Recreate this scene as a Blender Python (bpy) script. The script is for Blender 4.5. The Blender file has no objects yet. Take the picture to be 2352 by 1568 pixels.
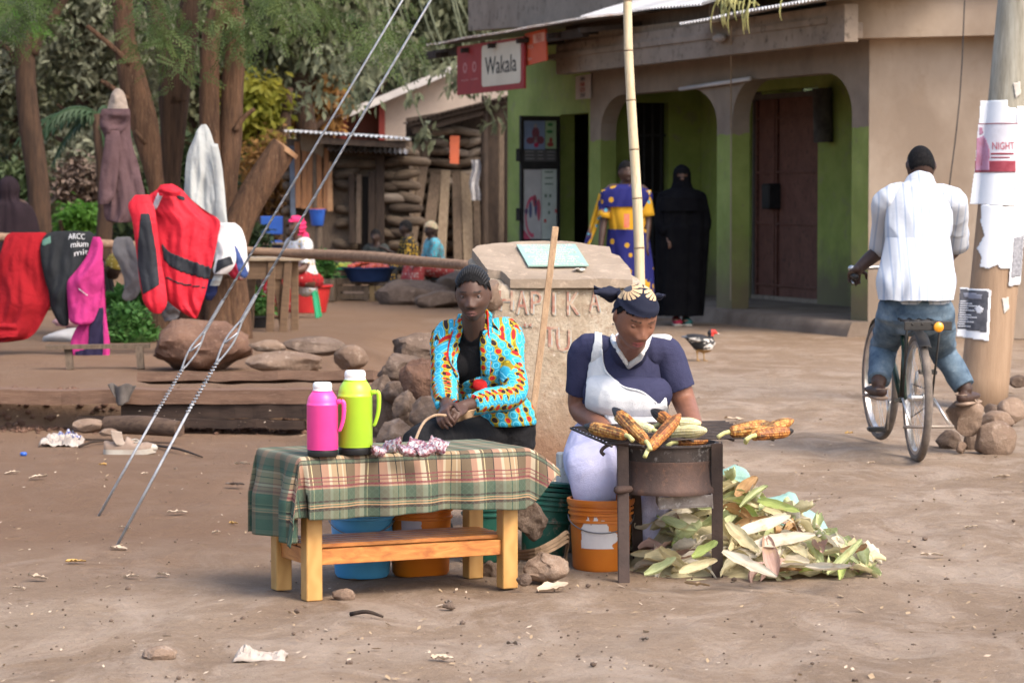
import bpy,bmesh,math,random
import numpy as np
from mathutils import Vector,Matrix,noise,Euler
random.seed(7);np.random.seed(7)
R=math.radians
scene=bpy.context.scene
COL=scene.collection

# ------------------------------------------------------------------ camera, sky, sun, exposure
F=6600.0;CX=1176.0;CY=784.0;H=1.36;PITCH=math.atan(335.0/F)
cd=bpy.data.cameras.new('camera');cam=bpy.data.objects.new('camera',cd);COL.objects.link(cam)
cam.location=(0,0,H);cam.rotation_euler=(R(90)-PITCH,0,0)
cd.sensor_width=36;cd.lens=36*F/2352;cd.clip_end=500;cd.clip_start=.1
cd.dof.use_dof=True;cd.dof.focus_distance=10.6;cd.dof.aperture_fstop=8.0
scene.camera=cam
SUN=Vector((.62,-.62,.95)).normalized()
w=bpy.data.worlds.new('World');scene.world=w;w.use_nodes=True
nt=w.node_tree;bg=nt.nodes['Background']
sky=nt.nodes.new('ShaderNodeTexSky');sky.sky_type='NISHITA';sky.sun_disc=False
sky.sun_elevation=math.asin(SUN.z);sky.sun_rotation=math.atan2(SUN.x,SUN.y)
sky.air_density=1.0;sky.dust_density=4.0;sky.ozone_density=1.0
nt.links.new(sky.outputs[0],bg.inputs[0]);bg.inputs[1].default_value=.15
ld=bpy.data.lights.new('sun','SUN');ld.energy=1.1;ld.angle=R(24);ld.color=(1,.93,.82)
sun=bpy.data.objects.new('sun',ld);COL.objects.link(sun)
sun.rotation_euler=SUN.to_track_quat('Z','Y').to_euler()
vs=scene.view_settings;vs.view_transform='Standard';vs.look='None';vs.gamma=1;vs.use_curve_mapping=False
vs.exposure=1.5

# ------------------------------------------------------------------ pixel -> place helpers (pixels of a 2352 x 1568 picture)
CP,SP=math.cos(PITCH),math.sin(PITCH)
def P(px,py,D):
 x=(px-CX)/F*D;u=-(py-CY)/F*D
 return Vector((x,D*CP+u*SP,H+u*CP-D*SP))
def G(px,py,z=0.0):
 u=-(py-CY)/F
 D=(z-H)/(u*CP-SP)
 return P(px,py,D)
def DG(py,z=0.0):
 u=-(py-CY)/F
 return(z-H)/(u*CP-SP)
def PXof(v):
 d=v[1]*CP-(v[2]-H)*SP;u=v[1]*SP+(v[2]-H)*CP
 return CX+v[0]/d*F,CY-u/d*F

# ------------------------------------------------------------------ materials
MATS={}
def _set(b,k,v):
 if k in b.inputs:b.inputs[k].default_value=v
class NT:
 """small wrapper to write node graphs briefly"""
 def __init__(s,m):s.t=m.node_tree;s.n=s.t.nodes;s.l=s.t.links
 def node(s,typ,**kw):
  n=s.n.new(typ)
  for k,v in kw.items():setattr(n,k,v)
  return n
 def lk(s,a,b):s.l.new(a,b)
 def val(s,i,v):
  if hasattr(v,'is_linked')or isinstance(v,bpy.types.NodeSocket):s.l.new(v,i)
  else:i.default_value=v
 def math(s,op,a,b=0.0,c=0.0,clamp=False):
  n=s.n.new('ShaderNodeMath');n.operation=op;n.use_clamp=clamp
  for i,v in enumerate((a,b,c)):s.val(n.inputs[i],v)
  return n.outputs[0]
 def mix(s,f,a,b,typ='MIX'):
  n=s.n.new('ShaderNodeMix');n.data_type='RGBA';n.blend_type=typ
  s.val(n.inputs[0],f);s.val(n.inputs[6],c4(a));s.val(n.inputs[7],c4(b))
  return n.outputs[2]
 def ramp(s,f,stops,interp='LINEAR'):
  n=s.n.new('ShaderNodeValToRGB');cr=n.color_ramp;cr.interpolation=interp
  while len(cr.elements)<len(stops):cr.elements.new(1)
  for e,(p,c)in zip(cr.elements,stops):e.position=p;e.color=c4(c)
  s.val(n.inputs[0],f);return n.outputs[0]
 def noise(s,vec,scale,detail=4,rough=.6,dist=0):
  n=s.n.new('ShaderNodeTexNoise');n.inputs['Scale'].default_value=scale
  n.inputs['Detail'].default_value=detail;n.inputs['Roughness'].default_value=rough
  n.inputs['Distortion'].default_value=dist
  if vec is not None:s.lk(vec,n.inputs['Vector'])
  return n.outputs['Fac']
 def coord(s,kind='Object',scale=None):
  o=s.n.new('ShaderNodeTexCoord').outputs[kind]
  if scale is None:return o
  m=s.n.new('ShaderNodeMapping');m.inputs['Scale'].default_value=scale
  s.lk(o,m.inputs[0]);return m.outputs[0]
 def sep(s,v):
  n=s.n.new('ShaderNodeSeparateXYZ');s.lk(v,n.inputs[0]);return n.outputs
 def bump(s,h,strength,dist=.01):
  n=s.n.new('ShaderNodeBump');n.inputs['Strength'].default_value=strength;n.inputs['Distance'].default_value=dist
  s.lk(h,n.inputs['Height']);s.lk(n.outputs[0],s.n['Principled BSDF'].inputs['Normal'])
def c4(c):
 if isinstance(c,bpy.types.NodeSocket):return c
 return tuple(c)+(1,)if len(c)==3 else tuple(c)
def new_mat(name,rough=.8,metal=0,spec=.3):
 m=bpy.data.materials.new(name);m.use_nodes=True
 b=m.node_tree.nodes['Principled BSDF']
 b.inputs['Roughness'].default_value=rough;b.inputs['Metallic'].default_value=metal
 _set(b,'Specular IOR Level',spec)
 MATS[name]=m
 return m,NT(m),b
def mat(name,c1,c2=None,scale=6,stretch=None,rough=.8,bump=0,bscale=40,metal=0,spec=.16,c3=None,lo=.35,hi=.65,detail=5,bdist=.01,attr=None):
 """two or three colours mixed by noise, with fine relief"""
 if name in MATS:return MATS[name]
 m,n,b=new_mat(name,rough,metal,spec)
 co=n.coord('Object',stretch)
 if c2 is None:c2 =tuple(v*.8 for v in c1)
 col=n.ramp(n.noise(co,scale,detail),[(lo,c1),(hi,c2)])
 if c3 is not None:
  col=n.mix(n.ramp(n.noise(co,scale*3.7,6,.7),[(.55,(0,0,0)),(.68,(1,1,1))]),col,c3)
 n.lk(col,b.inputs['Base Color'])
 if bump:n.bump(n.noise(co,bscale,6,.7),bump,bdist)
 return m
def attr_mat(name,rough=.7,bump=0,bscale=60,spec=.3,vary=.25,vscale=25,attr='Col',bdist=.004,sss=0):
 """base colour from a per-vertex colour of the thing itself"""
 if name in MATS:return MATS[name]
 m,n,b=new_mat(name,rough,0,spec)
 a=n.node('ShaderNodeAttribute',attribute_name=attr)
 co=n.coord('Object')
 f=n.ramp(n.noise(co,vscale,5),[(.3,(1-vary,)*3),(.7,(1+vary*.4,)*3)])
 n.lk(n.mix(1.0,a.outputs['Color'],f,'MULTIPLY'),b.inputs['Base Color'])
 if bump:n.bump(n.noise(co,bscale,5,.6),bump,bdist)
 return m

# ------------------------------------------------------------------ mesh building
class MB:
 def __init__(s):s.v=[];s.f=[];s.uv={};s.n=0
 def add(s,verts,faces,uvs=None):
  o=s.n
  for p in verts:s.v.append((float(p[0]),float(p[1]),float(p[2])))
  fo=len(s.f)
  for f in faces:s.f.append(tuple(i+o for i in f))
  if uvs is not None:
   for k,u in enumerate(uvs):s.uv[fo+k]=u
  s.n=len(s.v)
 def box(s,c,size,rot=None,bev=0):
  hx,hy,hz=(q/2 for q in size);M=rot if rot is not None else Matrix.Identity(3)
  c=Vector(c)
  if bev<=0:
   vs=[c+M@Vector((x,y,z))for x in(-hx,hx)for y in(-hy,hy)for z in(-hz,hz)]
   s.add(vs,[(0,1,3,2),(4,6,7,5),(0,4,5,1),(2,3,7,6),(0,2,6,4),(1,5,7,3)])
  else:
   bm=bmesh.new();bmesh.ops.create_cube(bm,size=1)
   for v in bm.verts:v.co=Vector((v.co.x*2*hx,v.co.y*2*hy,v.co.z*2*hz))
   bmesh.ops.bevel(bm,geom=list(bm.edges),offset=min(bev,hx*.9,hy*.9,hz*.9),segments=1,affect='EDGES')
   s.bm(bm,lambda p:c+M@p)
 def bm(s,bm,fn=lambda p:p):
  bm.verts.index_update()
  s.add([fn(v.co)for v in bm.verts],[tuple(v.index for v in f.verts)for f in bm.faces]);bm.free()
 def beam(s,a,b,w,h,up=(0,0,1),bev=0):
  """box from a to b, w across, h along up"""
  a,b=Vector(a),Vector(b);d=(b-a);L=d.length;d.normalize()
  x=d.cross(Vector(up));x=x.normalized()if x.length>1e-5 else Vector((1,0,0))
  u=x.cross(d).normalized()
  M=Matrix((x,d,u)).transposed()
  s.box((a+b)/2,(w,L,h),M,bev)
 def tube(s,pts,rad,seg=10,ref=None,cap=True,rnd=False,uv=False,sub=1):
  v,f,u=tube_geo(pts,rad,seg,ref,cap,rnd,sub)
  s.add(v,f,u if uv else None)
 def lathe(s,prof,c=(0,0,0),seg=32,M=None,close=False,caps=True):
  """prof: (radius, z) list about the z axis"""
  c=Vector(c);M=M or Matrix.Identity(3);vs=[]
  n=len(prof)
  for k in range(seg):
   a=2*math.pi*k/seg
   for r,z in prof:vs.append(c+M@Vector((r*math.cos(a),r*math.sin(a),z)))
  fs=[]
  for k in range(seg):
   k2 =(k+1)%seg
   for i in range(n-1):fs.append((k*n+i,k2*n+i,k2*n+i+1,k*n+i+1))
  if caps and prof[0][0]>1e-6:fs.append(tuple(k*n for k in range(seg))[::-1])
  if caps and prof[-1][0]>1e-6 and not close:fs.append(tuple(k*n+n-1 for k in range(seg)))
  s.add(vs,fs)
 def grid(s,fn,nu,nv,uvfn=None,closed_u=False):
  vs=[fn(i/nu,j/nv)for j in range(nv+1)for i in range(nu+1)]
  fs,us=[],[]
  for j in range(nv):
   for i in range(nu):
    a=j*(nu+1)+i
    fs.append((a,a+1,a+nu+2,a+nu+1))
    if uvfn:us.append([uvfn(p/nu,q/nv)for p,q in((i,j),(i+1,j),(i+1,j+1),(i,j+1))])
  s.add(vs,fs,us if uvfn else None)
 def poly(s,pts,off):
  """a flat outline pushed along off to a slab"""
  n=len(pts);off=Vector(off);pts=[Vector(p)for p in pts]
  vs=pts+[p+off for p in pts]
  fs=[tuple(range(n)),tuple(range(2*n-1,n-1,-1))]
  fs+=[(i,i+n,(i+1)%n+n,(i+1)%n)for i in range(n)]
  s.add(vs,fs)
 def ell(s,c,r,M=None,sub=3):
  bm=bmesh.new();bmesh.ops.create_icosphere(bm,subdivisions=sub,radius=1)
  c=Vector(c);M=M or Matrix.Identity(3)
  s.bm(bm,lambda p:c+M@Vector((p.x*r[0],p.y*r[1],p.z*r[2])))
 def mesh(s,name):
  me=bpy.data.meshes.new(name);me.from_pydata(s.v,[],s.f)
  if s.uv:
   ul=me.uv_layers.new(name='UVMap')
   for p in me.polygons:
    u=s.uv.get(p.index)
    if u:
     for k,li in enumerate(p.loop_indices):ul.data[li].uv=u[k]
  me.update();return me
 def build(s,name,m,parent=None,smooth=False,fixn=True,angle=None):
  me=s.mesh(name)
  if fixn:
   bm=bmesh.new();bm.from_mesh(me);bmesh.ops.recalc_face_normals(bm,faces=bm.faces);bm.to_mesh(me);bm.free()
  return link(name,me,m,parent,smooth,angle)
def link(name,me,m,parent=None,smooth=False,angle=None):
 o=bpy.data.objects.new(name,me);COL.objects.link(o)
 if m is not None and not len(me.materials):me.materials.append(m)
 if smooth or angle:
  me.polygons.foreach_set('use_smooth',[True]*len(me.polygons))
  if angle:
   try:me.set_sharp_from_angle(angle=R(angle))
   except Exception:pass
 if parent:attach(o,parent)
 return o
def wmat(o):
 M=o.matrix_basis.copy()
 if o.parent:M=wmat(o.parent)@o.matrix_parent_inverse@M
 return M
def attach(o,parent):
 o.parent=parent;o.matrix_parent_inverse=wmat(parent).inverted()
def tag(o,label=None,cat=None,group=None,kind=None):
 if label:o['label']=label
 if cat:o['category']=cat
 if group:o['group']=group
 if kind:o['kind']=kind
 return o
def thing(name,loc,label,cat,group=None):
 o=bpy.data.objects.new(name,None);COL.objects.link(o);o.location=loc;o.empty_display_size=.1
 return tag(o,label,cat,group)
def struct(o):o['kind']='structure';return o
def copy_tree(o,dloc=None,parent=None):
 c=o.copy();COL.objects.link(c)
 if parent:c.parent=parent
 for ch in list(o.children):copy_tree(ch,None,c)
 if dloc is not None:c.location=Vector(o.location)+Vector(dloc)
 return c
def catmull(pts,sub):
 if sub<=1 or len(pts)<3:return[np.array(p,float)for p in pts]
 p=[np.array(q,float)for q in pts];p=[2*p[0]-p[1]]+p+[2*p[-1]-p[-2]]
 out=[]
 for i in range(1,len(p)-2):
  for k in range(sub):
   t=k/sub
   out.append(.5*((2*p[i])+(-p[i-1]+p[i+1])*t+(2*p[i-1]-5*p[i]+4*p[i+1]-p[i+2])*t*t+(-p[i-1]+3*p[i]-3*p[i+1]+p[i+2])*t**3))
 out.append(p[-2]);return out
def tube_geo(pts,rad,seg=10,ref=None,cap=True,rnd=False,sub=1):
 """swept tube; rad: number, list of numbers, or list of (across, along ref)"""
 pts=[np.array(p,float)for p in pts]
 if not hasattr(rad,'__len__'):rad=[rad]*len(pts)
 rad=[np.array((r,r)if not hasattr(r,'__len__')else r,float)for r in rad]
 if sub>1:pts,rad=catmull(pts,sub),catmull(rad,sub)
 n=len(pts)
 tan=[pts[min(i+1,n-1)]-pts[max(i-1,0)]for i in range(n)]
 tan=[t/(np.linalg.norm(t)+1e-12)for t in tan]
 if rnd:

  def ends(p,t,r,sgn):
   rr=min(r)
   return[(p+sgn*t*rr*math.sin(a),r*math.cos(a))for a in(R(35),R(62),R(80))]
  a=ends(pts[0],tan[0],rad[0],-1)[::-1];b=ends(pts[-1],tan[-1],rad[-1],1)
  pts=[q[0]for q in a]+pts+[q[0]for q in b];rad=[q[1]for q in a]+rad+[q[1]for q in b]
  tan=[tan[0]]*3+tan+[tan[-1]]*3;n=len(pts)
 if ref is None:
  t0 =tan[0];up=np.array((0,0,1.))if abs(t0[2])<.9 else np.array((0,1.,0))
 else:up=np.array(ref,float)
 V=[];L=0;uvr=[]
 for i in range(n):
  t=tan[i];f=up-t*np.dot(up,t);f/=(np.linalg.norm(f)+1e-9)
  if ref is None:up=f
  sd=np.cross(t,f)
  if i:L+=np.linalg.norm(pts[i]-pts[i-1])
  uvr.append(L)
  for k in range(seg):
   a=2*math.pi*k/seg
   V.append(pts[i]+sd*rad[i][0]*math.cos(a)+f*rad[i][1]*math.sin(a))
 Fc,U=[],[]
 rm=float(np.mean(np.array(rad)));C=2*math.pi*rm
 for i in range(n-1):
  for k in range(seg):
   k2 =(k+1)%seg
   Fc.append((i*seg+k,i*seg+k2,(i+1)*seg+k2,(i+1)*seg+k))
   U.append([(C*k/seg,uvr[i]),(C*(k+1)/seg,uvr[i]),(C*(k+1)/seg,uvr[i+1]),(C*k/seg,uvr[i+1])])
 if cap:
  Fc.append(tuple(range(seg))[::-1]);U.append([(0,0)]*seg)
  Fc.append(tuple(range((n-1)*seg,n*seg)));U.append([(0,0)]*seg)
 return V,Fc,U
def nz(p,s=1.0,o=0.0):return noise.noise(Vector((p[0]*s+o,p[1]*s+o*.7,p[2]*s-o*.3)))
def fbm(p,s=1.0,o=0.0,oc=3):
 a,t=1.0,0.0
 for k in range(oc):t+=a*nz(p,s*2**k,o+k*7.1);a*=.5
 return t
def smooth(a,b,x):
 t=min(1,max(0,(x-a)/(b-a)));return t*t*(3-2*t)
def lerp(a,b,t):return a+(b-a)*t
def rotz(a):return Matrix.Rotation(a,3,'Z')
def remesh(verts,faces,voxel,smooth_it=4):
 me=bpy.data.meshes.new('tmp');me.from_pydata([tuple(map(float,v))for v in verts],[],faces);me.update()
 bm=bmesh.new();bm.from_mesh(me);bmesh.ops.recalc_face_normals(bm,faces=bm.faces);bm.to_mesh(me);bm.free()
 o=bpy.data.objects.new('tmp',me);COL.objects.link(o)
 md=o.modifiers.new('r','REMESH');md.mode='VOXEL';md.voxel_size=voxel
 if smooth_it:
  sm=o.modifiers.new('s','SMOOTH');sm.iterations=smooth_it;sm.factor=.5
 dg=bpy.context.evaluated_depsgraph_get()
 m2 =bpy.data.meshes.new_from_object(o.evaluated_get(dg))
 bpy.data.objects.remove(o);bpy.data.meshes.remove(me)
 return m2
def vcol(me,fn,name='Col'):
 """per-vertex colour attribute from position (and index)"""
 a=me.color_attributes.new(name,'FLOAT_COLOR','POINT')
 buf=np.ones((len(me.vertices),4),np.float32)
 for i,v in enumerate(me.vertices):buf[i,:3]=fn(v.co)
 a.data.foreach_set('color',buf.ravel())
def shell(src,sel,off=.004,thick=.003,disp=None):
 """cloth piece: the faces of mesh src whose centre passes sel, moved out along normals, with a thin edge"""
 bm=bmesh.new();bm.from_mesh(src);bm.normal_update()
 kill=[f for f in bm.faces if not sel(f.calc_center_median())]
 bmesh.ops.delete(bm,geom=kill,context='FACES')
 for _ in range(2):
  bd=[v for v in bm.verts if v.is_boundary]
  new={}
  for v in bd:
   nb=[e.other_vert(v).co for e in v.link_edges if e.is_boundary]
   if len(nb)==2:new[v]=v.co*.4+(nb[0]+nb[1])*.3
  for v,c in new.items():v.co=c
 ns={v:v.normal.copy()for v in bm.verts}
 for v in bm.verts:v.co+=ns[v]*(off+(disp(v.co)if disp else 0))

 geo=bmesh.ops.extrude_edge_only(bm,edges=[e for e in bm.edges if e.is_boundary])['geom']
 nv=[g for g in geo if isinstance(g,bmesh.types.BMVert)]
 bm.normal_update()
 for v in nv:
  best=None
  for e in v.link_edges:
   o=e.other_vert(v)
   if o in ns and(o.co-v.co).length<1e-6:best=o
  if best is not None:v.co-=ns[best]*(off+thick)
 me=bpy.data.meshes.new('shell');bm.to_mesh(me);bm.free();return me
def inpoly(x,y,poly):
 c=False;n=len(poly);j=n-1
 for i in range(n):
  xi,yi=poly[i];xj,yj=poly[j]
  if(yi>y)!=(yj>y)and x<(xj-xi)*(y-yi)/(yj-yi)+xi:c=not c
  j=i
 return c
def text_mesh(s,size=1.0,depth=.002,align='CENTER'):
 cu=bpy.data.curves.new('t','FONT');cu.body=s;cu.size=size;cu.extrude=depth/2
 cu.align_x=align;cu.resolution_u=2
 o=bpy.data.objects.new('t',cu);COL.objects.link(o)
 dg=bpy.context.evaluated_depsgraph_get()
 me=bpy.data.meshes.new_from_object(o.evaluated_get(dg))
 bpy.data.objects.remove(o);bpy.data.curves.remove(cu);me.materials.clear();return me
def text_on(mb,s,org,xdir,ydir,width=None,height=.1,depth=.002,bold=0):
 """adds lettering to mb: centred at org, along xdir, capital height given"""
 me=text_mesh(s,height/.72,depth)
 xs=[v.co.x for v in me.vertices];
 if not xs:return
 wd=max(xs)-min(xs);mx=(max(xs)+min(xs))/2
 k=width/wd if width else 1
 X=Vector(xdir).normalized();Y=Vector(ydir).normalized();N=X.cross(Y)
 org=Vector(org)
 mb.add([org+X*((v.co.x-mx)*k)+Y*(v.co.y-height*.5)+N*(v.co.z+depth/2)for v in me.vertices],[tuple(p.vertices)for p in me.polygons])
 bpy.data.meshes.remove(me)
def rock_mesh(c,r,seed,rot=0,facets=9,rough=.12,sub=3,flat=None):
 """an angular weathered stone"""
 rs=random.Random(seed);bm=bmesh.new();bmesh.ops.create_icosphere(bm,subdivisions=sub,radius=1)
 pl=[]
 for k in range(facets):
  d=Vector((rs.gauss(0,1),rs.gauss(0,1),rs.gauss(0,1))).normalized();pl.append((d,rs.uniform(.62,.9)))
 M=rotz(rot)
 mb=MB()
 def fn(p):
  q=p.copy()
  for d,h in pl:
   e=q.dot(d)-h
   if e>0:q-=d*e*.96
  q+=p*(rough*(fbm(p,1.6,seed*3.3,4)+(.55-1.6*abs(nz(p,2.7,seed*1.7))*.7 if sub>2 else 0)*.5-(.35*abs(nz(p,6.5,seed))if sub>2 else 0)))
  if flat is not None and q.z<flat:q.z=flat+(q.z-flat)*.15
  return Vector(c)+M@Vector((q.x*r[0],q.y*r[1],q.z*r[2]))
 mb.bm(bm,fn);return mb
def pick(*a):return random.choice(a)
# ------------------------------------------------------------------ ground
def gz(x,y):
 """height of the dirt: flat market ground, a shallow ditch before the plank kerb, a low terrace behind it"""
 k=smooth(-.75,-1.35,x)if False else 1-smooth(-1.35,-.75,x)
 dip=-.13*smooth(13.5,16.8,y)*(1-smooth(18.22,18.36,y))
 ter=.10*smooth(18.22,18.36,y)*(1-smooth(24,33,y))
 return k*(dip+ter)+.018*nz((x,y,0),.9)*smooth(6,9,y)+.008*nz((x,y,3),3.1)
def gpt(px,py,lift=0.0):
 """the place on the dirt seen at a pixel"""
 z=0.0
 for _ in range(12):
  p=G(px,py,z);z=.5*z+.5*gz(p.x,p.y)
 p=G(px,py,z);p.z+=lift;return p
def atz(p):return Vector((p[0],p[1],gz(p[0],p[1])))

m,n,b=new_mat('dirt',.95,0,.15)
co=n.coord('Object')
c=n.ramp(n.noise(co,.55,6,.62,.4),[(.3,(.200,.136,.088)),(.5,(.265,.190,.131)),(.7,(.33,.253,.187))])
c=n.mix(n.ramp(n.noise(co,7,8,.75),[(.44,(0,0,0)),(.66,(.42,)*3)]),c,(.175,.118,.082))
c=n.mix(n.ramp(n.noise(n.coord('Object',(1.1,.55,1)),2.6,8,.72,.8),[(.46,(0,0,0)),(.62,(.6,)*3)]),c,(.40,.315,.245))
c=n.mix(n.ramp(n.noise(n.coord('Object',(1.2,.5,1)),4.3,8,.75,.7),[(.55,(0,0,0)),(.68,(.5,)*3)]),c,(.180,.120,.082))
c=n.mix(n.ramp(n.noise(co,55,5,.75),[(.58,(0,0,0)),(.72,(.7,)*3)]),c,(.40,.32,.255))
c=n.mix(n.ramp(n.noise(co,120,3,.6),[(.6,(0,0,0)),(.7,(.6,)*3)]),c,(.09,.062,.05))

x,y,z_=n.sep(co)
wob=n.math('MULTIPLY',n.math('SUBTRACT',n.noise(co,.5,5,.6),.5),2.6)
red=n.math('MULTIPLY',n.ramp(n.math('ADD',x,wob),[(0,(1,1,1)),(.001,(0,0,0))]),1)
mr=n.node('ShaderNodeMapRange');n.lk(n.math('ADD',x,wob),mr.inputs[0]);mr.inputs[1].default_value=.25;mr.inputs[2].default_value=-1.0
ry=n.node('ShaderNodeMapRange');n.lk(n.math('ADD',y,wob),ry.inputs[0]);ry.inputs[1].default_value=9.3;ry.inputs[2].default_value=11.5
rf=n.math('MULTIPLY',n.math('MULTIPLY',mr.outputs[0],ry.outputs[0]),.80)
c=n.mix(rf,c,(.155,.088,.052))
far=n.node('ShaderNodeMapRange');n.lk(y,far.inputs[0]);far.inputs[1].default_value=20;far.inputs[2].default_value=28
c=n.mix(n.math('MULTIPLY',far.outputs[0],.35),c,(.20,.125,.075))
n.lk(c,b.inputs['Base Color'])
h=n.math('ADD',n.math('MULTIPLY',n.noise(co,16,9,.78),1.5),n.math('MULTIPLY',n.noise(co,3.2,4,.6),2.2))
n.bump(h,.75,.03)
def axis(a,b,fine_a,fine_b,fine,coarse):
 out=[a];v=a
 while v<b-1e-6:
  v+=fine if fine_a<=v<fine_b else coarse
  out.append(min(v,b))
 return out
xs=axis(-60,60,-2.6,3.4,.04,1.5);ys=axis(2,140,7.5,19,.05,1.5)
nx=len(xs)
V=[(x,y,gz(x,y)+(0.013*fbm((x,y*.45,5),3.4,0,4)+.007*min(0,nz((x,y*.45,9),7)+.15)if-2.7 <x<3.5 and 7.4 <y<19.1 else 0))for y in ys for x in xs]
Fc=[(j*nx+i,j*nx+i+1,(j+1)*nx+i+1,(j+1)*nx+i)for j in range(len(ys)-1)for i in range(nx-1)]
mb=MB();mb.add(V,Fc);struct(mb.build('ground',MATS['dirt'],smooth=True,fixn=False))

# ------------------------------------------------------------------ shared materials
CEM=mat('brown_cement',(.20,.155,.120),(.27,.215,.168),2.2,None,.92,.35,30,c3=(.10,.078,.06))
PLAS=mat('beige_plaster',(.43,.335,.25),(.31,.232,.168),.9,(1,1,.7),.93,.35,14,c3=(.33,.245,.175),lo=.4,hi=.6)
TIN=mat('weathered_tin',(.40,.38,.36),(.25,.20,.17),3,(1,1,.4),.5,.1,40,.55,.4,c3=(.22,.13,.09))
TINW=mat('pale_tin',(.62,.62,.62),(.45,.43,.41),2.5,None,.45,.05,40,.35,.4)
OLDW=mat('old_grey_wood',(.135,.098,.070),(.075,.054,.040),9,(6,6,.7),.85,.5,24,c3=(.17,.135,.10))
OLDW2 =mat('pale_old_wood',(.24,.185,.130),(.155,.115,.080),9,(6,6,.7),.85,.5,24)
DARKW=mat('dark_wood',(.055,.038,.028),(.030,.022,.018),8,(5,5,.6),.85,.4,24)
REDW=mat('orange_old_boards',(.32,.15,.065),(.20,.095,.05),8,(6,6,.7),.8,.4,24,c3=(.14,.10,.075))
BLK=mat('black_metal',(.018,.018,.020),(.030,.028,.028),12,None,.55,.1,60)
DARK=mat('painted_dark_interior',(.014,.012,.011),(.02,.017,.015),3,None,.95)  # near-black colour stands in for the shade inside openings
BLUEP=mat('blue_plastic',(.020,.085,.36),(.025,.10,.42),6,None,.4,0,40,0,.5)
REDP=mat('red_plastic',(.42,.020,.022),(.48,.03,.03),6,None,.4,0,40,0,.5)
GRNP=mat('green_plastic',(.018,.27,.115),(.03,.32,.15),6,None,.38,0,40,0,.5)
BARK=mat('brown_bark',(.150,.082,.048),(.070,.040,.026),5,(5,5,.55),.95,1.0,9,c3=(.20,.122,.078),bdist=.03)
BARKD=mat('dark_bark',(.085,.050,.032),(.042,.027,.020),5,(5,5,.55),.95,.9,9,bdist=.03)
STONE=mat('brown_stone',(.165,.118,.090),(.095,.066,.050),5,None,.93,.9,26,c3=(.22,.165,.130),bdist=.02)
STONEP=mat('pale_stone',(.235,.165,.120),(.150,.100,.072),5,None,.93,.8,26,c3=(.29,.22,.17),bdist=.02)
STONER=mat('red_stone',(.185,.105,.072),(.100,.056,.040),6,None,.95,1.0,22,c3=(.215,.140,.105),bdist=.03)
m,n,b=new_mat('green_paint',.85,0,.25)
co=n.coord('Object');z=n.sep(co)[2]
zz=n.math('ADD',z,n.math('MULTIPLY',n.math('SUBTRACT',n.noise(co,6,4),.5),.10))
g=n.ramp(n.noise(co,1.8,6,.65),[(.32,(.145,.185,.042)),(.68,(.235,.280,.078))])
g=n.mix(n.ramp(n.noise(co,9,6,.75),[(.58,(0,0,0)),(.70,(.8,)*3)]),g,(.17,.15,.085))
low=n.math('ADD',z,n.math('MULTIPLY',n.math('SUBTRACT',n.noise(co,2.5,5),.5),.9))
mr=n.node('ShaderNodeMapRange');n.lk(low,mr.inputs[0]);mr.inputs[1].default_value=.95;mr.inputs[2].default_value=.25
g=n.mix(n.math('MULTIPLY',mr.outputs[0],.85),g,(.155,.112,.072))
cem=n.ramp(n.noise(co,2.2,6),[(.35,(.175,.135,.105)),(.65,(.245,.195,.150))])
paint=n.math('GREATER_THAN',zz,2.02)
n.lk(n.mix(paint,g,cem),b.inputs['Base Color']);n.bump(n.noise(co,22,6,.7),.3,.01)
m,n,b=new_mat('green_wall',.85,0,.25)
co=n.coord('Object');z=n.sep(co)[2]
g=n.ramp(n.noise(co,1.5,6,.65),[(.32,(.175,.225,.050)),(.68,(.285,.335,.090))])
g=n.mix(n.ramp(n.noise(co,5,6,.75),[(.55,(0,0,0)),(.68,(.7,)*3)]),g,(.22,.20,.12))
low=n.math('ADD',z,n.math('MULTIPLY',n.math('SUBTRACT',n.noise(co,3,5),.5),.8))
mr=n.node('ShaderNodeMapRange');n.lk(low,mr.inputs[0]);mr.inputs[1].default_value=.85;mr.inputs[2].default_value=.3
g=n.mix(n.math('MULTIPLY',mr.outputs[0],.85),g,(.14,.11,.075))
n.lk(g,b.inputs['Base Color']);n.bump(n.noise(co,18,6,.7),.3,.01)

# ------------------------------------------------------------------ shop building with an arcade
C0 =G(1993,771);C0.z=0
UD=Vector((-.332,.943,0)).normalized();ND=Vector((-.943,-.332,0)).normalized()
def FW(t,off,z):return C0+UD*t+ND*off+Vector((0,0,z))
def FA(px,py,off=0.0):
 o=Vector((0,0,H));d=P(px,py,1)-o
 k=(C0+ND*off-o).dot(ND)/d.dot(ND);q=o+d*k
 return(q-C0).dot(UD),q.z
bld=thing('shop_building',C0,'long green and brown plastered shop building with rounded arches and an arcade','building')
TH=.20;VB=-1.5
tp=[FA(x,600)[0]for x in(1990,1955,1681,1646,1379,1355)]
za2 =FA(1850,172)[1];za1 =FA(1560,206)[1]
def arch(t0,t1,zt,r0,r1,k=7):
 """opening outline from the near jamb over to the far jamb"""
 o=[(t0,.10)]
 for i in range(k+1):
  a=i/k*math.pi/2;o.append((t0+r0*(1-math.cos(a)),zt-.42+.42*math.sin(a)))
 for i in range(k+1):
  a=i/k*math.pi/2;o.append((t1-r1*(1-math.sin(a)),zt-.42+.42*math.cos(a)))
 o.append((t1,.10));return o
ZT=3.0
ol=[(tp[0]-.03,ZT),(tp[0]-.03,.10)]+arch(tp[1],tp[2],za2,.62,.55)+arch(tp[3],tp[4],za1,.80,.70)+[(tp[5],.10),(tp[5],ZT)]
mb=MB();mb.poly([FW(t,0,z)for t,z in ol],-ND*TH)
mb.build('arcade_wall',MATS['green_paint'],bld)

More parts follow.
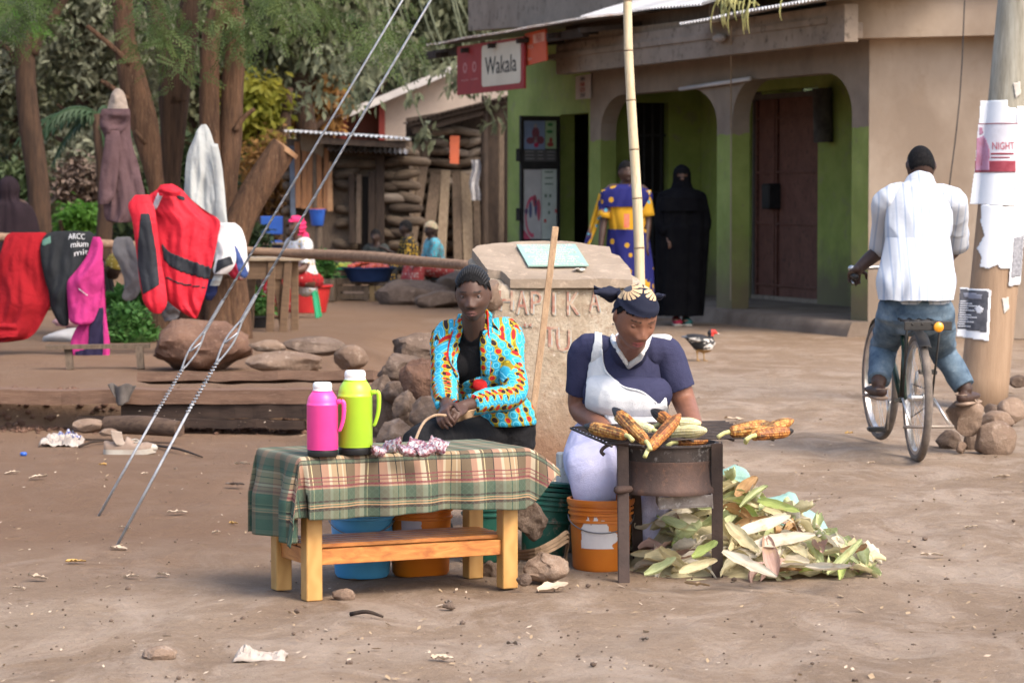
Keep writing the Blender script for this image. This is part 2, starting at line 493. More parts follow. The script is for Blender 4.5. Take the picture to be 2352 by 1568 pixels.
mb=MB();tE=tp[5]+.25
pl=[FW(-.05,.28,0),FW(tE,.28,0),FW(tE,VB,0),FW(-.05,VB,0)]
rs=random.Random(3)
nn=26
def pf(u,v):
 prof=[(.30,-.05),(.27,.06),(.245,.115),(.21,.14),(VB,.14)]
 o,z=prof[min(4,round(v*4))]
 return FW(lerp(-.12,tE,u),o+(.05*nz((u*18,v,2),1)if v<.6 else 0),z+(.015*nz((u*22,4,v*2),1)if 0 <v<.6 else 0))
mb.grid(pf,nn,4);mb.add([FW(-.12,.30,-.05),FW(-.12,.24,.12),FW(-.12,.21,.14),FW(-.12,VB,.14),FW(-.12,VB,-.05)],[(0,1,2,3,4)]);mb.build('plinth',mat('grey_step_cement',(.20,.155,.122),(.14,.105,.08),3,None,.93,.4,20),bld,smooth=True,angle=50)

dt0,dt1 =FA(1878,500,VB)[0],FA(1722,500,VB)[0];dz=FA(1800,205,VB)[1]
et0,et1 =FA(1548,500,VB)[0],FA(1416,500,VB)[0];ez=FA(1500,232,VB)[1]
def panel(mb,t0,t1,z0,z1,off,th=.2):mb.poly([FW(t0,off,z0),FW(t1,off,z0),FW(t1,off,z1),FW(t0,off,z1)],-ND*th)
mb=MB();tB=13.6
panel(mb,-.1,dt0,.0,ZT,VB);panel(mb,dt0,dt1,dz,ZT,VB);panel(mb,dt1,tp[5]+.24,.0,ZT,VB)
mb.build('rear_wall',MATS['green_wall'],bld)

te=tp[5]+.1
def off_at(px):
 a,b_=VB-.3,.3
 for _ in range(40):
  m_=(a+b_)/2
  if PXof(FW(te,m_,1.5))[0]>px:a=m_
  else:b_=m_
 return a
o1,o2 =off_at(1418),off_at(1535);oz=P(1480,236,FW(te,-.7,1).y).z
mb=MB()
for a,b_,z0,z1 in((-TH-.003,o1,.14,ZT),(o1,o2,oz,ZT),(o2,VB+.003,.14,ZT)):mb.poly([FW(te,a,z0),FW(te,b_,z0),FW(te,b_,z1),FW(te,a,z1)],UD*.15)
mb.build('end_wall',MATS['green_wall'],bld)
mb=MB();mb.poly([FW(te+.155,-TH-.01,.14),FW(te+.155,VB,.14),FW(te+.155,VB,ZT),FW(te+.155,-TH-.01,ZT)],UD*.03);mb.build('doorway_shade_sheet',DARK,bld)  # dark sheet behind the opening, shade put into its colour
mb=MB()
for k in range(6):mb.beam(FW(te+.1,lerp(o1,o2,(k+.5)/6),.14),FW(te+.1,lerp(o1,o2,(k+.5)/6),oz),.025,.025)
for z in(.6,1.4,2.1):mb.beam(FW(te+.1,o1,z),FW(te+.1,o2,z),.03,.03)
mb.build('window_grille',BLK,bld)
rib=[(-TH-.002,ZT-.02),(-TH-.002,2.45)]+[(-TH-.002-(abs(VB)-TH-.01)*(1-math.cos(a)),2.45-.0+.42*math.sin(a))for a in np.linspace(0,math.pi/2,8)]+[(VB+.004,2.87),(VB+.004,ZT-.02)]
for tt in((tp[2]+tp[3])/2-.1,):
 mb=MB();mb.poly([FW(tt,o,z)for o,z in rib],UD*.22);mb.build('arch_rib',CEM,bld)

mb=MB();mb.poly([FW(-.1,VB-.2,ZT),FW(tE,VB-.2,ZT),FW(tE,.52,ZT),FW(-.1,.52,ZT)],Vector((0,0,.06)));mb.build('ceiling_slab',CEM,bld)

fo=.5
fz0 =FA(1640,130,fo)[1];fz1 =FA(1640,52,fo)[1]
ft0 =FA(1940,60,fo)[0];ft1 =FA(1277,140,fo)[0]
mb=MB();mb.poly([FW(ft0,fo,fz0),FW(ft1,fo,fz0),FW(ft1,fo,fz1),FW(ft0,fo,fz1)],-ND*.14);mb.build('fascia_beam',CEM,bld)
mb=MB();mb.poly([FW(ft0+.1,fo-.142,fz0+.04),FW(ft1,fo-.142,fz0+.04),FW(ft1,fo-.142,ZT-.002),FW(ft0+.1,fo-.142,ZT-.002)]if fz0+.04 <ZT else[FW(ft0+.1,fo-.142,ZT+.07),FW(ft1,fo-.142,ZT+.07),FW(ft1,fo-.142,fz1-.05),FW(ft0+.1,fo-.142,fz1-.05)],-ND*.1);mb.build('fascia_backing',CEM,bld)

U2 =Vector((.914,-.407,0)).normalized();N2 =Vector((-.407,-.914,0)).normalized()
def W2(s,off,z):return C0+U2*s+N2*off+Vector((0,0,z))
mb=MB();mb.poly([W2(0.0,0,0),W2(6,0,0),W2(6,0,3.35),W2(0.0,0,3.35)],-N2*.25);mb.build('corner_wall',PLAS,bld)
f2 =W2(-.35,.22,0)
z20,z21 =2.865,3.27
mb=MB();mb.poly([W2(-.36,.24,z20),W2(6,.24,z20),W2(6,.24,z21),W2(-.36,.24,z21)],-N2*.24+N2*.004);mb.build('corner_fascia',PLAS,bld)
mb=MB();mb.poly([W2(-.6,.30,z21+.002),W2(6,.30,z21+.002),W2(6,-1.5,z21+.002),FW(1.0,-1.2,z21+.002)],Vector((0,0,.08)));mb.build('roof_slab',CEM,bld)
mb=MB();mb.poly([W2(-.3,.12,z21+.084),W2(6,.12,z21+.084),W2(6,.12,z21+.9),W2(-.3,.12,z21+.9)],-N2*.15);mb.build('parapet_wall',CEM,bld)

dr=MB();mid=lerp(dt0,dt1,.68)
STEEL=mat('brown_steel_door',(.110,.048,.036),(.150,.068,.050),5,None,.6,.15,40,.2,c3=(.045,.025,.022))
def door_leaf(t0,t1):
 mb=MB();panel(mb,t0,t1,.18,dz-.10,VB-.08,.04);o=mb.build('door',STEEL,bld);o['label']='dark brown steel door leaf'
 k=MB()
 for z in(.30,1.02,1.62,2.25):panel(k,t0+.03,t1-.03,z,z+.025,VB-.055,.02)
 for t in(t0+.006,t1-.046):panel(k,t,t+.04,.19,dz-.11,VB-.05,.026)
 k.build('door_rail',STEEL,o)
 return o
l1 =door_leaf(dt0+.04,mid-.01);l2 =door_leaf(mid+.01,dt1-.04)
mb=MB();mb.box(FW(mid,VB-.02,1.35),(.2,.2,.3),rotz(math.atan2(UD.y,UD.x)),.02);mb.box(FW(mid+.1,VB-.03,1.22),(.16,.1,.04),rotz(math.atan2(UD.y,UD.x)));mb.build('lock_box',BLK,l2)
mb=MB()
for a,bb,c_,d in((dt0,dt0+.04,0.14,dz),(dt1-.04,dt1,.14,dz),(dt0+.04,dt1-.04,dz-.10,dz-.04)):panel(mb,a,bb,c_,d,VB-.03,.1)
mb.build('door_frame',mat('grey_door_frame',(.11,.095,.085),(.08,.07,.06),5),bld)

SO=-.35
def tS(px):return FA(px,450,SO)[0]
s0,s1,s2,s3 =tp[5]+.08,tS(1352),tS(1286),tS(1166)
zd=FA(1310,262,SO)[1]
mb=MB();panel(mb,s1,s2,zd,3.6,SO);panel(mb,s2,s3,0,3.6,SO);panel(mb,s0,s1,0,3.6,SO)
sf=mb.build('shop_front_wall',MATS['green_wall'],bld)
mb=MB();panel(mb,tp[5]+.32,s3,0,3.5,SO-2.6,.05);mb.build('shop_interior',mat('painted_dim_interior',(.06,.055,.05),(.03,.028,.026),3),bld)  # dark paint stands in for the dimness inside the shop
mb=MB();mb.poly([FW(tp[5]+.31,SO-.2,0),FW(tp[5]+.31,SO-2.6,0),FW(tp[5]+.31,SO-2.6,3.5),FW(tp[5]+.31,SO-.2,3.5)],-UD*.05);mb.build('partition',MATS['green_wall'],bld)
mb=MB();mb.poly([FW(s3-.05,SO-2.6,3.62),FW(-.3,-5.5,3.62),FW(s3,-5.5,3.62),FW(s3,SO+.1,3.62),FW(tp[5]+.3,SO+.1,3.62),FW(tp[5]+.3,-.3,3.62),FW(-.3,-.3,3.62),FW(-.3,-5.4,3.62)],Vector((0,0,.08)));mb.build('unseen_shop_roof',CEM,bld)  # unseen roof slab, added to block daylight from above
mb=MB();panel(mb,-.3,s3,0,3.6,-5.5,.2);mb.build('unseen_back_wall',CEM,bld)  # unseen wall, added to block light from behind
mb=MB();panel(mb,s2+.25,s2+1.0,.1,2.0,SO-2.3,.3);panel(mb,s2+.1,s2+1.6,2.2,2.3,SO-2.3,.4);mb.build('shelving',DARKW,bld)
mb=MB();panel(mb,dt0,dt1,.05,.185,VB-.02,.2);mb.build('door_sill',CEM,bld)
mb=MB()
mb.poly([FW(s3+.01,SO-.2,0),FW(s3+.01,SO-3.5,0),FW(s3+.01,SO-3.5,3.6),FW(s3+.01,SO-.2,3.6)],-UD*.2);mb.build('side_wall',MATS['painted_dim_interior'],bld)  # wall coloured dark so the shop inside reads as unlit

mb=MB();panel(mb,lerp(s1,s2,.1),lerp(s1,s2,.55),.2,1.8,SO-.3,.15);mb.build('fridge',mat('dark_red_fridge',(.05,.008,.010),(.03,.008,.009),3),bld)

DD=C0.y+UD.y*s2
dl=P(1195,266,36.3);drr=P(1285,263,36.55)
dr0 =Vector((dl.x,dl.y,.12));dr1 =Vector((drr.x,drr.y,.12));dzt=dl.z
dx=(dr1-dr0).normalized();dn=dx.cross(Vector((0,0,1)))
if dn.y>0:dn=-dn
W=(dr1-dr0).length
door=MB();door.poly([dr0,dr1,dr1+Vector((0,0,dzt-.12)),dr0+Vector((0,0,dzt-.12))],-dn*.03)
od=door.build('door',mat('charcoal_door',(.040,.038,.040),(.028,.027,.028),6,None,.6),bld);od['label']='open charcoal door with posters in two panes'
def onD(u,z,o=.006):return dr0+dx*(u*W)+Vector((0,0,z-.12))+dn*o
mb=MB()
for u in(0.0,.93):mb.poly([onD(u,.12,.022),onD(u+.07,.12,.022),onD(u+.07,dzt,.022),onD(u,dzt,.022)],-dn*.02)
pz=[FA(1240,y,SO)[1]for y in(375,385,553,560)]
zz=[H+(449-y)/178.0 for y in(266,276,374,388,550,562)]
for a,bb in((zz[3],zz[2]),(zz[5],zz[4]),(dzt-.06,dzt)):mb.poly([onD(.07,a,.022),onD(.93,a,.022),onD(.93,bb,.022),onD(.07,bb,.022)],-dn*.02)
mb.build('door_frame',BLK,od)
def flat(mb,pts,n_,th=.002):mb.poly(pts,n_*th)
def poster(name,u0,u1,z0,z1,base,shapes,label):
 mb=MB();flat(mb,[onD(u0,z0),onD(u1,z0),onD(u1,z1),onD(u0,z1)],dn)
 o=mb.build(name,mat(name+str(u0)+str(z0),base,tuple(v*.85 for v in base),6,None,.6),bld);tag(o,label)
 for nm,col,ps in shapes:
  k=MB()
  for q in ps:flat(k,[onD(lerp(u0,u1,a),lerp(z0,z1,b_),.0095)for a,b_ in q],dn,.0015)
  k.build(nm,mat(nm+'_'+str(col),col,tuple(v*.8 for v in col),9,None,.6),o)['kind']='stuff'
def disc(cx,cy,rx,ry,k=14):return[(cx+rx*math.cos(2*math.pi*i/k),cy+ry*math.sin(2*math.pi*i/k))for i in range(k)]
rr=random.Random(5)
def lines(x0,x1,y0,y1,k):return[[(x0,y),(x1-rr.random()*.2*(x1-x0),y),(x1-rr.random()*.1*(x1-x0),y+.35*(y1-y0)/k),(x0,y+.35*(y1-y0)/k)]for y in np.linspace(y0,y1,k)]
poster('poster',.09,.62,zz[2]+.16,zz[1]-.02,(.20,.26,.42),[('rider_picture',(.20,.07,.10),[disc(.55,.55,.18,.22),disc(.3,.3,.2,.12),disc(.78,.32,.18,.14)]),('rider_detail',(.30,.27,.30),[disc(.55,.8,.08,.08),disc(.55,.35,.07,.16)]),('red_spot',(.42,.03,.09),[disc(.58,.16,.11,.09)])],'blue poster with a red rider picture')
poster('poster',.63,.91,zz[2]+.17,zz[1]-.02,(.30,.42,.26),[('leaf_picture',(.06,.20,.08),[disc(.45,.85,.25,.06),disc(.4,.6,.3,.06)]),('red_picture',(.32,.07,.06),[disc(.45,.15,.3,.08),disc(.5,.3,.15,.1)])],'narrow green poster')
poster('poster',.09,.91,zz[2]+.01,zz[2]+.155,(.10,.095,.10),[('print',(.26,.26,.27),lines(.04,.35,.2,.8,3)+lines(.42,.6,.2,.8,3)+lines(.72,.95,.2,.8,3))],'grey poster strip with small print')
poster('poster',.08,.53,zz[4]+.015,zz[3]-.015,(.46,.45,.46),[('pink_ring',(.55,.10,.17),[[(.5+.42*math.cos(a),.32+.30*math.sin(a))for a in np.linspace(.6,4.9,14)]+[(.5+.34*math.cos(a),.32+.24*math.sin(a))for a in np.linspace(4.9,.6,14)],[(0,0),(.4,0),(0,.14)]]),('phone_picture',(.10,.11,.22),[disc(.38,.42,.09,.12),disc(.68,.45,.07,.12),disc(.14,.40,.10,.04)]),('red_picture',(.42,.10,.14),[disc(.62,.55,.12,.09),disc(.85,.42,.1,.16)])],'white poster with a pink ring')
poster('poster',.54,.92,zz[4]+.01,zz[3]-.01,(.47,.52,.49),[('print',(.14,.20,.16),lines(.2,.8,.78,.95,3)+[[(x,y),(x+.14,y),(x+.14,y+.045),(x,y+.045)]for x,y in((.2,.6),(.5,.6),(.42,.48),(.42,.36))]),('red_print',(.5,.08,.08),[[(.15,.24),(.3,.24),(.3,.29),(.15,.29)],[(.88,.38),(1,.38),(1,.43),(.88,.43)]])],'pale green poster with small print')

mb=MB()
for z in(1.0,1.75):mb.box(dr0+Vector((-.03,0,z)),(.05,.05,.16))
mb.build('hinge',BLK,od)

# ------------------------------------------------------------------ tin roofs over the building
def tin_sheet(name,a,b_,depth,slope,m,parent,wave=.076,amp=.016,nu=None,th=.004):
 """corrugated sheet: front eave from a to b_, running back by depth"""
 a,b_=Vector(a),Vector(b_);d=(b_-a);L=d.length;d.normalize()
 bk=Vector((0,0,1)).cross(d);
 if bk.y<0:bk=-bk
 nu=nu or int(L/wave*6)
 mb=MB()
 rr=random.Random(int(abs(a.x)*1000));ph=rr.random()*9
 def f(u,v,o=0):
  q=a+d*(u*L)+bk*(v*depth+.03*nz((u*L*1.3+ph,0,0),1)*(1-v))
  q.z+=v*depth*slope+amp*math.sin(2*math.pi*u*L/wave)+.02*nz((u*L*.8+ph,v,0),1)+o
  return q
 mb.grid(lambda u,v:f(u,v),nu,3);mb.grid(lambda u,v:f(u,v,-th),nu,3)
 return mb.build(name,m,parent,smooth=True,fixn=False)
def fq(px,py,off):
 t,z=FA(px,py,off);return FW(t,off,z)
tin_sheet('awning_roof',fq(978,104,1.15),fq(1345,41,1.15),1.7,.12,TIN,bld)
tin_sheet('roof_sheet',fq(1560,55,.85),fq(1905,-8,.85),2.2,.12,TINW,bld)
tin_sheet('roof_sheet',fq(1332,40,.75),fq(1612,8,.6),.9,.3,TINW,bld)
mb=MB();mb.poly([FW(5.6,-.1,fz1+.25),FW(12.5,-.1,3.62),FW(12.5,-.1,6.2),FW(5.6,-.1,6.2)],-ND*.2);mb.build('upper_wall',CEM,bld)
mb=MB();mb.beam(fq(1305,92,.42),fq(1640,52,.42),.1,.10);mb.build('timber_plate',OLDW2,bld)
mb=MB();mb.beam(fq(1310,75,.30),fq(1640,24,.30),.12,.14);mb.build('timber_plate',OLDW,bld)
mb=MB();mb.beam(fq(985,128,.9),fq(1345,75,.9),.08,.10);mb.build('awning_beam',DARKW,bld)
mb=MB()
for k in range(6):
 q=lerp(fq(1000,118,1.1),fq(1330,60,1.1),k/5);mb.beam(q-Vector((0,0,.05)),q-ND*1.5+Vector((0,0,.1)),.05,.06)
mb.build('rafters',DARKW,bld)

mb=MB();mb.tube([fq(1562,205,.06),fq(1723,181,.06)],.022,10);o=mb.build('strip_light',mat('white_tube',(.55,.55,.58),(.5,.5,.52),5,None,.3),bld,smooth=True)
mb=MB();mb.ell(fq(1652,88,.56),(.14,.05,.045),rotz(math.atan2(UD.y,UD.x)));mb.build('lamp',mat('dull_lamp',(.36,.33,.31),(.25,.22,.2),8),bld,smooth=True)
mb=MB();mb.tube([FW(dt0-.35,VB+.10,1.95),FW(dt0-.35,VB+.12,2.55)],.11,12);mb.box(FW(dt0-.2,VB+.05,2.25),(.25,.05,.5),rotz(math.atan2(UD.y,UD.x)));mb.build('bracket_pipe',mat('grimy_metal',(.09,.08,.072),(.04,.036,.034),6),bld,smooth=True,angle=40)

# ------------------------------------------------------------------ signs on the building
def sign_plane(p0,p1,p2,p3,off):
 return[fq(*p0,off),fq(*p1,off),fq(*p2,off),fq(*p3,off)]
sg=sign_plane((1049,108),(1203,83),(1203,208),(1050,219),1.0)
org=sg[3];SX=(sg[2]-sg[3]);SX.z=0;SX.normalize();SN=SX.cross(Vector((0,0,1)))
if SN.dot(org)>0:SN=-SN
SW=(sg[2]-sg[3]).length;SH=(sg[0]-sg[3]).z
wk=thing('shop_sign',(sg[3]+sg[2])/2,'red hanging sign board with a cream panel reading Wakala under the tin awning','sign')
def onS(u,v,o=0):return org+SX*(u*SW)+Vector((0,0,v*SH))+SN*o
mb=MB();mb.poly([onS(0,0),onS(1,.0),onS(1,1),onS(0,1)],-SN*.03);mb.build('board',mat('red_sign',(.30,.030,.028),(.24,.025,.026),3,None,.55),wk)
mb=MB();rc=[]
for cx,cy,a0 in((.93,.18,-90),(.93,.87,0),(.42,.87,90),(.42,.18,180)):
 for k in range(6):a=R(a0+k*18);rc.append((cx+.03*math.cos(a),cy+.07*math.sin(a)))
mb.poly([onS(u,v,.002)for u,v in rc],SN*.003);mb.build('cream_panel',mat('cream_sign',(.60,.52,.40),(.54,.46,.35),3,None,.55),wk)
mb=MB();text_on(mb,'Wakala',onS(.675,.53,.006),SX,(0,0,1),SW*.46,SH*.36,.003);mb.build('lettering',mat('black_print',(.03,.028,.03),(.04,.04,.04),5),wk)
mb=MB()
for cu in(.13,.275):
 o_=disc(cu,.54,.032,.11,18);i_=disc(cu,.54,.016,.065,18)
 mb.add([onS(a,b_,.004)for a,b_ in o_+i_],[(k,(k+1)%18,18+(k+1)%18,18+k)for k in range(18)])
for s_,cu in(('m-pesa',.13),('m-pawa',.275)):text_on(mb,s_,onS(cu,.30,.004),SX,(0,0,1),SW*.11,SH*.055,.002)
mb.build('emblems',mat('pale_pink_print',(.50,.22,.20),(.42,.18,.17),5),wk)
sg=sign_plane((1205,78),(1253,66),(1255,139),(1206,152),.95)
o2 =thing('shop_sign',(sg[3]+sg[2])/2,'small orange notice board with pale lettering hung beside the Wakala sign','sign')
mb=MB();mb.poly(sg,-SN*.02);mb.build('board',mat('orange_sign',(.55,.085,.028),(.48,.075,.03),3,None,.5),o2)
def onQ(q,u,v,o=0):return q[3].lerp(q[2],u).lerp(q[0].lerp(q[1],u),v)+SN*o
mb=MB();mb.poly([onQ(sg,u,v,.002)for u,v in((.42,.62),(.95,.62),(.95,.9),(.42,.9))],SN*.002);mb.build('pale_label',mat('peach_print',(.60,.30,.22),(.52,.26,.19),5),o2)
mb=MB();text_on(mb,'TIGO',onQ(sg,.68,.76,.005),SX,(0,0,1),.2,.09,.002);mb.build('label_print',mat('orange_print',(.5,.10,.05),None,5),o2)
mb=MB();text_on(mb,'PESA',onQ(sg,.3,.55,.004),SX,(0,0,1),.2,.05,.002);text_on(mb,'hapa',onQ(sg,.25,.2,.004),SX,(0,0,1),.14,.04,.002);mb.build('lettering',MATS['peach_print'],o2)
sg=sign_plane((1322,176),(1356,170),(1356,226),(1322,229),.03)
o3 =thing('notice',(sg[3]+sg[2])/2,'small white notice with red and grey print on the end pier of the arcade','notice')
mb=MB();mb.poly(sg,-SN*.012);mb.build('board',mat('white_notice',(.42,.38,.36),(.36,.32,.3),5),o3)
for k,(c_,s_)in enumerate((((.12,.12,.15),'HAPA'),((.35,.04,.04),'DUKA'),((.35,.04,.04),'LETU'),((.12,.12,.15),'SAFI'))):
 mb=MB();text_on(mb,s_,onQ(sg,.5,.85-.23*k,.003),SX,(0,0,1),.16,.05,.002);mb.build('lettering',mat('notice_print%d' %k,c_,None,5),o3)

rr=random.Random(11);dp=thing('roof_plant',fq(1700,10,.9),'yellowing plant trailing over the edge of the pale tin roof','plant');DL=mat('yellow_dry_leaf',(.33,.30,.12),(.22,.22,.08),6)
for k in range(20):
 p0 =fq(1655+rr.random()*(90 if k<14 else 200),2+rr.random()*14-k*.3,.95);d=rr.random()*.26+.06;sx=rr.uniform(-.3,.3)
 pts=[p0,p0+UD*sx*.5+ND*.08+Vector((0,0,.03)),p0+UD*sx+ND*.12-Vector((0,0,d*.6)),p0+UD*sx*1.1+ND*.10-Vector((0,0,d))]
 lf=MB();lf.tube(pts,[.005,.009,.008,.002],4,sub=2);lf.build('leaf',DL,dp)
# ------------------------------------------------------------------ people
def g1(x,s):return math.exp(-(x/s)**2)
def g2(x,z,sx,sz):return math.exp(-(x/sx)**2-(z/sz)**2)
def head_shape(p,wide=1.0):
 x,y,z=p
 X,Y,Z=.074*x*wide,.094*y,.112*z
 X*=1-.25*smooth(-.2,-1.0,z)
 if y>0:Y*=1-.42*smooth(-.25,-.95,z)
 fr=smooth(.1,.7,-y)
 Y-=.016*smooth(-.35,-.85,z)*fr
 Y+=.006*smooth(.2,.7,z)*fr*0
 ax=abs(X);d=0
 d+=.0025*g2(ax-.028,Z-.029,.022,.009)
 d-=.0085*g2(ax-.031,Z-.009,.017,.011)
 d+=.021*smooth(.020,-.026,Z)*(1-smooth(-.031,-.041,Z))*g1(X,.0098+.008*smooth(0,-.03,Z))
 d+=.011*g2(ax-.017,Z+.030,.0085,.009)
 d-=.004*g2(ax-.008,Z+.037,.004,.003)
 d+=.0065*g2(X,Z+.062,.028,.018)
 d+=.0042*g2(X,Z+.0545,.020,.0045)+.0050*g2(X,Z+.0690,.018,.0055)-.006*g2(X,Z+.062,.023,.0024)
 d+=.007*g2(X,Z+.099,.020,.012)
 d+=.007*g2(ax-.045,Z+.022,.022,.024)
 return Vector((X,Y-d*fr,Z))
class Body:
 """collects the closed pieces of one figure; grow() fuses them to one continuous skin"""
 def __init__(s):s.mb=MB();s.bones={};s.heads=[]
 def limb(s,name,pts,rad,ref=None,seg=16,sub=4):
  s.mb.tube(pts,rad,seg,ref,True,True,False,sub)
  s.bones[name]=(catmull([tuple(p)for p in pts],sub),catmull([np.array((r,r)if not hasattr(r,'__len__')else r,float)for r in rad],sub)if len(pts)>2 else[np.array((r,r)if not hasattr(r,'__len__')else r,float)for r in rad])
 def head(s,c,M,k=1.0,sub=5,wide=1.0):
  s.hc,s.hM,s.hk=Vector(c),M,k
  bm=bmesh.new();bmesh.ops.create_icosphere(bm,subdivisions=sub,radius=1)
  s.mb.bm(bm,lambda p:s.hc+M@(head_shape(p,wide)*k))
  for sx in(-1,1):s.mb.ell(s.hc+M@(Vector((.0735*sx*wide,.012,-.002))*k),(.009*k,.017*k,.029*k),M@rotz(.35*sx),2)
 def hloc(s,v):return s.hM.transposed()@(Vector(v)-s.hc)/s.hk
 def hw(s,v):return s.hc+s.hM@(Vector(v)*s.hk)
 def hand(s,w,d,n,k=1.0,curl=.5,side=1,spread=.12):
  """hand at wrist w, pointing along d, palm normal n; fingers curl towards n"""
  d=Vector(d).normalized();n=Vector(n);n=(n-d*n.dot(d)).normalized();a=d.cross(n)*side
  w=Vector(w);s.bones['hand%d' %len(s.bones)]=([np.array(tuple(w+d*.022*k+(d*t+n*t*curl*.7)*k))for t in(0,.03,.06,.09,.12,.15)],[np.array((.034*k,.034*k))]*6)
  s.mb.tube([w-d*.02*k,w+d*.03*k,w+d*.085*k],[(.026*k,.019*k),(.038*k,.017*k),(.040*k,.014*k)],12,n,True,True,sub=3)
  for i,(off,L)in enumerate(((-.029,.072),(-.010,.082),(.010,.077),(.028,.060))):
   p=w+d*.082*k+a*off*k;dd=(d+a*off*spread*20*.3).normalized();pts=[p-dd*.015*k,p];ang=0
   for j,fr in enumerate((.45,.32,.23)):
    ang+=curl*(.6,.9,.7)[j]
    q=dd*math.cos(ang)+n*math.sin(ang);p=p+q*L*fr*k;pts.append(p)
   s.mb.tube(pts,[.0095*k,.0092*k,.0086*k,.0078*k,.0068*k],8,None,True,True)
  p=w+d*.025*k-a*.032*k;q=(d*.6-a*.75+n*.35).normalized()
  s.mb.tube([p+a*.015*k,p+q*.03*k,p+q*.03*k+(d*.85-a*.2+n*(.2+curl*.4)).normalized()*.042*k],[.013*k,.011*k,.008*k],8,None,True,True)
 def foot(s,an,d,k=1.0):
  d=Vector(d);d.z=0;d.normalize();an=Vector(an)
  base=an-Vector((0,0,.045*k));s.bones['foot%d' %len(s.bones)]=([np.array(tuple(base+d*t*k))for t in(-.05,0,.05,.1,.15)],[np.array((.045*k,.045*k))]*5)
  s.mb.tube([base-d*.055*k,base+d*.03*k,base+d*.11*k,base+d*.165*k],[(.033*k,.030*k),(.040*k,.034*k),(.046*k,.024*k),(.036*k,.015*k)],12,(0,0,1),True,True,sub=2)
 def grow(s,voxel,it=4):s.me=remesh(s.mb.v,s.mb.f,voxel,it);return s.me
 def near(s,p,names=None):
  """nearest bone: (name, t along 0..1, distance in bone radii)"""
  if not hasattr(s,'q'):
   s.q=np.concatenate([np.array(b_[0])for b_ in s.bones.values()]);s.r2 =np.concatenate([np.array([max(r)for r in b_[1]])for b_ in s.bones.values()])**2
   s.nm=[(nm,i/(len(b_[0])-1))for nm,b_ in s.bones.items()for i in range(len(b_[0]))];s.memo={}
  k=(round(p[0],5),round(p[1],5),round(p[2],5))
  if k not in s.memo:
   e=s.q-(p[0],p[1],p[2]);d2 =(e*e).sum(1)/s.r2;i=int(d2.argmin());s.memo[k]=(s.nm[i][0],s.nm[i][1],math.sqrt(d2[i]))
  return s.memo[k]
 def uv(s,me,seams=None):
  """cloth coordinates in metres: round the bone and along it"""
  ul=me.uv_layers.new(name='UVMap');cache={}
  def frame(nm):
   pts=[np.array(q)for q in s.bones[nm][0]];L=[0]
   for i in range(1,len(pts)):L.append(L[-1]+np.linalg.norm(pts[i]-pts[i-1]))
   pts=np.array(pts);ax=pts[-1]-pts[0];ax/=np.linalg.norm(ax);f=np.array((0,1.,.15));f-=ax*np.dot(f,ax);f/=np.linalg.norm(f)
   rm=float(np.mean([r.mean()for r in s.bones[nm][1]]))
   return pts,L,ax,f,np.cross(ax,f),rm
  fr={nm:frame(nm)for nm in s.bones}
  for poly in me.polygons:
   nm=s.near(poly.center)[0];pts,L,ax,f,g,rm=fr[nm]
   ref=None
   for li in poly.loop_indices:
    v=np.array(me.vertices[me.loops[li].vertex_index].co)
    e_=pts-v;i=int((e_*e_).sum(1).argmin());q=v-pts[i]
    al=L[i]+np.dot(q,ax);th=math.atan2(np.dot(q,g),np.dot(q,f))
    if ref is None:ref=th
    while th-ref>math.pi:th-=2*math.pi
    while th-ref<-math.pi:th+=2*math.pi
    ul.data[li].uv=(th*rm,al)if nm!='torso' or abs(ref)>1.9 else(np.dot(q,g)*1.15,al)
def face_matrix(fwd,tilt=0,roll=0):
 """axes of a head whose face points along fwd; tilt nods down"""
 f=Vector(fwd).normalized();y=-f;z=Vector((0,0,1));x=y.cross(z).normalized();z=x.cross(y)
 M=Matrix((x,y,z)).transposed()
 return M@Matrix.Rotation(tilt,3,'X')@Matrix.Rotation(roll,3,'Y')
def skin_cols(B,skin,lips,brow=(.012,.009,.008),hair=None,hl=None):
 def fn(co):
  p=B.hloc(co);c=skin
  if p.length<.16 and p.y<-.03:
   ax=abs(p.x)
   if abs(p.z+.062)<.0016 and ax<.025:return tuple(v*.35 for v in skin)
   if abs(p.z+.062)<.0125*(1-(p.x/.027)**2)and ax<.027:return lips
   if.013 <ax<.047 and abs(p.z-(.0315-.12*max(0,ax-.032)))<.0026:return brow
   if g2(ax-.008,p.z+.0375,.0045,.0035)>.5:return tuple(v*.3 for v in skin)  # nostril shading put into the skin colour
  if hair and p.length<.2 and hl(p):return hair
  return c
 return fn
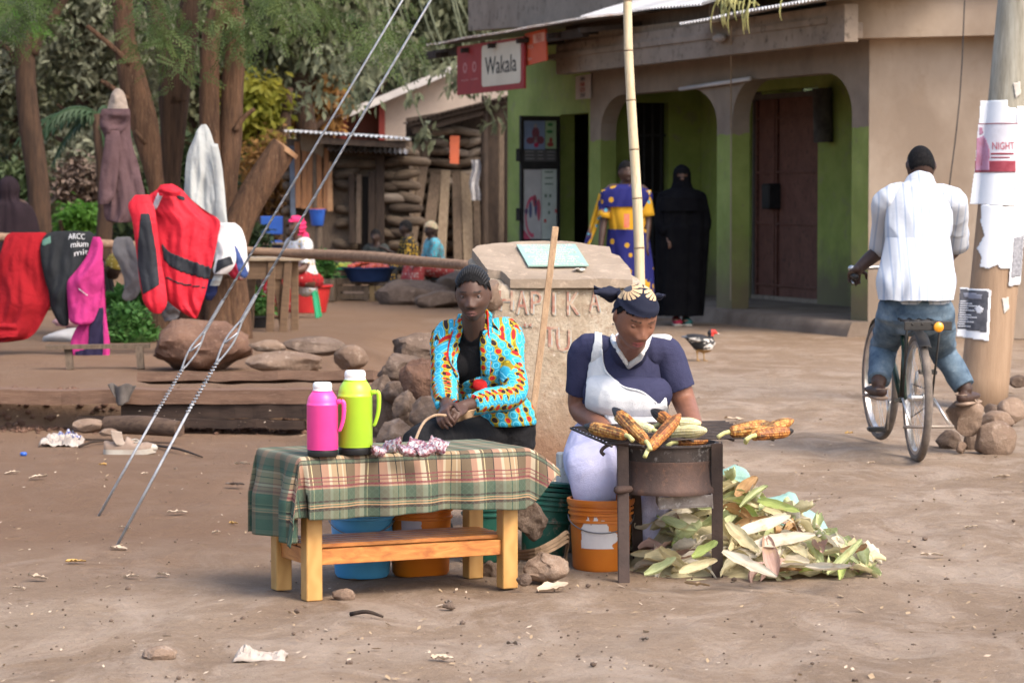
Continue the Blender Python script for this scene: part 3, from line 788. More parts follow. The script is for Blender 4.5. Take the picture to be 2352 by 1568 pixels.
def eyes(B,parent,skin,gaze=(0,-1,0),lid=.0035,low=-.0045):
 for sx in(-1,1):
  c=Vector((.031*sx,-.0680,.0095));mb=MB();mb.ell(B.hw(c),(.0125*B.hk,)*3,None,3)
  o=mb.build('eye',attr_mat('eye_white',.25,0,60,.5,0),parent,smooth=True)
  gz_=Vector(gaze).normalized()
  def f(co):
   q=(B.hloc(co)-c).normalized().dot(gz_)
   return(.008,.006,.006)if q>.86 else(.20,.15,.13)
  vcol(o.data,f)
  mb=MB()
  r=.0138
  def cap(z0,z1):
   def fn(u,v):
    th=lerp(-1.25,1.25,u);zz=lerp(z0,z1,v);rr=math.sqrt(max(1e-8,r*r-zz*zz))
    cc=1-.55*(th/1.25)**2;zz2 =zz*(1 if abs(zz)>.009 else 1)
    e=zz2 if v not in(0,)else zz2*cc
    rr=math.sqrt(max(1e-8,r*r-e*e))
    return B.hw(c+Vector((rr*math.sin(th),-rr*math.cos(th),e)))
   mb.grid(fn,12,4)
  cap(lid,.0125);cap(low,-.0125)
  lo=mb.build('eyelid',None,parent,smooth=True,fixn=False);lo.data.materials.append(attr_mat('skin_lid',.5,0,60,.4,.1))
  vcol(lo.data,lambda co:(.010,.008,.007)if abs((B.hloc(co)-c).z-lid)<.0012 else tuple(v*.9 for v in skin))
def simple_body(hip,neck,headc,fwd,sh,el,wr,kn,an,k=1.0,voxel=.011,hfwd=None,tilt=0,hips=.10,feet=True,hands=True,chest=.16,hsub=4):
 """a whole figure from its joints; sh, el, wr, kn, an are (one side, other side)"""
 B=Body();f=Vector(fwd).normalized();hip,neck,headc=Vector(hip),Vector(neck),Vector(headc)
 side=(sh[1]-sh[0]).normalized()
 m1 =hip.lerp(neck,.35);m2 =hip.lerp(neck,.68)
 B.limb('torso',[hip-Vector((0,0,.04*k)),hip.lerp(neck,.12),m1,m2,hip.lerp(neck,.9),neck],[(.15*k,.12*k),(.16*k,.12*k),(.135*k,.105*k),(chest*k,.115*k),(chest*.92*k,.085*k),(.07*k,.06*k)],f)
 B.limb('neck',[neck-Vector((0,0,.03*k)),headc-Vector((0,0,.08*k))],[.056*k,.052*k])
 B.head(headc,face_matrix(hfwd or fwd,tilt),k,hsub)
 for i in(0,1):
  B.limb('arm%d' %i,[neck.lerp(sh[i],.55),sh[i],sh[i].lerp(el[i],.5),el[i],el[i].lerp(wr[i],.45),wr[i]],[.06*k,.058*k,.048*k,.041*k,.038*k,.027*k])
  if hands:B.hand(wr[i],wr[i]-el[i],f*.2-Vector((0,0,1)),k,.6,1 if i else-1)
  h0 =hip+side*(hips*k*(1 if i else-1))
  B.limb('leg%d' %i,[h0,h0.lerp(kn[i],.5),kn[i],kn[i].lerp(an[i],.4),an[i]],[.092*k,.082*k,.060*k,.056*k,.040*k])
  if feet:B.foot(an[i],f,k)
 B.grow(voxel,4);return B
def finish_skin(B,parent,skin,lips=None,mname='skin',**kw):
 lips=lips or tuple(v*.8+.03 for v in skin)
 vcol(B.me,skin_cols(B,skin,lips,**kw))
 return link('body',B.me,attr_mat(mname,.50,.2,260,.30,.16,30),parent,smooth=True)
def wrinkle(amp,sc=9,st=(1,1,.45),seed=0):
 def f(co):
  q=Vector((co.x*st[0],co.y*st[1],co.z*st[2]))
  v=fbm(q,sc,seed,3);return amp*(1-2*abs(v))
 return f
def hair_cap(B,parent,hl,m,off=.006,name='hair',bumpf=None):
 bm=bmesh.new();bmesh.ops.create_icosphere(bm,subdivisions=5,radius=1)
 kill=[]
 for v in bm.verts:
  p=head_shape(v.co);v.co=p*(1+off/.1)+Vector((0,0,.002))
  if bumpf:v.co+=v.co.normalized()*bumpf(p)
 bmesh.ops.delete(bm,geom=[f for f in bm.faces if not hl(f.calc_center_median())],context='FACES')
 mb=MB();mb.bm(bm,lambda p:B.hw(p));return mb.build(name,m,parent,smooth=True,fixn=False)
def hairline(p):return p.z>.062-.02*abs(p.x)/.07 if p.y<-.045 else(p.z>lerp(.055,.005,smooth(-.045,.005,p.y))if p.y<.01 else p.z>lerp(.005,-.055,smooth(.01,.06,p.y)))
HAIR=mat('black_hair',(.006,.0055,.006),(.012,.011,.011),60,None,.75,.8,160,0,.08)
def robe(rows,n=72,folds=0.0,freq=9,seed=0,jit=.5):
 """cloth hanging round a figure; rows of (centre, half width, half depth, facing)"""
 rows=[(np.array(tuple(r[0])),r[1],r[2])for r in rows]
 c=catmull([r[0]for r in rows],6);rd=catmull([np.array((r[1],r[2]))for r in rows],6)
 V,Fc,U=[],[],[];L=0
 for i,(p,r)in enumerate(zip(c,rd)):
  if i:L+=np.linalg.norm(p-c[i-1])
  t=i/(len(c)-1);am=folds*min(1,t*1.6)
  for k in range(n):
   a=2*math.pi*k/n
   ph=1.5*nz((math.cos(a)*1.5,math.sin(a)*1.5,t*1.3),1,seed)
   e=am*(math.sin(freq*a+ph*4+seed)*.6+.8*nz((math.cos(a)*3,math.sin(a)*3,t*1.2),1.3,seed+9))
   V.append((p[0]+(r[0]+e)*math.cos(a),p[1]+(r[1]+e)*math.sin(a),p[2]+.25*e))
 m_=len(c);rm=float(np.mean([r.mean()for _,r in zip(c,rd)]))
 for i in range(m_-1):
  for k in range(n):
   k2 =(k+1)%n;Fc.append((i*n+k,i*n+k2,(i+1)*n+k2,(i+1)*n+k))
   q=2*math.pi*rm/n;U.append([(q*k,i/m_*L),(q*(k+1),i/m_*L),(q*(k+1),(i+1)/m_*L),(q*k,(i+1)/m_*L)])
 return V,Fc,U
def wax_mat(name,base,spots,scale,base2=None,cut=.5):
 """printed cloth: voronoi dots of several colours on a two-tone ground"""
 m,n,b=new_mat(name,.85,0,.2);co=n.coord('Object')
 c=n.ramp(n.noise(co,scale*.18,2),[(cut-.02,base),(cut+.02,base2 or base)])
 for k,(col,sc,rad)in enumerate(spots):
  v=n.node('ShaderNodeTexVoronoi');v.inputs['Scale'].default_value=scale*sc;v.inputs['Randomness'].default_value=.45
  mp=n.node('ShaderNodeMapping');mp.inputs['Location'].default_value=(k*3.1,k*1.7,k*5.3);n.lk(co,mp.inputs[0]);n.lk(mp.outputs[0],v.inputs['Vector'])
  c=n.mix(n.math('LESS_THAN',v.outputs['Distance'],rad),c,col)
 n.lk(c,b.inputs['Base Color']);return m

SK_D=(.055,.029,.020);SK_M=(.085,.045,.030)

def niqab():
 D=30.3;s=F/D;base=P(1565,745,D);bx=base.x;by=base.y;z0 =0
 t=thing('person',(bx,by,z0),'person in a long black robe and face veil walking before the arcade','person')
 top=1.36+69/s;hc=Vector((bx+.0,by,top-.12))
 V3 =Vector
 hipx=V3((bx+.02,by,.9));nk=V3((bx,by,top-.26))
 sh=[V3((bx-.17,by,top-.33)),V3((bx+.17,by,top-.33))]
 el=[V3((bx-.20,by-.03,top-.60)),V3((bx+.22,by,top-.60))]
 wr=[V3((bx-.15,by-.16,top-.75)),V3((bx+.155,by-.12,top-.78))]
 B=simple_body(hipx,nk,hc,(0,-1,0),sh,el,wr,[V3((bx-.09,by-.02,.47)),V3((bx+.06,by-.05,.47))],[V3((bx-.06,by-.1,.10)),V3((bx+.04,by-.12,.09))],1.0,.012)
 finish_skin(B,t,(.10,.052,.034))
 cl=mat('black_robe_cloth',(.0045,.0045,.006),(.008,.008,.009),8,None,.95,.3,50,0,.03)
 V,Fc,U=robe([((bx,by,top-.235),.09,.09),((bx,by,top-.265),.19,.13),((bx,by,top-.31),.25,.15),((bx+.005,by,top-.42),.26,.17),((bx+.0,by,top-.62),.275,.20),((bx-.0,by,1.0),.285,.22),((bx-.01,by,.55),.27,.25),((bx-.02,by,.10),.26,.29)],folds=.022,freq=8,seed=3)
 mb=MB();mb.add(V,Fc);mb.build('robe',cl,t,smooth=True)

 def vf(u,v):
  a=u*2*math.pi;z=lerp(top+.012,top-.48,v);
  r=[(0,.01),(.04,.055),(.10,.088),(.2,.103),(.4,.105),(.5,.125),(.62,.20),(.72,.265),(1,.29)]
  for(a0,r0),(a1,r1)in zip(r,r[1:]):
   if a0 <=v<=a1:rad=lerp(r0,r1,(v-a0)/(a1-a0));break
  e=.008*math.sin(9*a+3*v)*v
  return V3((bx+(rad*.92+e)*math.sin(a),by+.005+(rad*1.0+e)*-math.cos(a)*(1 if v<.45 else lerp(1,.78,min(1,(v-.45)/.3))),z))
 nu,nv=60,60;mb=MB();vs_=[vf(i/nu,j/nv)for j in range(nv+1)for i in range(nu+1)];fs=[]
 for j in range(nv):
  for i in range(nu):
   a=(i+.5)/nu;a=min(a,1-a);z=top-.492*(j+.5)/nv+.012
   if a<.10 and top-.118 <z<top-.088:continue
   q=j*(nu+1)+i;fs.append((q,q+1,q+nu+2,q+nu+1))
 mb.add(vs_,fs);mb.build('veil',cl,t,smooth=True)
 for sx in(-1,1):
  mb=MB();mb.tube([wr[(sx+1)//2]+V3((0,.01,.03)),wr[(sx+1)//2].lerp(el[(sx+1)//2],.5),el[(sx+1)//2],sh[(sx+1)//2]],[.065,.085,.095,.09],16,sub=3);mb.build('sleeve',cl,t,smooth=True)
 for k,(dx,c_,l_)in enumerate(((-.06,(.25,.02,.04),'red trainer'),(.045,(.025,.09,.085),'teal trainer with a pale sole'))):
  mb=MB();q=V3((bx+dx+.0,by-.11,.05));mb.tube([q+V3((0,.07,.01)),q+V3((0,-.02,.0)),q+V3((.01,-.13,-.012)),q+V3((.01,-.19,-.02))],[(.040,.05),(.046,.045),(.050,.032),(.035,.018)],14,(0,0,1),True,True,sub=3)
  o=mb.build('shoe',mat('shoe%d' %k,c_,None,8),t,smooth=True);o['label']=l_
  mb=MB();mb.tube([q+V3((0,.08,-.04)),q+V3((.01,-.20,-.04))],[(.05,.013),(.05,.013)],14,(0,0,1),True,True);mb.build('shoe_sole',mat('pale_sole',(.42,.38,.32),None,9),o,smooth=True)
 mb=MB();mb.tube([V3((bx+.03,by-.09,.27)),V3((bx+.045,by-.11,.10))],[.055,.05],12);mb.build('trouser_cuff',wax_mat('pink_print',(.42,.25,.22),[((.25,.05,.08),1,.3)],40),t,smooth=True)
niqab()
def kanga():
 D=29.0;s=F/D;bx=P(1437,700,D).x;by=P(1437,700,D).y;top=H+(449-370)/s;V3 =Vector
 t=thing('person',(bx,by,0),'person wrapped in a blue and yellow dotted cloth passing behind the bamboo pole','person')
 hc=V3((bx+.0,by,top-.115));nk=V3((bx+.0,by+.01,top-.25))
 sh=[V3((bx-.17,by,top-.31)),V3((bx+.18,by,top-.31))];el=[V3((bx-.225,by-.02,top-.62)),V3((bx+.22,by,top-.60))];wr=[V3((bx-.255,by-.08,top-.86)),V3((bx+.2,by-.1,top-.82))]
 B=simple_body(V3((bx,by,.92)),nk,hc,(.25,-1,0),sh,el,wr,[V3((bx-.08,by,.48)),V3((bx+.08,by-.03,.48))],[V3((bx-.08,by,.10)),V3((bx+.08,by-.05,.10))],1.0,.011,hfwd=(.35,-1,0))
 finish_skin(B,t,(.055,.030,.022));hair_cap(B,t,hairline,HAIR,.008)
 m=wax_mat('kanga_cloth',(.50,.27,.018),[((.10,.30,.40),.9,.22)],13,(.016,.018,.11),.6)
 blue=wax_mat('kanga_blue',(.014,.015,.105),[((.42,.23,.02),.5,.24)],14)
 V,Fc,U=robe([((bx,by,top-.33),.13,.11),((bx,by,top-.40),.19,.13),((bx+.02,by,top-.72),.18,.15),((bx+.03,by,top-.90),.20,.17),((bx+.04,by,.55),.24,.22),((bx+.04,by,.12),.26,.25)],folds=.02,freq=7,seed=8)
 mb=MB();mb.add(V,Fc);mb.build('dress',m,t,smooth=True)
 V,Fc,U=robe([((bx+.02,by,1.02),.205,.18),((bx+.03,by,.72),.235,.21),((bx+.03,by,.42),.26,.235)],folds=.02,freq=7,seed=8)
 mb=MB();mb.add(V,Fc);mb.build('wrap_skirt',blue,t,smooth=True)

 V,Fc,U=robe([((bx,by+.01,top-.235),.075,.075),((bx,by+.01,top-.265),.19,.13),((bx,by+.01,top-.31),.25,.15),((bx,by+.01,top-.38),.265,.165),((bx-.02,by+.02,top-.46),.255,.175)],folds=.012,freq=6,seed=2)
 mb=MB();mb.add(V,Fc);mb.build('shawl',blue,t,smooth=True)
 mb=MB()
 def sf(u,v):
  q=V3((bx-.16-.21*v-.10*u*(1-v*.3),by+.03+.08*u-.05*math.sin(u*9)*.4,lerp(top-.33,.86,v)-.10*u*v));return q
 mb.grid(sf,14,22);o=mb.build('shawl_end',m,t,smooth=True);md=o.modifiers.new('thick','SOLIDIFY');md.thickness=.012
 for i in(0,1):
  mb=MB();mb.tube([sh[i]+V3((0,0,.01)),sh[i].lerp(el[i],.45),sh[i].lerp(el[i],.85)],[.075,.072,.078],14,sub=3);mb.build('sleeve',m,t,smooth=True)
 mb=MB();mb.box((bx+.0,by-.235,top-.60),(.055,.012,.14));o=mb.build('name_card',mat('orange_card',(.55,.13,.06),(.5,.2,.14),8),t)
kanga()
def seated(px,py,D,skin,topm,skirtm,label,look=(-1,-.3,0),lean=(-.05,-.02),k=.98,hat=None,wrap=None,seat=.36,gesture=0,drop=.78):
 s=F/D;hc=P(px,py,D);V3 =Vector;bx,by=hc.x,hc.y;f=V3((look[0],look[1],0)).normalized();sd=f.cross(V3((0,0,1)))
 hz=max(.28,hc.z-drop*k);hip=V3((bx-f.x*.12,by-f.y*.12,hz));nk=hc-V3((0,0,.145*k))-f*.02
 sh=[nk-V3((0,0,.06))-sd*.165*k,nk-V3((0,0,.06))+sd*.165*k]
 el=[q-V3((0,0,.24*k))+f*.06+sd*(.05 if i else-.05)for i,q in enumerate(sh)]
 wr=[el[0]+f*.2-V3((0,0,.06)),el[1]+f*.22+V3((0,0,.02+gesture))]
 kn=[hip+f*.38-sd*.14+V3((0,0,.08)),hip+f*.38+sd*.14+V3((0,0,.08))]
 an=[V3((q.x+f.x*.03,q.y+f.y*.03,.09))for q in kn]
 t=thing('person',(bx,by,0),label,'person')
 B=simple_body(hip,nk,hc,f,sh,el,wr,kn,an,k,.013,hfwd=look)
 finish_skin(B,t,skin)
 sel=lambda c:(lambda q:q[0]=='torso' or(q[0]in('arm0','arm1')and q[1]<.55))(B.near(c))and(c-B.hc).length>.17
 me=shell(B.me,sel,.014,.008,wrinkle(.006,8));link('blouse',me,topm,t,smooth=True)
 hull=MB()
 for i in(0,1):
  h0 =hip+sd*(.09 if i else-.09);wd=1 if drop>.7 else.72;hull.tube([h0-f*.06,h0.lerp(kn[i],.55),kn[i],V3((kn[i].x,kn[i].y,.3)),V3((an[i].x,an[i].y,.14))],[.14*wd,.125*wd,.10*wd,.12*wd,.13*wd],14,None,True,True,sub=3)
 hull.tube([hip.lerp(kn[0],.6)-V3((0,0,.02)),hip.lerp(kn[1],.6)-V3((0,0,.02))],[.1,.1],12,None,True,True);hull.tube([kn[0]-V3((0,0,.2)),kn[1]-V3((0,0,.2))],[.11,.11],12,None,True,True)
 link('skirt',remesh(hull.v,hull.f,.02,6),skirtm,t,smooth=True)
 if hat:hair_cap(B,t,lambda p:p.z>.045-.03*smooth(-.05,.05,p.y),hat,.02,'cap')
 elif wrap:
  hair_cap(B,t,lambda p:(p.z>.055 or(p.y>-.02 and p.z>-.12)),wrap,.016,'head_wrap',lambda p:.006*math.sin(p.z*160+p.x*60))
  mb=MB();q=B.hw((.0,.075,-.08));mb.tube([q,q+V3((0,0,-.08))+f*.01,q+V3((0,0,-.16))+f*.03],[(.07,.03),(.08,.03),(.06,.02)],12,None,True,True,sub=3);mb.build('wrap_end',wrap,t,smooth=True)
 else:hair_cap(B,t,hairline,HAIR,.012)
 mb=MB();mb.box((hip.x,hip.y,(hz-.13)/2),(.34,.34,hz-.13),None,.02)
 st=mb.build('low_stool',DARKW);tag(st,'dark wooden block used as a seat under '+label,'stool');st['label']='dark wooden seat block under the '+' '.join(label.split()[:9])
 return t,B
seated(863,543,43.2,(.045,.026,.020),mat('dark_grey_shirt',(.040,.045,.042),(.03,.033,.03),9),mat('dark_skirt',(.03,.025,.03)),'young person in a dark grey shirt beside the log kiosk',(-.5,-1,0),k=.92,gesture=.12)
seated(932,524,42.4,(.040,.024,.019),wax_mat('yellow_black_print',(.020,.020,.020),[((.42,.25,.02),1,.38)],22),wax_mat('black_print_skirt',(.02,.02,.02),[((.35,.2,.03),1,.3)],22),'person in a black and yellow print blouse facing the tomato stall',(-1,-.25,0),gesture=.10)
seated(990,528,41.6,(.045,.026,.020),wax_mat('teal_print',(.10,.40,.48),[((.30,.05,.03),1,.30),((.02,.04,.05),1.2,.22),((.30,.20,.03),1.4,.2)],24,(.06,.28,.33)),wax_mat('red_print_skirt',(.25,.04,.04),[((.35,.33,.30),1,.3)],22),'person in a teal print blouse and pale knitted cap',(-1,-.35,0),hat=wax_mat('knit_cap',(.36,.30,.20),[((.08,.20,.10),1,.35),((.4,.08,.06),1.3,.3)],60))
seated(682,521,31.8,(.10,.052,.036),wax_mat('white_floral',(.55,.54,.56),[((.45,.30,.08),1,.3),((.10,.25,.12),1.3,.22)],20),wax_mat('red_white_floral',(.28,.014,.018),[((.45,.38,.36),1,.2),((.03,.02,.02),1.3,.25)],18),'person in a bright pink head wrap sitting on the green plastic stool',(-1,-.75,0),wrap=mat('pink_wrap',(.62,.035,.13),(.52,.03,.11),7),k=1.0,drop=.60)
bpy.data.objects.remove(bpy.data.objects['low_stool.003'])
def hooded(px,py,D,label,col,k=1.0):
 hc=P(px,py,D);bx,by,top=hc.x,hc.y,hc.z+.13;V3 =Vector
 t=thing('person',(bx,by,0),label,'person')
 sh=[V3((bx-.18,by,top-.34)),V3((bx+.18,by,top-.34))];el=[V3((bx-.24,by,top-.62)),V3((bx+.24,by,top-.62))];wr=[V3((bx-.2,by-.12,top-.84)),V3((bx+.2,by-.12,top-.84))]
 B=simple_body(V3((bx,by,.9)),V3((bx,by,top-.27)),hc,(-.8,.6,0),sh,el,wr,[V3((bx-.09,by,.47)),V3((bx+.09,by,.47))],[V3((bx-.09,by,.1)),V3((bx+.09,by,.1))],k,.014)
 finish_skin(B,t,SK_D)
 m=mat('dark_plum_cloth',col,tuple(v*.7 for v in col),6,None,.9,.3,40)
 V,Fc,U=robe([((bx,by,top+.01),.03,.03),((bx,by,top-.05),.10,.10),((bx,by,top-.14),.125,.13),((bx,by,top-.26),.12,.12),((bx+.02,by,top-.36),.24,.17),((bx+.03,by,top-.65),.31,.22),((bx+.02,by,top-.95),.32,.26)],folds=.02,freq=7,seed=4)
 mb=MB();mb.add(V,Fc);mb.build('hooded_shawl',m,t,smooth=True)
 V,Fc,U=robe([((bx,by,top-.9),.24,.20),((bx,by,.5),.26,.22),((bx,by,.1),.27,.24)],folds=.02,freq=7,seed=5)
 mb=MB();mb.add(V,Fc);mb.build('skirt',wax_mat('maroon_floral',(.06,.015,.02),[((.40,.34,.27),1,.32)],16),t,smooth=True)
hooded(20,432,33.0,'person in a dark plum hooded shawl seen from behind near the dark tree',(.020,.012,.016))
def walker():
 D=46.0;hc=P(213,452,D);bx,by,top=hc.x,hc.y,hc.z+.12;V3 =Vector
 t=thing('person',(bx,by,0),'distant person in a dark shirt and jeans on the path behind the hanging coat','person')
 sh=[V3((bx-.19,by,top-.33)),V3((bx+.19,by,top-.33))];el=[V3((bx-.26,by,top-.62)),V3((bx+.24,by,top-.62))];wr=[V3((bx-.25,by-.1,top-.86)),V3((bx+.22,by-.1,top-.86))]
 B=simple_body(V3((bx,by,.92)),V3((bx,by,top-.26)),hc,(.2,-1,0),sh,el,wr,[V3((bx-.1,by,.48)),V3((bx+.1,by-.1,.48))],[V3((bx-.1,by,.1)),V3((bx+.1,by-.2,.1))],1.0,.016)
 finish_skin(B,t,SK_D);hair_cap(B,t,hairline,HAIR,.006)
 sel=lambda c:(lambda q:q[0]=='torso' or(q[0]in('arm0','arm1')and q[1]<.5))(B.near(c))and c.z<top-.24
 link('shirt',shell(B.me,sel,.016,.01),mat('dark_teal_shirt',(.012,.022,.03),(.01,.017,.02),6),t,smooth=True)
 link('trousers',shell(B.me,lambda c:B.near(c)[0]in('leg0','leg1')and c.z>.12,.018,.01),mat('dark_jeans',(.02,.03,.06),None,6),t,smooth=True)
walker()
# ------------------------------------------------------------------ log kiosk, shack and house behind the market
def wx(px,D):return(px-CX)/F*D
def zt(py,D):return P(CX,py,D).z
KD=46.0
ki=thing('log_kiosk',P(1060,600,KD),'dark kiosk of stacked logs and leaning slabs with a ragged tin roof','kiosk')
ky=P(1060,600,KD).y
mb=MB();mb.poly([(wx(930,KD),ky+.5,0),(wx(1168,KD),ky+.5,0),(wx(1168,KD),ky+.5,zt(230,KD)),(wx(930,KD),ky+.5,zt(270,KD))],(0,2.2,0));mb.build('wall',DARKW,ki)
rr=random.Random(21)
LOGM=[mat('kiosk_log',(.125,.092,.065),(.066,.048,.034),6,(.8,5,5),.9,.6,22),mat('pale_kiosk_log',(.24,.195,.155),(.14,.11,.085),6,(.8,5,5),.9,.6,22)]
def logpiece(x0,x1,y,z,r,m,par,name='log'):
 mb=MB();a=rr.uniform(-.04,.04)
 mb.tube([(x0,y,z-a),((x0+x1)/2,y-.02,z),(x1,y,z+a)],[(r,r*.8),(r*1.08,r*.85),(r*.95,r*.75)],10,(0,0,1),True,True,sub=2);mb.build(name,m,par,smooth=True,angle=60)
y_=296
for row in range(5):
 py=302+row*24;x=985+rr.uniform(-8,5)
 while x<1092:
  L=rr.uniform(34,75);x1 =min(x+L,1100)
  logpiece(wx(x,KD),wx(x1,KD),ky+.36-rr.random()*.06,zt(py+rr.uniform(-3,3),KD),12/143.5,LOGM[1]if rr.random()<.3 else LOGM[0],ki);x=x1-2
for row in range(7):
 py=420+row*30;x=945+rr.uniform(-8,5)
 while x<1100:
  L=rr.uniform(40,85);x1 =min(x+L,1108)
  logpiece(wx(x,KD),wx(x1,KD),ky+.36-rr.random()*.06,zt(py+rr.uniform(-4,4),KD),14/143.5,LOGM[1]if rr.random()<.12 else LOGM[0],ki);x=x1-2

for(xt,xb,y0,y1,wd,m)in((958,905,330,585,30,OLDW2),(980,940,322,580,20,OLDW),(930,884,345,590,14,DARKW),(1000,975,395,590,26,OLDW),(1022,1010,390,600,22,OLDW2),(1046,1050,400,600,20,OLDW),(1068,1075,395,610,24,OLDW2),(1092,1096,410,610,16,OLDW),(1130,1128,290,620,34,DARKW),(1154,1152,280,620,18,OLDW)):
 mb=MB();a=Vector((wx(xt,KD-.3),ky+.26,zt(y0,KD-.3)));b_=Vector((wx(xb,KD-.8),ky-.15,zt(y1,KD-.8)));mb.beam(a,b_,wd/143.5,.04,(0,-1,0),.01);mb.build('slab_board',m,ki)
mb=MB()
for px in(1112,1166):mb.tube([(wx(px,KD-.9),ky-.25,0),(wx(px,KD-.9),ky-.25,zt(222,KD))],[.06,.05],8)
mb.build('posts',DARKW,ki)
tin_sheet('tin_roof',Vector((wx(930,KD),ky-.6,zt(283,KD-1))),Vector((wx(1170,KD),ky-.6,zt(222,KD-1))),3.0,.025,mat('dark_rust_tin',(.085,.070,.062),(.045,.036,.032),3,None,.8,.2,30,.2),ki)
for k,(x0,y0,x1,y1)in enumerate(((935,283,1165,226),(945,300,1110,255),(940,292,990,300))):
 mb=MB();mb.beam((wx(x0,KD-.9),ky-.5+.1*k,zt(y0,KD-.9)),(wx(x1,KD-.9),ky-.5+.1*k,zt(y1,KD-.9)),.06,.10);mb.build('roof_timber',DARKW,ki)
mb=MB();mb.poly([(wx(1031,KD-1),ky-.22,zt(310,KD-1)),(wx(1054,KD-1),ky-.22,zt(310,KD-1)),(wx(1052,KD-1),ky-.26,zt(376,KD-1)),(wx(1031,KD-1),ky-.26,zt(374,KD-1))],(0,.01,0));o=mb.build('hanging_cloth',mat('orange_cloth',(.42,.10,.045),(.36,.09,.05),5));tag(o,'orange strip hanging from the log kiosk roof','cloth')
mb=MB();mb.grid(lambda u,v:Vector((wx(lerp(1080,1101,u),KD-1)+.02*math.sin(v*8),ky-.2+.03*math.sin(u*9+v*4),zt(lerp(366,460,v),KD-1))),8,14);o=mb.build('plastic_bag',mat('white_bag',(.42,.41,.42),(.28,.27,.27),14));o.modifiers.new('t','SOLIDIFY').thickness=.01;tag(o,'torn white plastic bag hung on the log kiosk boards','bag')

SD=44.0;sy=P(800,600,SD).y
sh_=thing('plank_shack',P(800,620,SD),'low shack of stone and upright planks under a flat tin roof','shack')
mb=MB();mb.poly([(wx(655,SD),sy+.4,0),(wx(938,SD),sy+.4,0),(wx(938,SD),sy+.4,zt(322,SD)),(wx(655,SD),sy+.4,zt(318,SD))],(0,2,0));mb.build('wall',OLDW,sh_)
for px,wd,y0,y1,m in((684,13,325,478,REDW),(697,12,330,480,REDW),(709,12,325,482,REDW),(722,9,340,478,OLDW),(733,12,345,484,REDW),(746,11,340,480,REDW),(757,13,372,486,mat('pale_orange_board',(.40,.23,.12),(.28,.15,.08),8)),(672,12,335,520,mat('blue_grey_board',(.10,.12,.16),(.08,.09,.11),8)),(808,14,400,560,DARKW),(822,12,400,560,OLDW),(852,16,396,560,DARKW),(872,20,330,560,DARKW)):
 mb=MB();x0 =wx(px,SD);mb.beam((x0+rr.uniform(-.02,.02),sy+.2,zt(y0,SD)),(x0,sy+.18,zt(y1,SD)),wd/150,.035,(0,-1,0),.006);mb.build('plank',m,sh_)
mb=MB();mb.poly([(wx(826,SD),sy+.30,0.0),(wx(850,SD),sy+.30,0),(wx(850,SD),sy+.30,zt(405,SD)),(wx(826,SD),sy+.30,zt(405,SD))],(0,.06,0));mb.build('doorway',DARK,sh_)  # dark sheet on the shack wall, doorway shade put into its colour

for row in range(9):
 py=346+row*27;x=782+rr.uniform(-8,0)
 while x<935:
  L=rr.uniform(30,60)
  if not(798 <x+L/2 <880 and py>392):
   logpiece(wx(x-2,SD),wx(x+L+3,SD),sy+.40-rr.random()*.05,zt(py+rr.uniform(-3,3),SD),14.5/150,LOGM[1]if rr.random()<.1 else pick(LOGM[0],mat('dark_log',(.080,.058,.042),(.045,.033,.024),6,(.8,5,5),.9,.6,22)),sh_)
  x+=L+1
for row in range(8):
 py=352+row*26
 logpiece(wx(654+rr.uniform(-3,4),SD),wx(672,SD),sy+.36,zt(py,SD),.085,LOGM[0],sh_)
tin_sheet('tin_roof',Vector((wx(655,SD),sy-.5,zt(300,SD-.8))),Vector((wx(936,SD),sy-.5,zt(318,SD-.8))),3.0,.024,TINW,sh_)
mb=MB();mb.beam((wx(735,SD),sy-.4,zt(322,SD-.8)),(wx(935,SD),sy-.4,zt(333,SD-.8)),.08,.09);mb.build('roof_timber',DARKW,sh_)
tin_sheet('tin_roof',Vector((wx(755,SD),sy-.3,zt(345,SD-.8))),Vector((wx(940,SD),sy-.3,zt(352,SD-.8))),.7,.12,TIN,sh_)
mb=MB();mb.poly([(wx(690,SD),sy+.16,zt(305,SD)),(wx(742,SD),sy+.16,zt(308,SD)),(wx(742,SD),sy+.16,zt(362,SD)),(wx(725,SD),sy+.16,zt(352,SD)),(wx(690,SD),sy+.16,zt(345,SD))],(0,.03,0));mb.build('boarding',OLDW2,sh_)

HD=58.0;hy=P(900,300,HD).y
ho=thing('house',P(960,500,HD),'pale plastered house with a sloping tin roof beyond the kiosk','house')
mb=MB();mb.poly([(wx(884,HD),hy,0),(wx(1240,HD),hy,0),(wx(1240,HD),hy,zt(120,HD)),(wx(1045,HD),hy,zt(158,HD)),(wx(884,HD),hy,zt(222,HD))],(0,6,0));mb.build('wall',mat('pink_grey_plaster',(.31,.255,.215),(.24,.195,.165),1.5,None,.9,.1),ho)
mb=MB();mb.poly([(wx(690,HD),hy+.4,0),(wx(882,HD),hy+.4,0),(wx(882,HD),hy+.4,zt(228,HD)),(wx(690,HD),hy+.4,zt(300,HD))],(0,5,0));mb.build('porch_wall',mat('maroon_wall',(.10,.035,.026),(.07,.026,.02),2),ho)
for px in(700,790,878):
 mb=MB();mb.beam((wx(px,HD),hy-.1,0),(wx(px,HD),hy-.1,zt(222+(884-px)*.4,HD)),.12,.1,(0,1,0));mb.build('porch_post',mat('red_post',(.16,.03,.025),None,5),ho)
rp0,rp1 =Vector((wx(668,HD),hy-.5,zt(312,HD))),Vector((wx(1060,HD),hy-.5,zt(148,HD)))
tin_sheet('tin_roof',rp0,rp1,7,.0,TINW,ho,wave=.15,amp=.02)
mb=MB();mb.beam(rp0-Vector((0,.06,.06)),rp1-Vector((0,.06,.06)),.06,.14);mb.build('barge_board',mat('pale_board',(.45,.42,.40),None,4),ho)
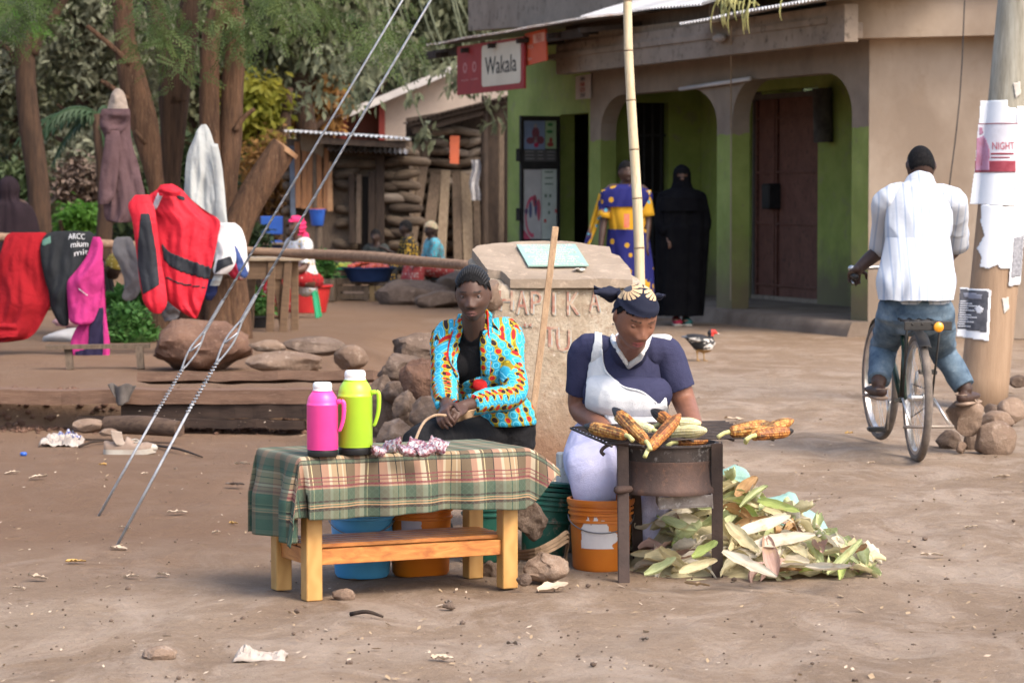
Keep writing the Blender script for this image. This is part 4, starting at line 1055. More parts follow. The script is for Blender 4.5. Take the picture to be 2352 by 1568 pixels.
# ------------------------------------------------------------------ market stall things
def basin(name,c,r,h,m,label,cat='basin',group=None,flare=.8):
 mb=MB();mb.lathe([(r*flare*.96,0.004),(r*.97,h),(r*1.05,h),(r*1.05,h+.02),(r*.93,h+.02),(r*.93,h-.01),(r*flare*.9,.02),(0,.02)],c,28)
 o=mb.build(name,m,None,smooth=True,angle=40);return tag(o,label,cat,group)
def fruit(name,c,r,m,label,cat,group):
 mb=MB();mb.ell(c,(r,r,r*.9),None,2);o=mb.build(name,m,None,smooth=True);return tag(o,label,cat,group)
TD=37.5;ty=P(850,690,TD).y
ts=thing('vegetable_stall',(wx(855,TD),ty,0),'low rough crate stall carrying the tomato and mango basins','stall')
zs=zt(645,TD)
mb=MB();mb.box((wx(855,TD),ty,zs-.02),(1.5,.8,.03));mb.build('stall_top',OLDW,ts)
for k in range(4):
 mb=MB();mb.box((wx(812,TD),ty-.38,.06+.10*k),(.72,.025,.075));mb.build('slat',OLDW,ts)
for px in(780,845,858,872,886,900):
 mb=MB();mb.box((wx(px,TD),ty-.41,(zs-.05)/2),(.06 if px<850 else.065,.03,zs-.05));mb.build('slat',OLDW if px<850 else mat('yellow_old_plank',(.24,.165,.08),(.16,.11,.06),8),ts)
for px in(778,930):
 mb=MB();mb.box((wx(px,TD),ty+.3,(zs-.04)/2),(.07,.07,zs-.04));mb.build('leg',OLDW,ts)
basin('basin',(wx(793,TD),ty-.16,zs),.27*.9,.16,GRNP,'green basin of green mangoes on the crate stall',group='basins on the crate stall')
basin('basin',(wx(846,TD),ty-.22,zs),.36,.17,mat('navy_plastic',(.014,.030,.085),(.02,.04,.11),6,None,.4),'wide navy basin heaped with tomatoes on the crate stall',group='basins on the crate stall')
basin('basin',(wx(759,TD),ty+.1,zs),.2,.15,mat('black_plastic',(.012,.012,.014),(.02,.02,.02),6,None,.45),'small black basin of onions at the end of the crate stall',group='basins on the crate stall')
TOM=mat('tomato_skin',(.42,.045,.022),(.55,.10,.04),12,None,.3,0,40,0,.5)
MAN=mat('mango_skin',(.17,.27,.035),(.33,.33,.05),12,None,.4)
ONI=mat('onion_skin',(.17,.035,.06),(.24,.08,.10),12,None,.5)
for k in range(26):
 a=rr.random()*6.28;q=math.sqrt(rr.random())*.28;fruit('tomato',(wx(846,TD)+q*math.cos(a),ty-.22+q*math.sin(a),zs+.17+.07*(1-q/.28)+rr.random()*.015),.042,TOM,'red tomato heaped in the wide navy basin','tomato','tomatoes in the navy basin')
for k in range(14):
 a=rr.random()*6.28;q=math.sqrt(rr.random())*.17;fruit('mango',(wx(793,TD)+q*math.cos(a),ty-.16+q*math.sin(a),zs+.17+.06*(1-q/.17)),.05,MAN,'green mango heaped in the green basin','mango','mangoes in the green basin')
for k in range(12):
 a=rr.random()*6.28;q=math.sqrt(rr.random())*.14;fruit('onion',(wx(759,TD)+q*math.cos(a),ty+.1+q*math.sin(a),zs+.15+.05*(1-q/.14)),.032,ONI,'red onion in the small black basin','onion','onions in the black basin')

def leaf_quads(mb,pts,size,seed=0,droop=.3,asp=.45,up=0.0):
 r_=random.Random(seed)
 for p in pts:
  a=r_.random()*6.28;e=r_.gauss(-droop,.5)
  d=Vector((math.cos(a)*math.cos(e),math.sin(a)*math.cos(e),math.sin(e)+up)).normalized()
  s_=size*r_.uniform(.6,1.25);sd=d.cross(Vector((r_.gauss(0,.3),r_.gauss(0,.3),1))).normalized()*s_*asp*.5
  p=Vector(p);n_=d.cross(sd).normalized()*s_*.08
  mb.add([p,p+d*s_*.5+sd-n_,p+d*s_,p+d*s_*.5-sd-n_],[(0,1,2),(0,2,3)])
def leaf_mat(name,c1,c2,scale=3,trans=.35,rough=.6,c3=None):
 m,n,b=new_mat(name,rough,0,.3);co=n.coord('Object')
 c=n.ramp(n.noise(co,scale,3,.7),[(.35,c1),(.65,c2)])
 if c3:c=n.mix(n.ramp(n.noise(co,scale*.45,2),[(.56,(0,0,0)),(.66,(1,1,1))]),c,c3)
 n.lk(c,b.inputs['Base Color'])
 tr=n.node('ShaderNodeBsdfTranslucent');n.lk(c,tr.inputs[0]);mx=n.node('ShaderNodeMixShader');mx.inputs[0].default_value=trans
 n.lk(b.outputs[0],mx.inputs[1]);n.lk(tr.outputs[0],mx.inputs[2]);n.lk(mx.outputs[0],n.n['Material Output'].inputs[0])
 return m
GREENS=leaf_mat('market_greens',(.045,.13,.028),(.10,.22,.055),7)
def greens(c,r,h,n_,label,size=.10,seed=1):
 t=thing('bunch_of_greens',c,label,'greens');mb=MB();r_=random.Random(seed);pts=[]
 for k in range(n_):
  a=r_.random()*6.28;q=math.sqrt(r_.random());z=h*math.sqrt(max(0,1-q*q))*r_.uniform(.55,1.05)
  pts.append((c[0]+r[0]*q*math.cos(a),c[1]+r[1]*q*math.sin(a),c[2]+z))
 leaf_quads(mb,pts,size,seed,-.2,.6);o=mb.build('foliage',GREENS,t,fixn=False)
 mb=MB();mb.ell((c[0],c[1],c[2]+h*.28),(r[0]*.8,r[1]*.8,h*.45),None,3);mb.build('stalks',mat('green_stalks',(.03,.075,.02),(.06,.11,.03),20,None,.8,.6,40),t,smooth=True)
 return t
greens((wx(735,TD-1),ty-.6,.30),(.19,.22),.34,300,'bunch of leafy greens beside the crate stall',.11,3)
mb=MB();mb.box((wx(735,TD-1),ty-.6,.15),(.36,.4,.30),None,.02);tag(mb.build('wooden_box',OLDW),'rough box under the leafy greens by the crate stall','box')

q=atz(P(705,690,33.5));basin('tub',(q.x,q.y,0),.29,.3,REDP,'deep red tub on the ground behind the green stool','tub')

GD=32.0
def stool():
 c=atz(P(690,722,GD));t=thing('plastic_stool',c,'green plastic stool with splayed legs under the seated person in pink','stool');hz=.42
 mb=MB();mb.box((c.x,c.y,hz),(.34,.34,.035),None,.012);mb.build('seat',GRNP,t)
 mb=MB();mb.box((c.x,c.y,hz-.045),(.32,.32,.05),None,.01);mb.build('apron',GRNP,t)
 for sx in(-1,1):
  for sy_ in(-1,1):
   mb=MB();mb.beam((c.x+.145*sx,c.y+.145*sy_,hz-.03),(c.x+.205*sx,c.y+.2*sy_,0),.05,.05,(0,1,0),.01);mb.build('leg',GRNP,t)
stool()

def mtable():
 D=27.3;a=atz(P(618,778,D));b_=atz(P(658,778,D-.1));t=thing('wooden_table',((a.x+b_.x)/2,a.y,0),'rough brown wooden table with slanted legs beside the tree','table')
 zt_=.755;x0,x1 =wx(545,D),wx(692,D);y0 =a.y-.1;m=mat('brown_table_wood',(.165,.105,.065),(.11,.07,.045),7,(1,4,4),.8,.4,20);m2 =mat('worn_table_top',(.34,.27,.19),(.22,.16,.11),6,(1,4,4),.7,.3,20)
 for k in range(4):
  mb=MB();mb.box(((x0+x1)/2,y0+.09+.185*k,zt_),(x1-x0,.175,.03),None,.005);mb.build('table_top_board',m2,t)
 mb=MB();mb.box(((x0+x1)/2-.04,y0+.06,zt_-.10),(x1-x0-.14,.03,.17));mb.build('apron',m,t)
 for xa,xb,yy in((626,621,.05),(633,655,.10),(664,650,.05),(570,562,.62),(668,668,.62)):
  mb=MB();mb.beam((wx(xa,D),y0+yy,zt_-.02),(wx(xb,D),y0+yy-.03,0),.075,.05,(0,1,0),.006);mb.build('leg',m,t)

mtable()
q=atz(P(590,775,28.4));basin('tub',(q.x-.05,q.y,0),.19,.16,MATS['black_plastic'],'black tub of greens on the ground beside the rough table','tub')
greens((q.x-.08,q.y,.16),(.26,.2),.26,420,'heap of leafy greens in the black tub by the table',.10,5)
q=atz(P(290,775,24.8));greens((q.x,q.y,.0),(.30,.26),.42,900,'large heap of fresh green leaves on the ground behind the red jacket',.085,8)
q=atz(P(292,690,26.0));greens((q.x,q.y,.30),(.2,.2),.22,300,'bunch of long green leaves on the low board behind the grey shirt',.13,9)
mb=MB();mb.box((q.x-.02,q.y,.28),(.55,.4,.04));mb.box((q.x-.2,q.y,.13),(.05,.3,.26));mb.box((q.x+.2,q.y,.13),(.05,.3,.26));tag(mb.build('low_bench',OLDW2),'low board on two blocks under the bunch of long leaves','bench')

def sack(c,r,m,label,seed=1):
 q=rock_mesh(c,r,seed,.2,3,.10,3,-.6);return tag(q.build('grain_sack',m,smooth=True),label,'sack')
q=atz(P(205,770,25));sack((q.x,q.y,.10),(.40,.25,.12),mat('white_sack',(.42,.40,.39),(.34,.32,.31),5),'white woven sack lying on the ground behind the clothes, lower of two',2)
sack((q.x+.03,q.y+.1,.26),(.36,.2,.07),mat('pink_sack',(.42,.22,.22),(.36,.2,.2),5),'pink striped sack lying on top of the white sack',3)

def bucket(c,r0,r1,h,m,label,rings=(.80,.88),seg=32,tilt=None,group=None,ribs=.006,name='bucket'):
 t=thing(name,c,label,'bucket',group);M=tilt or Matrix.Identity(3)
 pr=[(r0*.92,0),(r0,.012)]
 last=0
 for f_ in rings:
  q=lerp(r0,r1,f_);pr+=[(q-.0005,f_*h-.006),(q+ribs,f_*h-.004),(q+ribs,f_*h+.004),(q+.0005,f_*h+.006)]
 pr+=[(r1,h-.015),(r1+.008,h-.014),(r1+.008,h),(r1-.004,h),(r0-.006,.016),(0,.016)]
 mb=MB();mb.lathe(pr,c,seg,M);o=mb.build('body',m,t,smooth=True,angle=35)
 return t
q=P(729,518,42.8);mb=MB();mb.tube([(q.x,q.y,0),(q.x+.02,q.y,q.z)],[.06,.05],8);tag(mb.build('post',OLDW),'dark post holding up the blue bucket before the plank shack','post')
bk=bucket((q.x,q.y,q.z),.09,.12,.24,BLUEP,'small blue bucket set on a post before the plank shack')
mb=MB();mb.lathe([(.0,.241),(.118,.241),(.118,.25),(0,.255)],q,24);mb.build('lid',mat('pale_red_lid',(.42,.12,.10),None,6),bk,smooth=True)
def bchair():
 D=41.0;c=P(622,560,D);c.z=0;t=thing('chair',c,'blue backed wooden chair in the shade beside the shack','chair');s=F/D
 zb=zt(497,D);zs_=zt(560,D)
 mb=MB();mb.box((c.x,c.y+.2,zb-.13),(.33,.03,.26),None,.01);mb.build('backrest',BLUEP,t)
 mb=MB();mb.box((c.x,c.y,zs_),(.40,.42,.035),None,.01);mb.build('seat',OLDW2,t)
 mb=MB();mb.box((c.x,c.y+.2,zb-.42),(.3,.03,.15),None,.01);mb.build('back_panel',BLUEP,t)
 for sx in(-1,1):
  for yy in(-.18,.2):
   mb=MB();mb.box((c.x+.18*sx,c.y+yy,(zb if yy>0 else zs_)/2),(.045,.045,zb if yy>0 else zs_));mb.build('leg',DARKW,t)
bchair()

for k,(px,py,D,r,lb)in enumerate(((950,690,36,(.46,.4,.22),'broad dark boulder lying beyond the log rail'),(1010,700,35,(.34,.3,.13),'low dark boulder beside the broad one'),(885,690,37,(.12,.12,.10),'small stone beside the crate stall'),(1045,560,42,(.33,.3,.22),'rounded grey boulder before the kiosk'),(1060,610,40,(.4,.3,.2),'low grey boulder under the rounded one'))):
 p=atz(P(px,py,D));q=rock_mesh((p.x,p.y,p.z+r[2]*.55),r,40+k,k,6,.12,3);tag(q.build('boulder',STONE,smooth=True,angle=45),lb,'boulder')
# ------------------------------------------------------------------ trees and bushes
rt=random.Random(77)
def stem(pxs,D0,name,m,par,seed=0):
 """bark limb through (px, py, width px[, D]) stations"""
 pts,rad=[],[]
 for q in pxs:
  D=q[3]if len(q)>3 else D0
  pts.append(P(q[0],q[1],D));rad.append(q[2]/2*D/F)
 c=catmull(pts,5);r=catmull([np.array((a,a))for a in rad],5);V,Fc,U=tube_geo(c,r,18,None,True)
 mb=MB();ctr=[np.array(q)for q in c]
 W_=[]
 for i,v in enumerate(V):
  p=ctr[min(i//18,len(ctr)-1)];d=np.array(v)-p;a=math.atan2(d[1],d[0])
  k=1+.10*nz((math.cos(a)*1.2,math.sin(a)*1.2,p[2]*.9),1.2,seed)+.05*nz((math.cos(a)*4,math.sin(a)*4,p[2]*.6),1.5,seed+4)
  W_.append(p+d*k)
 mb.add(W_,Fc);return mb.build(name,m,par,smooth=True)
LEAF1 =leaf_mat('feathery_leaves',(.060,.100,.030),(.125,.165,.050),1.6,.45,.6,(.045,.06,.03))
LEAF2 =leaf_mat('dull_olive_leaves',(.095,.105,.055),(.175,.180,.105),1.2,.35,.6)
LEAF3 =leaf_mat('dark_green_leaves',(.040,.065,.026),(.085,.110,.045),1.2,.4)
LEAF4 =leaf_mat('sunlit_yellow_leaves',(.20,.22,.03),(.36,.31,.05),1.0,.6)  # yellow puts sunlight on the foliage into the leaf colour
LEAF5 =leaf_mat('brown_dry_leaves',(.22,.115,.04),(.36,.19,.05),1.2,.5)
LEAF7 =leaf_mat('haze_tinted_leaves',(.15,.155,.095),(.26,.26,.175),1.2,.45,.6,(.09,.10,.05))  # distance haze put into the paler leaf colour
LEAF6 =leaf_mat('bright_leaves',(.06,.16,.02),(.11,.24,.035),1.5,.5)
def clumps(mb,centres,n,r,size,seed,droop=.4,asp=.4):
 q=random.Random(seed)
 for c in centres:
  pts=[]
  for k in range(n):
   d=Vector((q.gauss(0,1),q.gauss(0,1),q.gauss(0,.8)));d=d.normalized()*(q.random()**.5)
   pts.append((c[0]+d.x*r,c[1]+d.y*r,c[2]+d.z*r*.8))
  leaf_quads(mb,pts,size,seed+len(mb.v),droop,asp)
def in_region(polys,n,D0,D1,rnd):
 out=[]
 xs_=[x for pl in polys for x,y in pl];ys_=[y for pl in polys for x,y in pl]
 while len(out)<n:
  x,y=rnd.uniform(min(xs_),max(xs_)),rnd.uniform(min(ys_),max(ys_))
  if any(inpoly(x,y,pl)for pl in polys):out.append(P(x,y,rnd.uniform(D0,D1)))
 return out
TD_=25.5
tr=thing('tree',atz(P(450,775,TD_)),'big tree with several brown stems rising from one base, clothes hung on it','tree')
base=[(380,790),(440,790),(500,790),(545,790)]
stem([(362,800,85),(372,700,72),(380,600,62),(372,520,56),(360,430,40),(334,297,64),(308,198,64),(288,99,50),(281,0,46),(262,-160,40)],TD_,'stem',BARK,tr,1)
stem([(430,800,95),(420,650,80),(400,540,66),(391,428,46),(397,297,60),(402,198,76),(425,90,62),(440,0,50),(462,-140,42)],TD_+.45,'stem',BARKD,tr,2)
stem([(405,240,50,TD_+.4),(375,100,44,TD_+.5),(352,0,40,TD_+.6),(330,-140,34,TD_+.8)],TD_+.5,'stem',BARKD,tr,3)
stem([(505,800,80),(500,640,60),(492,480,56),(482,350,46),(480,198,46),(483,99,45),(500,33,46),(525,-10,46),(580,-140,40)],TD_-.1,'stem',BARK,tr,4)
stem([(540,800,85),(528,640,76),(522,520,60),(521,430,48),(528,330,53),(534,198,50),(540,99,50),(536,-20,46),(560,-160,40)],TD_,'stem',BARK,tr,5)
stem([(470,800,130),(462,740,112),(455,690,80),(445,640,40),(440,600,20)],TD_+.25,'trunk_base',BARK,tr,6)
lim=stem([(525,640,60),(545,530,66),(575,460,68),(612,400,68),(645,350,64),(654,338,60)],TD_-.35,'cut_limb',BARK,tr,7)
ce=P(657,343,TD_-.35);dd=(P(660,335,TD_-.35)-P(612,400,TD_-.35)).normalized();q=dd.to_track_quat('Z','Y').to_matrix()
mb=MB();mb.lathe([(0,.025),(.12,.02),(.125,-.02)],ce,16,q);mb.build('sawn_end',mat('cut_wood',(.34,.20,.11),(.26,.14,.075),9,None,.8),lim)
for pts in([(540,300,16),(560,270,12),(585,250,9)],[(300,150,14),(260,110,12),(200,60,10)],[(295,230,14),(255,200,12),(232,185,9)],[(335,330,12),(310,300,10)]):
 stem(pts,TD_-.1,'limb',BARK,tr,8)

cl=MB()
def spray(px,py,D,n,L,q):
 """hanging frond with paired leaflets"""
 p=P(px,py,D)
 for k in range(n):
  a=q.random()*6.28;d=Vector((math.cos(a)*.5,math.sin(a)*.5,-.05-q.random()*.65)).normalized();o=p+Vector((q.gauss(0,.12),q.gauss(0,.25),q.gauss(0,.10)))
  sd=d.cross(Vector((q.gauss(0,1),q.gauss(0,1),.2))).normalized();l=L*q.uniform(.6,1.2)
  for j in range(7):
   t=(j+1)/7;c=o+d*l*t;w_=.055*(1-.5*t)*q.uniform(.7,1.2)
   for s_ in(-1,1):
    e=c+sd*s_*w_+d*w_*.8
    mb_n=(e-c).cross(d).normalized()*.0
    t2 =d*.011
    cl.add([c-t2,(c+e)/2+d*.012,e,(c+e)/2-d*.010],[(0,1,2,3)])
q=random.Random(5)
def fill(poly,n,D0,D1,k,L):
 for _ in range(n):
  while True:
   x,y=q.uniform(min(a for a,b_ in poly),max(a for a,b_ in poly)),q.uniform(min(b_ for a,b_ in poly),max(b_ for a,b_ in poly))
   if inpoly(x,y,poly):break
  spray(x,y,q.uniform(D0,D1),k,L,q)
fill([(300,-60),(470,-60),(465,60),(430,130),(385,160),(345,140),(335,60)],30,24.2,25.0,5,.28)
fill([(520,-60),(770,-60),(745,40),(690,70),(620,60),(560,50)],26,23.5,25.6,5,.28)
fill([(540,20),(600,20),(580,90),(560,110)],12,24.5,25,6,.28)
fill([(700,20),(900,0),(960,100),(900,140),(800,100)],22,25,29,5,.34)
fill([(0,-40),(60,-40),(60,40),(30,60),(5,55)],20,23,24,7,.30)
crown=cl.build('crown',LEAF1,tr,fixn=False)

up=MB();q=random.Random(6)
cs=[]
for k in range(150):
 d=Vector((q.gauss(0,1),q.gauss(0,1),q.gauss(0,.5)))
 cs.append((-3.0+d.x*2.2,24.2+d.y*2.4,4.55+abs(d.z)*1.6))
clumps(up,cs,34,.45,.16,9,.3,.5);up.build('upper_crown',LEAF3,tr,fixn=False)

t2 =thing('tree',atz(P(90,700,34)),'single dark trunk standing apart from the stems hung with clothes, forked high up','tree')
stem([(100,720,60),(95,600,54),(89,428,52),(71,297,50),(60,198,46),(56,99,46),(52,0,42),(45,-140,38)],34,'trunk',BARKD,t2,11)
stem([(74,125,30),(90,75,26),(112,48,22),(132,24,20),(170,-40,17)],34,'limb',BARKD,t2,12)
stem([(38,150,14),(20,115,12),(-10,95,10)],34,'limb',BARKD,t2,13)
cl=MB();q=random.Random(9)
fill([(0,-30),(64,-30),(60,40),(55,60),(45,55),(0,20)],26,32,33.4,6,.36)
cl.build('crown',LEAF6,t2,fixn=False)
up=MB();cs=[(-5.6+q.gauss(0,1.4),34+q.gauss(0,1.6),4.9+abs(q.gauss(0,1.0)))for k in range(90)];clumps(up,cs,30,.5,.2,19,.3,.5);up.build('upper_crown',LEAF3,t2,fixn=False)

def bgtree(cx,D,hw,y0,y1,lm,n,leaf,label,seed,trunk=True,per=26,cr=.62,asp=.45,droop=.5):
 q=random.Random(seed);bx=wx(cx,D);t=thing('tree',(bx,P(cx,449,D).y,0),label,'tree');s=F/D
 zc=(zt(y0,D)+zt(y1,D))/2;hz=(zt(y0,D)-zt(y1,D))/2;hx=hw/s;yy=P(cx,449,D).y
 if trunk:
  mb=MB();top=zc+hz*.6;pts=[(bx,yy,0),(bx+.15*q.gauss(0,1),yy,top*.35),(bx+.3*q.gauss(0,1),yy,top*.7),(bx+.4*q.gauss(0,1),yy,top)]
  mb.tube(pts,[.24,.19,.14,.05],10,sub=3);mb.build('trunk',BARKD,t,smooth=True)
  for k in range(7):
   z=lerp(.35,.9,k/7)*top;a=q.random()*6.28;mb=MB();p0 =Vector((bx,yy,z));p1 =p0+Vector((math.cos(a)*hx*.7,math.sin(a)*hx*.5,hz*.35));mb.tube([p0,p0.lerp(p1,.5)+Vector((0,0,.1)),p1],[.08,.055,.02],6,sub=2);mb.build('limb',BARKD,t,smooth=True)
 cs=[]
 while len(cs)<n:
  d=Vector((q.uniform(-1,1),q.uniform(-1,1),q.uniform(-1,1)))
  if d.length>1 or nz((d.x*1.9,d.y*1.9,d.z*1.9),1,seed)<-.12:continue
  cs.append((bx+d.x*hx,yy+d.y*hx*.7,zc+d.z*hz))
 mb=MB();clumps(mb,cs,per,cr*(D/45),leaf,seed*31,droop,asp);mb.build('crown',lm,t,fixn=False)
bgtree(215,52,190,-160,330,LEAF7,420,.20,'grey green tree behind the big multi-stemmed tree',101)
bgtree(470,56,150,-160,300,LEAF2,300,.22,'dark tree seen between the brown stems',102)
bgtree(690,50,150,-150,205,LEAF2,360,.21,'olive leaved tree above the plank shack',103,droop=.9)
bgtree(860,63,150,-160,200,LEAF2,420,.20,'grey leaved tree reaching over the pale house',104,droop=.9)
bgtree(1040,63,130,-180,140,LEAF2,280,.26,'pale leaved tree behind the Wakala sign',105,droop=.9)
bgtree(640,56,110,60,330,LEAF4,75,.20,'tree with sunlight painted yellow in its leaves beyond the shack',106)
bgtree(590,49,52,170,330,LEAF4,60,.24,'small tree with sunlit yellow painted leaves beside the cut limb',107,per=18,cr=.4)
bgtree(30,56,150,-150,380,LEAF2,260,.24,'dark leaved tree behind the dark trunk',108)
bgtree(700,52,70,150,300,LEAF5,90,.24,'brown dry shrubby tree over the shack roof',109,per=20,cr=.4)
def bush(cx,cy,D,hw,hh,lm,n,leaf,label,seed,per=22):
 q=random.Random(seed);c=P(cx,cy,D);s=F/D;t=thing('bush',(c.x,c.y,0),label,'bush');mb=MB();cs=[]
 while len(cs)<n:
  d=Vector((q.uniform(-1,1),q.uniform(-1,1),q.uniform(-1,1)))
  if d.length<1:cs.append((c.x+d.x*hw/s,c.y+d.y*hw/s*.6,max(.1,c.z+d.z*hh/s)))
 clumps(mb,cs,per,.35*(D/45),leaf,seed,.3,.45);mb.build('foliage',lm,t,fixn=False)
 mb=MB()
 for k in range(5):mb.tube([(c.x+q.gauss(0,.1),c.y,0),(c.x+q.gauss(0,.3),c.y+q.gauss(0,.2),c.z)],[.035,.015],6)
 mb.build('stems',BARKD,t)
q=random.Random(55);mb=MB()
cs=[P(q.uniform(960,1200),120+200*q.random()**1.3,q.uniform(42,43.5))for k in range(16)]+[P(q.uniform(700,960),q.uniform(60,250),q.uniform(44,48))for k in range(26)];clumps(mb,cs,16,.26,.20,91,.9,.42)
for c in cs[:9]:mb.tube([c,c+Vector((-.5,1.5,1.2)),c+Vector((-1.0,5,3.4))],[.008,.014,.03],5,sub=3)
br=thing('tree_branch',P(1040,60,47),'leafy branch hanging in front of the pale house and its tin roof','branch');mb.build('foliage',LEAF2,br,fixn=False)
bush(620,420,47,48,110,LEAF5,90,.16,'brown dry bush behind the cut limb',201)
bush(230,380,50,90,90,LEAF7,130,.18,'grey green bush on the far side of the path',202)
bush(50,450,48,70,80,LEAF3,90,.24,'dark bush behind the hooded person',203)
bush(185,430,44,45,60,mat('twiggy_brown',(.17,.12,.09),(.10,.07,.055),4,None,.9),90,.14,'heap of dry brown brushwood beside the path',204)
bush(185,505,42,40,26,LEAF6,40,.14,'low green weeds beside the dark trunk',205)
bush(430,430,50,90,110,LEAF3,110,.26,'dark undergrowth between the brown stems',206)
bush(560,560,40,30,40,LEAF3,40,.16,'dark weeds behind the cut limb',207)

pa=thing('palm',P(240,400,40),'dark palm with drooping fronds behind the maroon coat','palm');pm=leaf_mat('palm_leaf',(.020,.045,.018),(.035,.07,.028),2,.2)
q=random.Random(14);c=P(225,262,40)
for k in range(9):
 a=-2.9+k*.72;L=1.0+.3*q.random();mb=MB();pts=[]
 for j in range(10):
  t=j/9;pts.append(c+Vector((math.cos(a)*L*t,.5*math.sin(a*2)*t,.28*math.sin(a)*t+.25*t-.65*t*t)))
 for j in range(1,10):
  d=(pts[j]-pts[j-1]).normalized()
  for s_ in(-1,1):
   e=pts[j]+d*.14+Vector((0,.12*s_,-.20*(1.1-abs(j/9-.5))));mb.add([pts[j]-d*.03,pts[j]+d*.03,e],[(0,1,2)])
   e=pts[j]-d*.02+Vector((0,.10*s_,-.20));mb.add([pts[j]-d*.06,pts[j],e],[(0,1,2)])
 mb.tube(pts,[.02]*9+[.006],5);mb.build('frond',pm,pa,fixn=False)
mb=MB();mb.tube([(c.x,c.y,0),(c.x+.1,c.y,1.2),c],[.13,.11,.09],10,sub=2);mb.build('trunk',BARKD,pa,smooth=True)

mb=MB();q=random.Random(31);cs=[]
for k in range(1300):
 x=q.uniform(-34,16);h_=10+3*nz((x*.2,0,0),1);cs.append((x,74+q.uniform(0,9)+abs(x)*.05,q.random()**.8*h_))
clumps(mb,cs,22,1.0,.62,77,.3,.5);tag(mb.build('far_wood',LEAF3,None,fixn=False),'dense dark wood closing the view behind the market','wood',kind='stuff')
mb=MB();pts=[]
def hf(u,v):return Vector((lerp(-75,75,u),84+v*40+3*math.sin(u*9),-.5+v*24+1.5*nz((u*12,v*6,0),1)))
mb.grid(hf,60,14);struct(mb.build('hill',mat('green_hill',(.035,.050,.022),(.06,.065,.035),.4,None,.95,.5,3),None,smooth=True))
# ------------------------------------------------------------------ terrace edge: planks, stones
def plank(name,pts,w_,h_,m,label,seed=0,n=26,tilt=0.0):
 """a sawn board following pts, w_ deep and h_ high, slightly warped and chipped"""
 a,b_=Vector(pts[0]),Vector(pts[-1]);mb=MB()
 L=(b_-a).length;d=(b_-a)/L;bk=Vector((-d.y,d.x,0)).normalized()
 if bk.y<0:bk=-bk
 rings=[]
 for i in range(n+1):
  t=i/n;c=a.lerp(b_,t)+Vector((0,0,.012*nz((t*7,seed,0),1)))
  e=.010*nz((t*16,seed,2),1)
  hh=h_*(1+.14*nz((t*13,seed,5),1));up=Vector((0,0,math.cos(tilt)))+bk*math.sin(tilt);ot=bk*math.cos(tilt)-Vector((0,0,math.sin(tilt)))
  rings+=[c+bk*0-ot*(w_/2+e)-up*hh/2,c+ot*w_/2-up*hh/2,c+ot*w_/2+up*hh/2,c-ot*(w_/2+e)+up*hh/2]
 fs=[]
 for i in range(n):
  for k in range(4):fs.append((i*4+k,i*4+(k+1)%4,i*4+4+(k+1)%4,i*4+4+k))
 fs+=[(3,2,1,0),(n*4,n*4+1,n*4+2,n*4+3)]
 mb.add(rings,fs);o=mb.build(name,m,None);return tag(o,label,'plank')
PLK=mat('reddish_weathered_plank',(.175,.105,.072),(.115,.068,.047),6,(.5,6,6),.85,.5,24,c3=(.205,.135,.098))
PLKD=mat('dark_plank',(.052,.034,.026),(.032,.022,.018),6,(.5,6,6),.85,.5,24)  # darker tone for the lower boards
plank('plank',[P(-60,910,18.2),P(872,908,18.0)],.20,.088,PLK,'long reddish plank edging the terrace with its front face to the road',1,40)
plank('plank',[P(330,868,18.6),P(868,864,18.4)],.34,.06,PLK,'wide reddish plank lying behind and above the long edging plank',2,30,.12)
plank('plank',[P(285,941,18.15),P(850,941,17.98)],.16,.10,PLKD,'dark beam beneath the reddish edging plank',3,30)
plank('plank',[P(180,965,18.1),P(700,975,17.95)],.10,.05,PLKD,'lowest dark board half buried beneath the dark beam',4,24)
def rock_px(px0,px1,py0,py1,D,m,label,seed,name='rock',cat='rock',group=None,depth=.8,facets=9,rough=.12,rot=0,grey=None,sub=4):
 c=P((px0+px1)/2,(py0+py1)/2,D);s=F/D;rx,rz=(px1-px0)/2/s*1.08,(py1-py0)/2/s*1.08
 q=rock_mesh((c.x,c.y,c.z),(rx,rx*depth,rz),seed,rot,facets,rough,sub)
 o=q.build(name,m,None,smooth=True,angle=38);return tag(o,label,cat,group)
rock_px(345,572,738,858,20.7,STONER,'big porous reddish boulder at the foot of the tree stems',61,facets=4,rough=.16)
rock_px(572,757,806,856,19.8,STONEP,'long pale slab stone, lower of the pair beside the reddish boulder',62,facets=14,depth=.5,rough=.07)
rock_px(570,656,779,812,20.0,STONEP,'short pale block lying on the long slab stone',63,facets=14,depth=.7,rough=.07)
rock_px(652,797,774,815,20.1,STONE,'dark flat stone jutting over the long pale slab',64,facets=12,depth=.6,rough=.08)
rock_px(768,842,794,852,19.8,STONEP,'rounded cone shaped stone at the end of the row of slabs',65,facets=4,rough=.07)
GST='stones piled beside the seated person in the printed jacket'
for i,(a,b_,c_,d,D,m,lb,fc)in enumerate((
 (906,1010,766,832,17.3,STONE,'dark domed stone on top of the pile at its far edge',5),
 (872,966,816,876,16.6,STONE,'smooth brown stone below the domed stone',5),
 (928,1020,822,925,16.0,STONER,'largest rugged porous stone touching the printed jacket',5),
 (888,950,872,922,16.2,STONE,'small rounded stone wedged below the smooth brown one',6),
 (904,958,905,974,15.9,STONE,'upright brown stone under the small rounded one',7),
 (950,1015,915,986,15.6,STONEP,'pale brown stone under the largest rugged one',8),
 (846,908,868,1030,16.3,STONE,'tall cracked dark block at the end of the planks',14),
 (872,948,962,1048,15.4,STONEP,'lowest pale stone of the pile near the table',10),
 (945,1010,975,1050,15.2,STONE,'dark lowest stone behind the black skirt',8))):
 rock_px(a-5,b_+5,c_-3,d+5,D,m,lb,80+i*3,group=GST,facets=fc+3,rough=.15)
